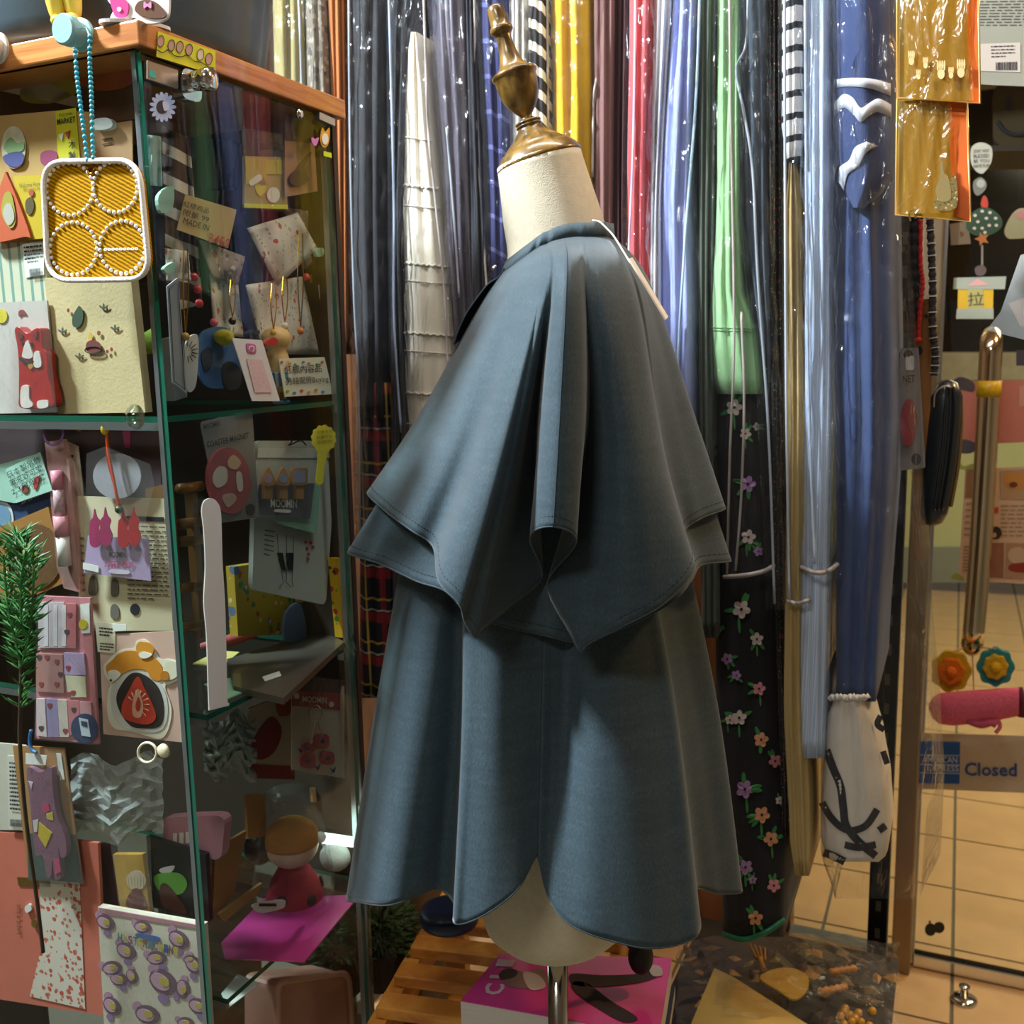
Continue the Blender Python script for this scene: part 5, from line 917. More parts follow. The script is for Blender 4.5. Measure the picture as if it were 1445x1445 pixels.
# stickers on the outside of the pane
t = thing('daisy_sticker', 'pale blue daisy sticker on the glass door below the lock', 'sticker', RP(230, 172, -.001))
for k in range(15):
    a = k * 2 * math.pi / 15; link('petal', *pz(RP, ell(230 + 12.5 * math.cos(a), 151 + 15 * math.sin(a), 6.5, 3, 10, math.atan2(15 * math.sin(a), 12.5 * math.cos(a))), -.0012, .0006), P('a9bbe6'), t)
link('centre', *pz(RP, ell(229, 151, 8, 9.5), -.0016, .0006), P('26242a'), t); link('pale_print', *pz(RP, blob([(230, 143), (239, 146), (238, 154), (232, 156)], 4), -.002, .0003), P('b9c6ea'), t)
t = item(RP, -.0016, blob([(452, 196), (455, 180), (459, 186), (465, 180), (465, 196), (462, 206), (456, 208)], 4), .0006, P('d9a024'), 'white_animal_sticker', 'tiny yellow and white sticker above a lime tab on the rail', 'sticker', [('white_part', ell(459, 196, 4.5, 8), WHITE)])
solo('lime_tab', pz(RP, [(457, 213), (468, 216), (468, 223), (457, 220)], -.0016, .0006), P('c9dc1a'), 'lime yellow adhesive tab on the right rail', 'sticker'); solo('pink_tulip_sticker', pz(RP, blob([(440, 194), (445, 196), (450, 194), (448, 202), (445, 206), (441, 202)], 4), -.0012, .0006), P('c97ac2'), 'tiny pink tulip sticker near the right rail', 'sticker')
# --- middle compartment
lad = thing('wooden_ladder', 'small wooden ladder rack standing inside the cabinet corner', 'rack', RP(270, 905, .13))
WDL = wood('ladder_wood', '6a451e', '94693a', 9, (1, 1, .2))
for x in (252, 284): link('upright', *box(RP(x, 900, .10), ZZ * (RP(x, 682, .10) - RP(x, 900, .10)).z, VV * .010, UU * -.010), WDL, lad)
for y in (690, 740, 765, 830, 885): a, b = RP(252, y, .10), RP(284, y - 4, .10); link('rung', *tube([a, b], .006, 10), WDL, lad, smooth=True)
t = item(RP, .02, rq([(283, 596), (356, 578), (366, 730), (312, 738)], .06), .0015, P('7f7b7a'), 'coaster_magnet_pack', 'grey blister card holding an oval pink coaster magnet', 'packet', [('coaster', ell(324, 678, 30, 47, 28, -.1), M('a85058', .35, var=.1, coat=.3), .001, .004), ('pale_print', blob([(302, 668), (310, 658), (320, 662), (320, 680), (308, 688), (301, 680)]), P('cfc2b8'), .0056), ('pale_print', blob([(322, 650), (330, 642), (340, 652), (334, 662), (324, 660)], 4), P('c9a98a'), .0056), ('pale_print', blob([(334, 668), (341, 668), (343, 690), (336, 692)], 4), P('cfc2b8'), .0056), ('pale_print', blob([(314, 700), (328, 696), (334, 704), (322, 716)], 4), P('c2a090'), .0056), ('dark_roundel', ell(354, 719, 6, 8), P('3a3836'))])
text(RP, .018, 'COASTER MAGNET', [(292, 632), (352, 618), (351, 610), (291, 623)], INK, t); text(RP, .018, 'MOOMIN', [(288, 606), (310, 601), (310, 594), (287, 599)], INK, t)
film(RP, rq([(283, 596), (356, 578), (366, 730), (312, 738)], .06), .010, t)
t = thing('ziplock_packet', 'frosted white zip packet with printed legs, hanging behind the clip packet', 'packet', RP(410, 855, .03))
zp = rq([(362, 622), (476, 622), (460, 854), (356, 832)], .06); link('pouch', *pz(RP, zp, .034, .006), M('b9bfba', .45, var=.1, scale=30, coat=.3), t)
for q in ([(392, 754), (396, 754), (402, 802), (396, 802)], [(404, 754), (411, 754), (411, 806), (404, 804)]): link('dark_stocking', *pz(RP, [(q[0][0], 780), (q[1][0] + 3, 780), (q[2][0] + 2, 806), (q[3][0] + 3, 804)], .0325, .0006), P('23242a'), t)
for a in ([(391, 754), (394, 790), (400, 822), (394, 828)], [(404, 754), (405, 790), (404, 822), (410, 828)], [(414, 756), (414, 790), (412, 820), (414, 828)]): link('leg_outline', *tube([RP(x, y, .0325) for x, y in a], .0004, 4), INK, t)
for k, (x, y) in enumerate(((430, 763), (437, 764), (432, 772), (434, 780), (433, 787), (440, 770))): link('red_character', *pz(RP, rect(x, y, x + 3.5, y + 4), .0325, .0005), P('b23a34'), t)
lines(RP, .0325, [(374, 746), (388, 748), (386, 790), (372, 786)], 6, INK, t, fill=.25); link('top_seal', *pz(RP, [(364, 632), (474, 632), (474, 646), (363, 646)], .0325, .0006), M('c9cfca', .3), t)
link('black_knot', *tube(spline([RP(404, 612, .03), RP(412, 622, .029), (RP(408, 628, .029)), RP(424, 622, .029), RP(432, 628, .029)], 5), .001, 5), INK, t)
t = thing('wooden_clip_packet', 'clear packet with three wooden clips on a slate blue card', 'packet', RP(402, 732, .018))
link('slate_card', *pz(RP, [(366, 684), (444, 682), (438, 732), (362, 726)], .022, .001), P('5a6274'), t); link('mint_card', *pz(RP, rq([(390, 690), (452, 684), (448, 754), (388, 738)], .12), .026, .0008), P('8fb9a8'), t)
for x in (379, 400, 423):
    c = link('clip', *pz(RP, rect(x - 5, 684, x + 6, 704), .016, .005), P('a87d4a'), t)
    shp = blob([(x, 660), (x + 9, 676), (x + 7, 685), (x - 8, 684), (x - 8, 674)], 5) if x < 420 else rq([(x - 11, 661), (x + 12, 660), (x + 11, 685), (x - 11, 684)], .2)
    link('clip_face', *pz(RP, shp, .0135, .003), P('b9854a'), c); link('clip_print', *pz(RP, ell(x, 675, 5.5, 7) if x < 420 else rq([(x - 8, 664), (x + 8, 664), (x + 8, 681), (x - 8, 681)], .15), .0128, .0006), P('8a95b8' if x > 390 else 'b99aa8'), c)
text(RP, .0205, 'MOOMIN', [(382, 716), (419, 717), (419, 705), (382, 704)], WHITE, t); link('pill_label', *pz(RP, rq([(387, 718), (411, 719), (411, 724), (387, 723)], .4), .0206, .0005), WHITE, t)
film(RP, [(364, 630), (448, 630), (442, 740), (360, 732)], .009, t)
t = thing('lime_fan_sticker', 'lime green spoon-shaped sticker with small print on the glass', 'sticker', RP(458, 684, -.002))
link('fan', *pz(RP, blob([(457 + 17 * math.cos(a) * (1 + .06 * math.sin(a * 12)), 619 + 19 * math.sin(a) * (1 + .06 * math.sin(a * 12))) for a in [2 * math.pi * k / 40 for k in range(40)]], 1), -.0012, .0008), P('a8ab2c'), t); link('handle', *pz(RP, blob([(450, 634), (462, 634), (458, 660), (456, 680), (450, 684), (446, 678), (448, 658)], 5), -.0010, .0008), P('a8ab2c'), t)
for k, sx in enumerate(('可樂卡代', '収藏可以', '送給你!')): text(RP, -.0022, sx, [(447, 613 + 7 * k), (469, 611 + 7 * k), (469, 606 + 7 * k), (447, 608 + 7 * k)], P('4a4a14'), t, bold=0)
solo('white_bookmark', pz(RP, blob([(285, 722), (288, 708), (297, 703), (306, 708), (312, 725), (314, 790), (318, 860), (321, 985), (322, 992), (298, 1002), (295, 990), (292, 900), (288, 850), (290, 800), (288, 750)], 6), -.0014, .0012), M('e6e1dd', .4, var=.02), 'long plain white wavy bookmark stuck on the glass door', 'bookmark')
# yellow printed packs at the back
YP = spots('yellow_print_pack', 'b08f2e', ('5a6a8a', '4a7a4a', 'a8442e', 'c9b98a'), 30, .2, .5)
for i, (q, d, lab) in enumerate((([(330, 800), (420, 786), (432, 894), (336, 898)], .10, 'yellow printed snack pack with coloured figures at the back of the middle shelf'), ([(420, 786), (474, 800), (482, 900), (432, 894)], .085, 'yellow printed snack pack with a green plant motif near the rail'), ([(474, 788), (494, 786), (500, 896), (484, 900)], .02, 'bright yellow pack with red motif beside the right rail'))):
    item(RP, d, q, .012, YP if i < 2 else spots('yellow_bright', 'd9ab1c', ('b23a2a', '4a8a3a', '2a2a3a'), 40, .18, .5), 'snack_pack', lab, 'packet', None, 'yellow printed snack packs')
for nm, lab, q, d, c in (('blue_pack_print', 'grey blue figure print pack behind the frosted packet', [(404, 866), (424, 852), (432, 900), (404, 904)], .07, '5a6a86'),): item(RP, d, blob(q), .004, P(c), nm, lab, 'packet')
def lay(name, label, pts, z, th, mat, cat='packet'):
    return solo(name, prism([HZ(x, y, z) for x, y in pts], ZZ, th), mat, label, cat)
Z2 = SH[1]
lay('grey_book', 'flat grey wrapped booklet lying on the middle shelf', [(320, 930), (452, 890), (486, 905), (400, 985), (330, 968)], Z2 + .008, .0075, M('4c463f', .3, var=.2, coat=.4), 'booklet')
lay('mint_leaflet', 'pale mint leaflet lying beside the white bookmark', [(288, 965), (330, 955), (358, 970), (322, 985)], Z2 + .003, .0015, P('9fc9a6'), 'leaflet'); lay('yellow_leaflet', 'pale yellow leaflet lying on the middle shelf', [(272, 936), (310, 918), (338, 920), (312, 940)], Z2 + .004, .0015, P('c9b86a'), 'leaflet')
t = thing('candy_stick', 'red wrapped candy stick in twisted film on the middle shelf', 'candy', HZ(330, 905, Z2)); link('candy', *tube([HZ(284, 912, Z2 + .012), HZ(330, 902, Z2 + .012), HZ(362, 893, Z2 + .014)], [.004, .008, .005], 12), P('a84a4a'), t, smooth=True); link('film_twist', *tube([HZ(360, 893, Z2 + .014), HZ(372, 889, Z2 + .016), HZ(384, 884, Z2 + .018)], [.004, .007, .009], 10), PACK, t, smooth=True)
lay('white_slip_label', 'small white price slip on the grey booklet', [(370, 955), (394, 947), (397, 953), (374, 961)], Z2 + .0095, .001, WHITE, 'label')
# --- lower compartment
item(RP, .06, [(352, 1000), (416, 974), (416, 1100), (350, 1098)], .003, P('bfa48a'), 'red_print_card', 'cream card with bold red shapes behind the flower charms', 'card', [('red_shape', blob([(366, 1030), (384, 1012), (398, 1030), (388, 1060), (368, 1072), (352, 1060)]), P('8a2a22')), ('red_band', [(350, 1078), (416, 1082), (416, 1100), (350, 1098)], P('8a2a24')), ('orange_shape', blob([(390, 985), (412, 980), (412, 1005), (394, 1010)], 4), P('a8522c'))])
t = item(RP, .022, [(412, 960), (486, 968), (486, 1098), (412, 1086)], .001, P('c9bcae'), 'flower_charm_pack', 'white packet with red header and hanging red flower charms', 'packet', [('red_header', [(412, 976), (480, 978), (480, 1002), (412, 996)], P('a81c2c')), ('dark_header', [(414, 955), (484, 960), (480, 978), (412, 976)], P('4a1c2c')), ('white_dot', ell(419, 982, 3.5, 4, 12), WHITE, .0012), ('white_dot', ell(468, 994, 3.5, 4, 12), WHITE, .0012)])
text(RP, .0195, 'MOOMIN', [(427, 991), (461, 993), (461, 984), (427, 982)], WHITE, t)
for i, (x, y, r) in enumerate(((436, 1056, 8), (455, 1046, 10), (436, 1074, 10), (463, 1070, 9))):
    fl_ = link('flower', *pz(RP, blob([(x + r * (1 + .15 * (k % 2)) * math.cos(k * .785), y + r * 1.05 * (1 + .15 * (k % 2)) * math.sin(k * .785)) for k in range(8)], 3), .018, .003), M('b0204e', .4, var=.15), t); link('flower_centre', *pz(RP, ell(x, y, r * .35, n=10), .0145, .001), P('2a2a6a'), fl_)
link('ring', *tube([RP(x, y, .019) for x, y in ell(445, 1006, 9, 11, 18)], .0007, 6, True), CHROME, t); link('wire', *tube([RP(445, 1016, .019), RP(438, 1050, .018)], .0006, 5), CHROME, t); link('wire', *tube([RP(447, 1016, .019), RP(456, 1040, .018)], .0006, 5), CHROME, t)
for x, y in ((424, 1058), (448, 1082), (470, 1086)): link('leaf_print', *pz(RP, blob([(x - 4, y - 3), (x, y), (x + 4, y - 4), (x + 1, y + 5)], 3), .0205, .0004), P('2a3a6a'), t)
film(RP, [(410, 952), (488, 960), (488, 1100), (410, 1090)], .0125, t)
crumple('tissue_paper', 'crumpled white tissue paper bundle under the middle shelf', RP, [(288, 1010), (362, 1096)], .06, M('a9b0aa', .8, var=.08), .012, 5)
# plush doll in film
t = thing('plush_doll', 'plain plush doll with tan cap and red spotted dress in a clear bag', 'doll', RP(425, 1290, .05)); dz = RP(412, 1190, .065)
link('head', *ball(dz + ZZ * .0, .034, .034, .030, 24, 16), M('d9c0a6', .85, var=.06, bump=.3), t, smooth=True)
link('cap', *lathe([(.002, .0352), (.006, .0352), (.014, .0335), (.022, .029), (.029, .020), (.033, .008), (.034, .001)], dz, ZZ, 32), M('b8772a', .9, var=.15, bump=.6), t, smooth=True)
bd = dz - ZZ * .062; link('dress', *lathe([(-.030, .034), (-.022, .038), (-.006, .036), (.012, .030), (.026, .022), (.034, .016), (.037, .008)], bd, ZZ, 32), M('a81c2e', .85, var=.12, bump=.3), t, smooth=True)
for a, h in ((-.9, .0), (.3, -.004), (1.4, .002)):
    dr_ = (UU * math.cos(a) - VV * math.sin(a)); link('spot', *lathe([(0, .0075), (.002, .007), (.003, .001)], bd + dr_ * .0345 + ZZ * h, dr_, 14), P('1c1618'), t, smooth=True)
link('film', *lathe([(-.095, .048), (-.05, .052), (.0, .045), (.03, .040), (.055, .022), (.068, .030)], dz, ZZ, 20), PACK, t, smooth=True)
t = item(RP, .03, rq([(352, 1276), (404, 1268), (402, 1282), (366, 1290)], .3), .0012, WHITE, 'white_oval_label', 'white oval swing label in front of the plush doll', 'label', [('label_print', rect(366, 1275, 390, 1279), INK)])
for i, (q, d, c, lab) in enumerate((([(304, 1198), (348, 1172), (330, 1260), (300, 1300)], .05, 'a87a4c', 'kraft ruler card leaning at the glass corner'), ([(348, 1122), (374, 1120), (376, 1180), (350, 1184)], .09, 'b98a58', 'kraft wrapped parcel behind the plush doll'), ([(310, 1290), (370, 1246), (366, 1260), (318, 1300)], .04, 'a8824e', 'kraft strip lying across the pink sheet'), ([(440, 1112), (492, 1114), (490, 1136), (442, 1132)], .08, 'a8764c', 'kraft box at the back of the lower shelf'))): item(RP, d, q, .004, P(c, var=.15), 'kraft_card', lab, 'card', None, 'kraft cards in the lower shelf')
solo('black_bundle', ball(RP(366, 1196, .10), .02, .02, .022), M('18171a', .3, var=.3, scale=60, bump=.6, bscale=60), 'black film bundle behind the plush doll', 'packet', None, True)
Z3 = SH[2]
lay('magenta_sheet', 'glossy magenta paper sheet spread on the lower shelf', [(312, 1330), (372, 1268), (508, 1262), (430, 1356), (318, 1352)], Z3 + .004, .002, M('c23a86', .3, var=.15, scale=12, coat=.4), 'paper')
lay('white_name_card', 'white name card lying on the floor glass below the magenta sheet', [(312, 1402), (336, 1374), (366, 1388), (322, 1422)], Z3 - .02, .001, WHITE, 'card')
t = thing('led_tube', 'glowing cool white tube lamp inside the lower cabinet shelf', 'lamp', RP(480, 1190, .03)); link('tube', *tube([RP(454, 1182, .03), RP(512, 1190, .012)], .0065, 14), M('dffff4', .3, var=0, emit=5), t, smooth=True); link('tube_cap', *tube([RP(451, 1181, .03), RP(454, 1182, .03)], .0068, 14), WHITE, t, smooth=True)
solo('white_plush', ball(RP(474, 1208, .05), .022, .02, .02), M('d2cdc6', .9, bump=.5), 'white round plush toy beside the plush doll', 'toy', None, True)
bk = thing('pink_basket', 'dusty pink plastic basket on the bottom of the cabinet', 'basket', HZ(440, 1440, .6)); 
v_, f_ = pz(RP, rq([(392, 1386), (492, 1372), (500, 1500), (392, 1500)], .12), .04, .05); link('tub', v_, f_, M('c08a7c', .5, var=.12), bk); link('rim', *tube([RP(x, y, .038) for x, y in rq([(392, 1386), (492, 1372), (500, 1500), (392, 1500)], .12)], .004, 8, True), M('cf9a8a', .45), bk, smooth=True)
# ------------------------------------------------------------------ on top of the cabinet
def on_top(px, py): return HZ(px, py, TOPZ)
pc = uvz(cu - .178, cv + .168, TOPZ + .010)
PAN = M('3a4850', .38, var=.12, scale=10, coat=.1); t = thing('black_pan', 'large round blue black pan standing on the oak cabinet top', 'pan', pc)
R_ = .158
link('pan_body', *lathe([(0, R_ * .90), (.004, R_ * .94), (.02, R_ * .96), (.055, R_), (.085, R_ * 1.01), (.088, R_ * 1.03), (.092, R_ * 1.03), (.092, R_ * .99), (.05, R_ * .97), (.008, R_ * .9), (.006, .001)], pc, ZZ, 64), PAN, t, smooth=True)
link('pan_foot', *lathe([(-.010, R_ * .6), (.002, R_ * .6)], pc, ZZ, 40), BLK, t)
hd = (UU * .55 - VV * .83).normalized(); pa = pc + hd * R_ * 1.0 + ZZ * .072
link('pan_grip', *box(pa - hd * .012 - hd.cross(ZZ) * .03, hd.cross(ZZ) * .06, hd * .03, ZZ * .014), BLK, t)
# acrylic stand
TPL = Pl(uvz(cu - .045, cv + .028, 0), UU, -VV)
t = thing('acrylic_stand', 'white acrylic stand with a pink and a brown cut-out on an oval base', 'figurine', HZ(190, 36, TOPZ))
ob = ell(190, 34, 51, 6.5, 32, .11); link('oval_base', *prism([HZ(x, y, TOPZ + .0035) for x, y in ob], ZZ, .003), M('e4dede', .25, var=.02, coat=.5), t)
SP = Pl(HZ(190, 32, TOPZ), V((1, -.25, 0)).normalized(), V((-.25, -1, 0)).normalized())
link('backing', *pz(SP, blob([(146, -40), (160, -34), (172, -10), (182, -2), (186, -30), (232, -30), (238, 16), (228, 30), (206, 33), (186, 24), (178, 30), (156, 27), (160, 12), (150, -4)], 5), 0, .003), M('e9e6e8', .2, coat=.5, var=.02), t)
link('pink_cut_out', *pz(SP, blob([(150, -36), (160, -26), (170, -8), (181, 6), (178, 22), (164, 24), (158, 12), (154, -4)], 5), -.0012, .0008), M('d8488a', .3, var=.05), t)
link('brown_cut_out', *pz(SP, blob([(196, 2), (212, 0), (226, 8), (234, 22), (220, 26), (200, 22), (190, 14)], 5), -.0012, .0008), M('6a4a38', .3, var=.05), t)
link('pink_bow', *pz(SP, blob([(203, 2), (208, 6), (213, 2), (213, 12), (208, 9), (203, 12)], 3), -.002, .0008), P('e07aa8'), t); link('white_flower', *pz(SP, ell(168, 13, 3.2, n=12), -.002, .0006), WHITE, t)
# yellow doll sitting on the pan rim: only the legs hang into view
YD = M('e2c24e', .4, var=.06, coat=.2); t = thing('yellow_doll', 'yellow doll with legs dangling over the pan', 'doll', W(88, 10, 1.0))
for a in ([(74, -50), (76, -10), (80, 16), (83, 27)], [(98, -50), (101, -10), (104, 14), (104, 24)]):
    pts = [W(p.x, p.y, .985) for p in spline(a, 6)]; link('leg', *tube(pts, [.0105 - .005 * k / (len(pts) - 1) for k in range(len(pts))], 16), YD, t, smooth=True); link('foot', *ball(W(a[-1][0] - 1, a[-1][1] + 3, .981), .0062, .0085, .0052), YD, t, smooth=True)
link('body', *lathe([(-.012, .010), (0, .022), (.02, .026), (.045, .020), (.06, .012), (.075, .022), (.10, .028), (.12, .018), (.126, .002)], W(87, -46, 1.0), ZZ, 24), YD, t, smooth=True)
solo('blue_paper_box', prism([HZ(x, y, TOPZ + .045) for x, y in ((-60, 10), (4, 22), (12, 40), (-60, 50))], ZZ, .044), P('a9c2d8'), 'pale blue paper box at the end of the oak top', 'box')
t = item(RP, -.0072, [(223, 44), (304, 72), (304, 106), (221, 80)], .0005, P('d2d22a'), 'face_tape', 'yellow strip of tape with doodled faces on the oak fascia', 'tape', [('face', ell(x, y, 4.6, 8, 14, .1), P('c29a8a' if k != 4 else 'd8cfc0'), .0003) for k, (x, y) in enumerate(((227, 58), (242, 64), (254, 66), (267, 70), (283, 77), (295, 83)))])
link('doodle_line', *tube([RP(p.x, p.y, -.0082) for p in spline([(221, 70), (230, 74), (238, 70), (246, 78), (256, 80), (264, 78), (274, 86), (284, 88), (294, 94), (302, 96)], 6)], .0004, 4), INK, t)
for x, y in ((227, 58), (242, 64), (254, 66), (267, 70), (283, 77), (295, 83)): link('face_outline', *tube([RP(a, b, -.0085) for a, b in ell(x, y, 4.8, 8.2, 16, .1)], .0003, 4, True), INK, t)
solo('red_bottle_cap', ball(W(308, -6, 1.22), .02, .02, .015), P('c2302a'), 'red plastic cap peeking above the pan rim', 'lid', None, True)
# ------------------------------------------------------------------ right end: packets hung before the glass door
QP = Pl(VV * 1.20, UU, -VV)
def glovepack(q1, border, d, label, prints):
    t = thing('amber_packet', label, 'packet', QP(q1[3][0], q1[3][1], d), 'amber film packets by the door')
    v, f = pz(QP, border, d, .0015); link('olive_card', v, f, M('9a7a24', .5, var=.45, scale=14), t)
    link('orange_strip', *pz(QP, [(q1[1][0] - 6, q1[1][1]), border[1], border[2], (q1[2][0] - 6, q1[2][1] + 4)], d - .0012, .001), M('d8641c', .6, var=.12, scale=30), t)
    rows = []; n = 12; tl, tr, br, bl_ = [V((a, b, 0)) for a, b in q1]
    for i in range(n + 1): rows.append([QP(p.x, p.y, d - .004 - .004 * math.sin(3.1 * j / n) + .002 * math.sin(j * 1.9 + i * .6)) for j in range(n + 1) for p in [tl.lerp(tr, j / n).lerp(bl_.lerp(br, j / n), i / n)]])
    link('amber_film', *grid(rows), GOLDF, t, smooth=True)
    link('film_edge', *tube([QP(x, y, d - .003) for x, y in border], .0014, 6, True), M('d8a25a', .2, coat=.5), t, smooth=True)
    return t
t = glovepack([(1270, -60), (1368, -60), (1374, 142), (1270, 138)], [(1266, -62), (1380, -62), (1383, 146), (1266, 138)], 0, 'upper amber film packet of knitted gloves with an orange card edge', 1)
WHP = M('e2c48a', .5, var=.1)
for x, y, s in ((1286, 86, 1), (1306, 92, .8), (1296, 108, .7), (1328, 104, 1.3), (1356, 102, 1.3), (1342, 106, .8)):
    vf = [pz(QP, ell(x, y, 4 * s, 6 * s, 10), -.011, .0006)] + [pz(QP, ell(x + (k - 1.5) * 2.4 * s, y - 9 * s, 1.1 * s, 6 * s, 8), -.011, .0006) for k in range(4)]; link('hand_print', *join(*vf), WHP, t)
t = glovepack([(1266, 142), (1342, 140), (1352, 300), (1264, 302)], [(1266, 140), (1364, 136), (1370, 313), (1264, 303)], .012, 'lower amber film packet with rabbit print and an orange card edge', 1)
link('rabbit_print', *pz(QP, blob([(1326, 230), (1330, 228), (1332, 244), (1338, 250), (1342, 280), (1326, 284), (1320, 268), (1326, 250)], 4), -.0005, .0006), P('8a7442'), t); link('foliage_print', *pz(QP, blob([(1318, 284), (1336, 262), (1348, 246), (1350, 292), (1322, 296)], 4), -.0002, .0004), spots('foliage', '7a6430', ('b8a060', '4a4020'), 260, .3), t)
for x, y in ((1355, 228), (1359, 250), (1362, 280)): link('card_print', *pz(QP, ell(x, y, 3, 8, 10), .0113, .0004), P('b98a4a'), t)
link('hanging_hook', *tube(spline([QP(1285, 312, .01), QP(1283, 300, .008), QP(1290, 296, .008), QP(1292, 308, .008)], 5), .0012, 6), CHROME, t)
EP = Pl(VV * 1.50, UU, -VV)
t = thing('glasses_case', 'black ribbed zip glasses case hanging by the door jamb', 'case', EP(1325, 742, .02))
lo = [(1312, 735, 20), (1316, 742, 12), (1322, 742, 14)]
rows = []
for y, x, w_ in ((536, 1338, 3), (540, 1338, 14), (560, 1336, 23), (600, 1333, 25), (650, 1328, 25), (700, 1321, 23), (725, 1317, 20), (738, 1316, 14), (742, 1316, 4)): rows.append([EP(x + w_ * math.cos(a), y, .02 - .022 * (w_ / 25) * math.sin(a)) for a in [2 * math.pi * k / 24 for k in range(24)]])
v_, f_ = grid(rows, True); link('shell', v_, f_, M('1c2226', .3, var=.15, coat=.3), t, smooth=True)
for dx in (-2, 5, 12): link('rib', *tube(spline([EP(1338 + dx * .6, 545, .0), EP(1336 + dx, 575, -.0015), EP(1333 + dx, 620, -.0015), EP(1327 + dx, 670, -.0015), EP(1320 + dx * .8, 720, .0015)], 6), .0022, 8), M('1c2226', .3, var=.15, coat=.3), t, smooth=True)
link('zip', *tube(spline([EP(1356, 560, .018), EP(1357, 600, .016), EP(1352, 660, .016), EP(1342, 715, .018)], 6), .0022, 6), M('8a6a3a', .4, .4), t, smooth=True); link('zip_cord', *tube(spline([EP(1318, 575, .0), EP(1320, 555, -.003), EP(1332, 545, -.004), EP(1344, 548, 0)], 6), .001, 6), M('b8a894', .4, .5), t, smooth=True)
t = item(EP, -.01, rq([(1270, 492), (1296, 490), (1306, 660), (1270, 664)], .05), .002, P('8f8a88'), 'magnet_blister', 'grey blister card with a red oval magnet beside the glasses case', 'packet', [('red_oval', ell(1282, 596, 12, 34, 20, .04), M('a8303c', .35, coat=.3), .001, .004), ('dark_roundel', ell(1293, 648, 7, 8.5), INK), ('white_tab', rq([(1278, 502), (1290, 502), (1290, 522), (1278, 522)], .2), WHITE)])
text(EP, -.012, 'NET', [(1274, 540), (1291, 539), (1291, 529), (1274, 530)], INK, t)
item(EP, .012, [(1288, 424), (1317, 421), (1316, 500), (1304, 790), (1290, 790)], .003, M('8a5a28', .7, var=.2), 'kraft_hang_card', 'long brown kraft hang card behind the glasses case', 'card', [('card_ring', ell(1298, 495, 4, 6, 12), INK), ('card_dot', ell(1307, 446, 3, 2.5, 8), INK)])
for nm, lab, pp, r, c, d in (('black_braided_cord', 'thick black braided cord hanging below the amber packets', [(1290, 305), (1289, 380), (1286, 450), (1282, 500)], .0075, '17171a', .0), ('red_rope', 'bright red cord hanging beside the black braided cord', [(1299, 310), (1299, 370), (1302, 400), (1298, 440), (1296, 480)], .003, 'b01c1c', -.004), ('checked_cord', 'black and white checked cord hanging by the door jamb', [(1312, 305), (1314, 350), (1316, 400), (1316, 460), (1320, 500), (1318, 530)], .0048, '2a2a2c', .004)):
    pts = [EP(p.x, p.y, d) for p in spline(pp, 14)]; t = thing(nm, lab, 'cord', pts[-1])
    link('cord', *tube(pts, [r * (1 + .18 * math.sin(k * 2.1)) for k in range(len(pts))], 10), M(c, .8, bump=.5), t, smooth=True)
    if nm.startswith('checked'):
        for k in range(2, len(pts) - 1, 5): link('white_band', *tube([pts[k], pts[k] * .6 + pts[k + 1] * .4], r * 1.25, 10), M('cfc6bc', .8), t)
    else: link('knot', *ball(pts[-1], r * 1.6), M(c, .8), t, smooth=True)
# clear bag corner at the right frame edge
v_, f_ = grid([[QP(a, b, .1 + .01 * math.sin(k * 1.7 + a)) for k, (a, b) in enumerate(r)] for r in ([(1440, 360), (1470, 350), (1500, 350)], [(1426, 400), (1460, 405), (1500, 410)], [(1412, 440), (1450, 452), (1500, 460)], [(1392, 466), (1440, 478), (1500, 496)])])
t = thing('clear_goods_bag', 'clear bag of brown goods hanging above the door handle', 'packet', QP(1440, 480, .1)); link('film', v_, f_, PACKM, t, smooth=True); link('contents', *pz(QP, [(1424, 428), (1445, 420), (1500, 424), (1500, 470), (1440, 460)], .115, .01), M('7a5a46', .8, var=.3, scale=40), t)
UP_ = Pl(VV * 1.7, UU, -VV)
t = item(UP_, 0, [(1376, -60), (1500, -60), (1500, 124), (1380, 119)], .003, M('8f8c7c', .4, var=.12, scale=12, coat=.4), 'barcode_bag', 'grey green plastic packet with printed text and a barcode label at the top', 'packet', [('label', [(1382, 62), (1440, 60), (1440, 102), (1384, 100)], P('bdaea0'))])
lines(UP_, -.0006, [(1382, -20), (1470, -22), (1470, 38), (1382, 38)], 14, P('4a483e'), t, fill=.35, seed=8, words=True); lines(UP_, -.0018, [(1398, 64), (1432, 63), (1432, 82), (1399, 83)], 4, INK, t, fill=.3); barcode(UP_, -.0018, [(1405, 88), (1436, 87), (1436, 99), (1405, 99)], INK, t)
# stickers and signs on the glass door
t = thing('smiley_cushion', 'brown round cushion face seen dimly beyond the glass', 'cushion', FWP(1425, 200, .0)); FQ = Pl(VV * (DV + .5), UU, -VV)
link('cushion', *pz(FQ, rq([(1400, 120), (1480, 116), (1480, 204), (1402, 206)], .2), 0, .05), M('4a3a24', .9, var=.15), t); link('eye', *pz(FQ, ell(1424, 145, 5, 11, 14), -.003, .003), INK, t); link('eye', *pz(FQ, ell(1456, 145, 5, 11, 14), -.003, .003), INK, t); link('smile', *tube([FQ(p.x, p.y, -.004) for p in spline([(1408, 172), (1420, 186), (1440, 190), (1462, 180)], 6)], .005, 8), INK, t)
solo('shelf_ledge', pz(FQ, [(1340, 206), (1500, 204), (1500, 212), (1340, 214)], 0, .3), P('3a2c20'), 'dark ledge under the brown cushion beyond the glass', 'shelf')
D0 = -.0066
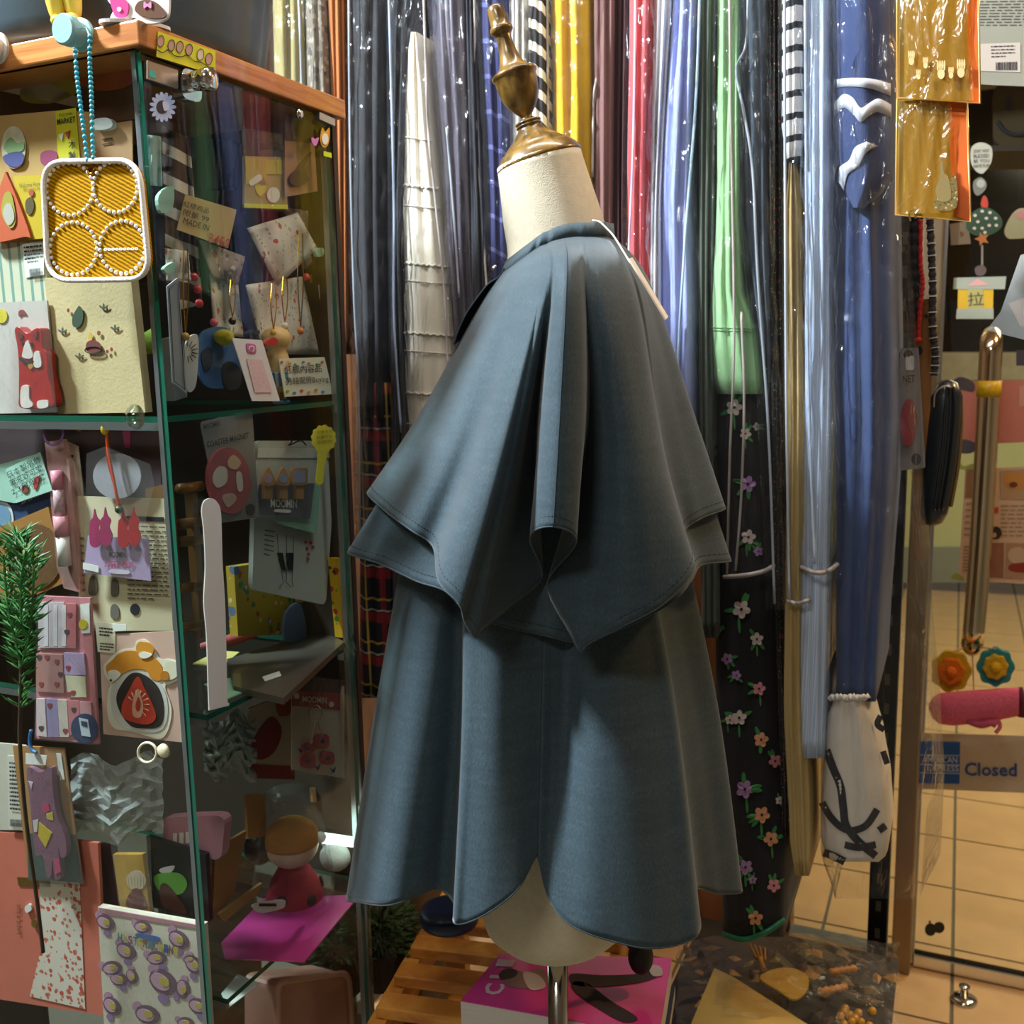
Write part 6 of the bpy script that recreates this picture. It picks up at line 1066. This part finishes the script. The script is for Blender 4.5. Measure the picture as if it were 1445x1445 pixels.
t = item(DP, D0, blob([(1384, 201), (1399, 208), (1399, 228), (1390, 242), (1384, 245), (1376, 240), (1370, 228), (1371, 208)], 5), .0006, P('a9aa9a'), 'balloon_sticker', 'white speech balloon sticker with lettering on the glass door', 'sticker', None)
for k, sx in enumerate(("DON'T WAIT", 'BLESSED', 'BE YOU', 'HAVE FUN')): text(DP, D0 - .001, sx, [(1374, 216 + 7 * k), (1396, 215 + 7 * k), (1396, 210 + 7 * k), (1374, 211 + 7 * k)], INK, t, bold=0)
item(DP, D0, blob([(1374, 256), (1384, 250), (1392, 258), (1390, 268), (1380, 276), (1374, 270)], 5), .0006, P('6a6a60'), 'grey_figure_sticker', 'small grey sticker below the speech balloon sticker', 'sticker', [('pale_top', ell(1384, 259, 6, 6), P('9a9a90'))])
t = item(DP, D0 - .004, blob([(1364, 312), (1372, 300), (1388, 292), (1404, 298), (1414, 310), (1412, 322), (1396, 332), (1376, 332), (1365, 324)], 5), .004, P('24422a'), 'mushroom_charm', 'green mushroom charm with white dots on the glass door', 'charm', [('white_dot', ell(x, y, 2.6, 2.2, 8), P('c9b9b0'), .0006, .001) for x, y in ((1376, 304), (1386, 298), (1397, 300), (1405, 308), (1392, 308), (1380, 313), (1396, 318), (1406, 318), (1386, 322), (1375, 322), (1390, 328))])
link('red_bird', *pz(DP, blob([(1384, 286), (1388, 276), (1393, 280), (1394, 292), (1386, 292)], 4), D0 - .006, .004), M('a8341c', .5), t); link('star_foot', *pz(DP, [(1386 + (11 if k % 2 else 5) * math.cos(k * .628), 337 + (10 if k % 2 else 5) * math.sin(k * .628)) for k in range(10)], D0 - .006, .003), M('a8642a', .5), t)
link('charm_cord', *tube([DP(1386, 346, D0 - .004), DP(1386, 374, D0 - .004)], .002, 8), P('8a8478'), t); link('cross_bead', *pz(DP, blob([(1376, 378), (1386, 374), (1392, 380), (1388, 388), (1378, 388)], 4), D0 - .006, .004), P('5a4a48'), t)
item(DP, D0 - .003, blob([(1418, 322), (1430, 300), (1446, 294), (1470, 310), (1460, 332), (1430, 337), (1420, 334)], 5), .004, P('8f8a66'), 'shell_sticker', 'cream and pink shell shaped sticker right of the mushroom charm', 'sticker', [('pink_top', blob([(1432, 302), (1446, 295), (1450, 304), (1440, 310)], 4), P('a8746a'))])
item(DP, D0 - .003, [(1340, 316), (1366, 312), (1370, 344), (1342, 346)], .003, P('6f5f4a'), 'wooden_plaque', 'brown wooden plaque with a small ring beside the mushroom charm', 'plaque', [('brass_ring', ell(1357, 330, 3, 4, 10), M('b8a078', .2, 1))])
t = item(DP, D0 - .002, [(1352, 404), (1402, 400), (1401, 447), (1351, 449)], .002, P('c9a01c'), 'pull_sign', 'yellow card house sign reading pull, taped to the glass door', 'sign', [('green_panel', [(1366, 406), (1388, 404), (1387, 446), (1366, 446)], P('a8a060'), .0004), ('grey_tape', [(1346, 392), (1420, 390), (1418, 408), (1345, 408)], P('9aa090'), .0008), ('pink_gable', [(1364, 404), (1379, 393), (1396, 402)], P('d09a94'), .0014), ('grey_tape', [(1350, 436), (1402, 435), (1402, 450), (1349, 450)], P('9aa090'), .0008)])
text(DP, D0 - .0036, '拉', [(1366, 432), (1388, 431), (1388, 412), (1366, 413)], P('5a4a1a'), t, 'pull_character', .006)
item(DP, D0, [(1350, 540), (1500, 534), (1500, 622), (1350, 628)], .0006, P('b9756a'), 'pink_poster', 'salmon pink poster taped to the glass door', 'poster', [('dark_tape', blob([(1346, 536), (1358, 532), (1374, 540), (1374, 552), (1360, 550), (1346, 546)], 4), P('4a4448'), .0006), ('dark_tape', blob([(1348, 624), (1362, 620), (1376, 626), (1374, 638), (1358, 640), (1348, 634)], 4), P('4a4a58'), .0006), ('small_label', [(1438, 545), (1490, 545), (1490, 572), (1438, 574)], P('c08a7c'), .0006), ('dark_tape', rect(1434, 494, 1480, 516), P('3a3a48'), .0006)])
t = item(DP, D0, [(1362, 662), (1500, 656), (1500, 828), (1352, 818)], .0006, P('cdb096'), 'menu_poster', 'food menu poster with photographs of dishes on the glass door', 'poster', [('photo', [(1364, 664), (1404, 662), (1402, 702), (1362, 702)], P('8f6a4c', var=.3)), ('photo', [(1412, 664), (1480, 660), (1480, 706), (1412, 704)], P('b09070')), ('bread', blob([(1416, 674), (1430, 666), (1446, 674), (1444, 688), (1426, 690)], 5), P('c08a44'), .0012), ('sausage', ell(1430, 684, 6, 4), P('6a3422'), .0018), ('red_tag', rect(1398, 716, 1409, 724), P('b8482c')), ('dark_plate', ell(1405, 752, 9, 9), P('2c2622')), ('plate_dot', ell(1403, 755, 3.5), P('c0a080'), .0012), ('photo', [(1394, 766), (1417, 766), (1416, 816), (1392, 814)], P('8f6450', var=.3)), ('photo', [(1420, 766), (1480, 768), (1480, 818), (1418, 816)], P('a8866a', var=.2)), ('meat', blob([(1424, 798), (1444, 794), (1470, 800), (1460, 808), (1428, 806)], 4), P('8a2c22'), .0012), ('bowl', ell(1436, 784, 14, 12), P('c0a890'), .0012), ('corner_tape', blob([(1349, 656), (1354, 651), (1360, 658), (1374, 654), (1374, 662), (1350, 662)], 3), P('9aa45a'), .0012), ('corner_tape', blob([(1342, 816), (1350, 808), (1360, 816), (1358, 820)], 3), P('9aa45a'), .0012)])
lines(DP, D0 - .0012, [(1412, 712), (1480, 712), (1480, 760), (1412, 760)], 8, P('8a7666'), t, fill=.25, seed=6); lines(DP, D0 - .0012, [(1364, 708), (1394, 708), (1390, 760), (1360, 760)], 6, P('8a7666'), t, fill=.25, seed=7); lines(DP, D0 - .0012, [(1360, 770), (1372, 770), (1368, 808), (1358, 808)], 8, P('6a5646'), t, fill=.3, seed=8)
t = item(DP, D0 - .006, [(1292, 1034), (1500, 1040), (1500, 1121), (1294, 1113)], .003, M('b3a692', .4, var=.04), 'closed_sign', 'beige door sign with a blue card emblem and the word Closed', 'sign', [('blue_emblem', [(1296, 1046), (1355, 1047), (1354, 1106), (1297, 1105)], P('15519c'), .0006)])
PB = P('a9bede'); text(DP, D0 - .008, 'AMERICAN', [(1302, 1076), (1351, 1077), (1351, 1068), (1302, 1067)], PB, t); text(DP, D0 - .008, 'EXPRESS', [(1308, 1088), (1353, 1089), (1353, 1080), (1308, 1079)], PB, t)
for y in (1065, 1078, 1090): link('emblem_rule', *pz(DP, [(1298, y), (1354, y + 1), (1354, y + 2), (1298, y + 1)], D0 - .0078, .0004), PB, t)
text(DP, D0 - .008, 'Closed', [(1361, 1095), (1435, 1096), (1435, 1077), (1361, 1076)], P('1c4488'), t, bold=.02)
t = item(DP, D0, ell(1313, 1312, 8, 9), .001, P('26281e'), 'cherry_sticker', 'dark double cherry sticker low on the glass door', 'sticker', [('second_cherry', ell(1325, 1309, 8, 8), P('26281e')), ('stem_dot', ell(1312, 1301, 2, 2, 8), P('8a3a2a'))])
# charms on the handle
CHP = Pl(VV * (DV - .10), UU, -VV)
def crochet(name, label, cx, cy, r, c1, c2, lobes):
    t = thing(name, label, 'charm', CHP(cx, cy + r, 0)); YR = lambda c: M(c, .95, var=.25, scale=140, bump=1.0, bscale=220)
    link('petals', *pz(CHP, [(cx + r * (1 + .055 * math.cos(lobes * a)) * math.cos(a), cy + r * (1 + .055 * math.cos(lobes * a)) * math.sin(a)) for a in [2 * math.pi * k / 60 for k in range(60)]], 0, .016), YR(c1), t)
    link('inner_petals', *pz(CHP, [(cx + r * .68 * (1 + .055 * math.cos(lobes * a + 1)) * math.cos(a), cy + r * .68 * (1 + .055 * math.cos(lobes * a + 1)) * math.sin(a)) for a in [2 * math.pi * k / 60 for k in range(60)]], -.008, .010), YR(c2), t)
    link('centre', *ball(CHP(cx, cy, -.008), .012, .010, .012), YR(c2), t, smooth=True); bev(t.children[0], .006, 3); bev(t.children[1], .004, 2)
    link('loop', *tube([CHP(cx, cy - r, 0), hand - ZZ * .005], .0018, 6), M('c9a070', .7), t)
crochet('crochet_flower', 'orange and yellow crocheted flower charm hanging from the handle', 1342, 948, 28, 'c29a10', 'cf6a10', 7); crochet('crochet_flower', 'teal and yellow crocheted flower charm hanging from the handle', 1405, 942, 26, '2c7f80', 'c29a1c', 8)
t = thing('pink_mitten', 'pink knitted mitten lying sideways under the crocheted flowers', 'mitten', CHP(1380, 1030, 0)); KNT = M('cf5f7c', .95, var=.2, scale=160, bump=1.2, bscale=180)
rows = []
for x, y0, y1 in ((1311, 994, 1002), (1316, 984, 1014), (1326, 978, 1022), (1345, 976, 1024), (1370, 974, 1022), (1400, 972, 1018), (1430, 970, 1012), (1438, 970, 1010)):
    rows.append([CHP(x, (y0 + y1) / 2 + (y1 - y0) / 2 * math.sin(a), -.012 - .022 * math.cos(a) * ((y1 - y0) / 46)) for a in [2 * math.pi * k / 24 for k in range(24)]])
link('hand', *grid(rows, True), KNT, t, smooth=True); link('cuff', *tube([CHP(1438, 971, -.012), CHP(1443, 990, -.012), CHP(1441, 1011, -.012)], .008, 10), M('5a2030', .95, bump=.8), t, smooth=True)
link('thumb', *tube(spline([CHP(1366, 1016, -.02), CHP(1384, 1022, -.022), CHP(1398, 1019, -.022), CHP(1406, 1022, -.022)], 5), .009, 12), M('b04a66', .95, var=.2, bump=1.0), t, smooth=True); link('loop', *tube(spline([CHP(1398, 1018, -.02), CHP(1408, 1016, -.02), CHP(1411, 1026, -.02), CHP(1405, 1034, -.02)], 5), .004, 8), KNT, t, smooth=True)
link('hanging_cord', *tube([hand - ZZ * .005, CHP(1374, 974, -.005)], .0015, 6), M('c9a070', .7), t)
# floor stop
o_ = HZ(1360, 1412, 0); t = thing('door_stop', 'small round chrome door stop on the tiled floor', 'door stop', o_); link('base', *lathe([(0, .028), (.006, .028), (.010, .018)], o_, ZZ, 24), CHROME, t, smooth=True); link('post', *lathe([(.010, .008), (.03, .008), (.032, .012), (.036, .012)], o_, ZZ, 16), CHROME, t, smooth=True)
# ------------------------------------------------------------------ low things behind the dress form
ZB = .62
A0, A1 = HZ(541, 1404, ZB), HZ(597, 1306, ZB); S0, S1 = HZ(579, 1343, ZB), HZ(678, 1374, ZB)
ad = (A1 - A0).normalized(); sdv = (S1 - S0); sdv = (sdv - ad * sdv.dot(ad)).normalized(); A0 = A0 - ad * .06; LB = .36; LS = .30
PINE = wood('pine', 'a8621c', 'd9963c', 8, (2, 2, 6), .5, .1); t = thing('slatted_bench', 'low slatted pine bench behind the dress form', 'bench', (A0.x + .1, A0.y + .1, 0))
for off in (0, LS - .022): link('side_rail', *box(A0 + sdv * off - ZZ * .045, ad * LB, sdv * .022, ZZ * .045), PINE, t)
for k in range(6): bev(link('slat', *box(A0 + ad * (.012 + .066 * k) + sdv * .008 + ZZ * .001, ad * .034, sdv * (LS - .016), ZZ * .016), PINE, t), .002)
for a_, s_ in ((0, 0), (LB - .03, 0), (0, LS - .03), (LB - .03, LS - .03)): link('leg', *box(A0 + ad * a_ + sdv * s_ - ZZ * (ZB - .001), ad * .03, sdv * .03, ZZ * (ZB - .045)), PINE, t)
link('lower_board', *box(A0 + ad * .01 + sdv * .01 - ZZ * .18, ad * (LB - .02), sdv * (LS - .02), ZZ * .012), PINE, t)
ZM = ZB + .055
def hzq(q, z): return [HZ(x, y, z) for x, y in q]
mq = [(650, 1412), (706, 1345), (948, 1352), (930, 1462)]
CENM = hzq(mq, ZM)
t = thing('fashion_magazine', 'thick pink magazine with a silver title and a dark figure on the cover', 'magazine', HZ(790, 1400, ZB + .018))
link('pages', *prism([p - ZZ * .001 for p in CENM], ZZ, .034), M('cfcac2', .8, var=.15, scale=300, stretch=(.1, .1, 4)), t); link('cover', *prism(CENM, ZZ, .0012), M('d8409a', .25, var=.1, scale=6, coat=.5), t)
class HP_:
    n = ZZ
    def __call__(s, x, y, d=0): return HZ(x, y, ZM - d)
hpl = HP_()
for k, (ch, q) in enumerate(zip('CLI', ([(681, 1403), (687, 1387), (714, 1389), (708, 1404)], [(690, 1380), (696, 1367), (722, 1369), (716, 1381)], [(699, 1363), (703, 1353), (728, 1355), (723, 1364)]))): text(hpl, -.0012, ch, [q[3], q[2], q[1], q[0]], M('d9c3d2', .3), t, 'title_letter', .03)
def cov(nm, poly, c, l=-.001): link(nm, *prism([HZ(x, y, ZM - l) for x, y in poly], ZZ, .0004), P(c, var=.25), t)
cov('figure_torso', blob([(706, 1378), (722, 1368), (744, 1372), (764, 1366), (772, 1384), (752, 1394), (720, 1392)], 4), '8a6f6a'); cov('figure_hat', blob([(704, 1374), (716, 1366), (730, 1370), (726, 1378), (708, 1382)], 4), '4a3a36', -.0014); cov('figure_leg', blob([(806, 1374), (850, 1376), (900, 1374), (926, 1366), (930, 1376), (904, 1386), (850, 1392), (810, 1390)], 4), '3f3a40'); cov('figure_leg', blob([(808, 1386), (830, 1388), (862, 1412), (900, 1436), (880, 1442), (846, 1424), (812, 1400)], 4), '3a363c'); cov('figure_shirt', blob([(738, 1372), (760, 1376), (770, 1392), (748, 1396)], 4), 'c2b6b6', -.0016); cov('figure_shoe', blob([(916, 1362), (932, 1364), (934, 1376), (920, 1376)], 4), 'c9c0c0', -.0016)
t2 = thing('blue_magazine', 'dark covered magazine under the pink one', 'magazine', HZ(790, 1400, ZB + .017)); b2 = [p - ZZ * .036 + V((.004, -.004, 0)) for p in CENM]; link('cover', *prism(b2, ZZ, .001), P('2a3040'), t2); link('pages', *prism([p - ZZ * .0011 for p in b2], ZZ, .0165), M('b9b4ac', .8, var=.15, scale=300), t2)
# black knob of the stand at the back of the form
kb = W(904, 1350, 1.12); link('tension_knob', *ball(kb, .0155, .0155, .022, 18, 12), M('0b0b0c', .6, var=.1), man, smooth=True); link('knob_stalk', *tube([kb, V((hip.x + .05, MY + .03, hz - .004))], .005, 10), BLK, man, smooth=True)
nb = W(634, 1292, 1.18); solo('round_tin', lathe([(-.010, .03), (-.008, .036), (0, .038), (.008, .036), (.010, .028)], nb, ZZ, 30), M('16284a', .4), 'round navy blue tin peeking out under the front hem', 'tin', None, True)
# wooden steps with moss plant behind the cabinet
STW = wood('step_wood', '4a3420', '6f5030', 7, (2, 2, 8), .6); t = thing('stepped_shelf', 'brown wooden stepped shelf behind the cabinet', 'shelf', uvz(-.97, 1.3, 0))
for k in range(6): link('board', *ubox(-1.2, -.74, 1.19 + .03 * k, 1.23 + .03 * k, .28 + .085 * k, .30 + .085 * k), STW, t); 
for u in (-1.2, -.76): link('side_board', *ubox(u, u + .02, 1.19, 1.42, 0, .74), STW, t)
MOS = M('3c4a1e', .8, var=.5, scale=90); rnd = random.Random(9)
def bush(name, label, c, r, n, L):
    vf = []
    for k in range(n):
        a, h, q = rnd.uniform(0, 6.283), rnd.uniform(-.5, 1), r * rnd.random() ** .5
        b = V(c) + V((math.cos(a) * q, math.sin(a) * q, h * r * .7)); vf.append(leaf(b, V((math.cos(a), math.sin(a), rnd.uniform(-.2, 1))), L * rnd.uniform(.6, 1.2), .004))
    t = thing(name, label, 'plant', c); link('leaves', *join(*vf), MOS, t); link('pot', *lathe([(-.06, .03), (-.01, .04), (0, .04)], V(c) - ZZ * r * .3, ZZ, 20), P('3a2a1e'), t); return t
bush('moss_plant', 'dark mossy green plant beside the pine bench', W(536, 1318, 1.32), .045, 500, .02); bush('moss_plant', 'dark green plant seen through the lower cabinet glass', W(478, 1330, 1.36), .05, 500, .02)
# bag of dried leaves and paper
ZL = .44
bx0 = HZ(1090, 1445, ZL); t = thing('storage_box', 'low dark box under the clear bag of dried leaves', 'box', (bx0.x, bx0.y, 0)); u0, v0 = bx0.dot(UU), bx0.dot(VV)
link('box', *ubox(u0 - .16, u0 + .16, v0 - .10, v0 + .24, 0, ZL - .006), M('3a3026', .8, var=.2), t); link('lid', *ubox(u0 - .165, u0 + .165, v0 - .105, v0 + .245, ZL - .006, ZL), M('241d18', .7, var=.3), t)
t = thing('dried_leaf_bag', 'clear crumpled bag of dried leaves and wooden cutlery with cream paper', 'bag', HZ(1100, 1400, ZL))
rows = []; rnd = random.Random(11)
for i in range(15):
    row = []
    for j in range(19):
        x = 955 + 312 * j / 18 + rnd.uniform(-4, 4); y = 1330 + 140 * i / 14 - 14 * math.sin(3.14 * j / 18) + rnd.uniform(-4, 4)
        row.append(HZ(x, y, ZL + .035 + .055 * math.sin(3.14 * i / 14) * math.sin(3.14 * j / 18) + rnd.uniform(-.007, .007)))
    rows.append(row)
link('film', *grid(rows), PACK, t)
LEAFM = [M('4a3420', .7, var=.3), M('6a4c24', .6, var=.3), M('2c2218', .7, var=.3), M('7a6a3a', .6, var=.2), M('b08038', .5, var=.2)]
for k in range(90):
    x, y = rnd.uniform(965, 1258), rnd.uniform(1335, 1455); c = HZ(x, y, ZL + rnd.uniform(.008, .045)); a = rnd.uniform(0, 6.28); L = rnd.uniform(.02, .04); d = V((math.cos(a), math.sin(a), rnd.uniform(-.3, .3))); s = V((-math.sin(a), math.cos(a), rnd.uniform(-.4, .4)))
    v = [c, c + d * L * .5 + s * L * .28, c + d * L, c + d * L * .5 - s * L * .28, c + d * L * .5 + ZZ * .004]; link('dried_leaf', v, [(0, 1, 4), (1, 2, 4), (2, 3, 4), (3, 0, 4)], LEAFM[k % 5], t)
cp = prism([HZ(x, y, ZL + .06) for x, y in ((1008, 1366), (1034, 1378), (1150, 1452), (1130, 1520), (960, 1500), (975, 1445))], ZZ, .002); link('cream_paper', *cp, M('d0ae5c', .6, var=.1), t)
link('yellow_fan', *prism([HZ(x, y, ZL + .063) for x, y in blob([(1072, 1380), (1090, 1368), (1118, 1366), (1140, 1378), (1138, 1398), (1120, 1410), (1096, 1396)], 4)], ZZ, .003), M('cfa432', .6, var=.1), t)
for k in range(4): link('fork_tine', *tube([HZ(1058 + 7 * k, 1332 + 2 * k, ZL + .07), HZ(1068 + 4 * k, 1352 + k, ZL + .07)], .0016, 6), M('b8863c', .5), t)
link('fork_handle', *tube([HZ(1072, 1352, ZL + .07), HZ(1078, 1368, ZL + .068)], .004, 8), M('b8863c', .5), t)
for k in range(14): link('gold_bead', *ball(HZ(1185 + rnd.uniform(0, 55), 1418 + rnd.uniform(0, 30), ZL + .05), .006, n=8, m=6), M('d9a02a', .25, coat=.5), t, smooth=True)
for i, (a, b) in enumerate((((1155, 1400), (1195, 1392)), ((1170, 1372), (1208, 1366)))): link('grain_spike', *tube([HZ(a[0] + (b[0] - a[0]) * k / 10, a[1] + (b[1] - a[1]) * k / 10, ZL + .055) for k in range(11)], [.004 + .002 * (k % 2) for k in range(11)], 8), M('c8842c', .5, var=.2), t, smooth=True)
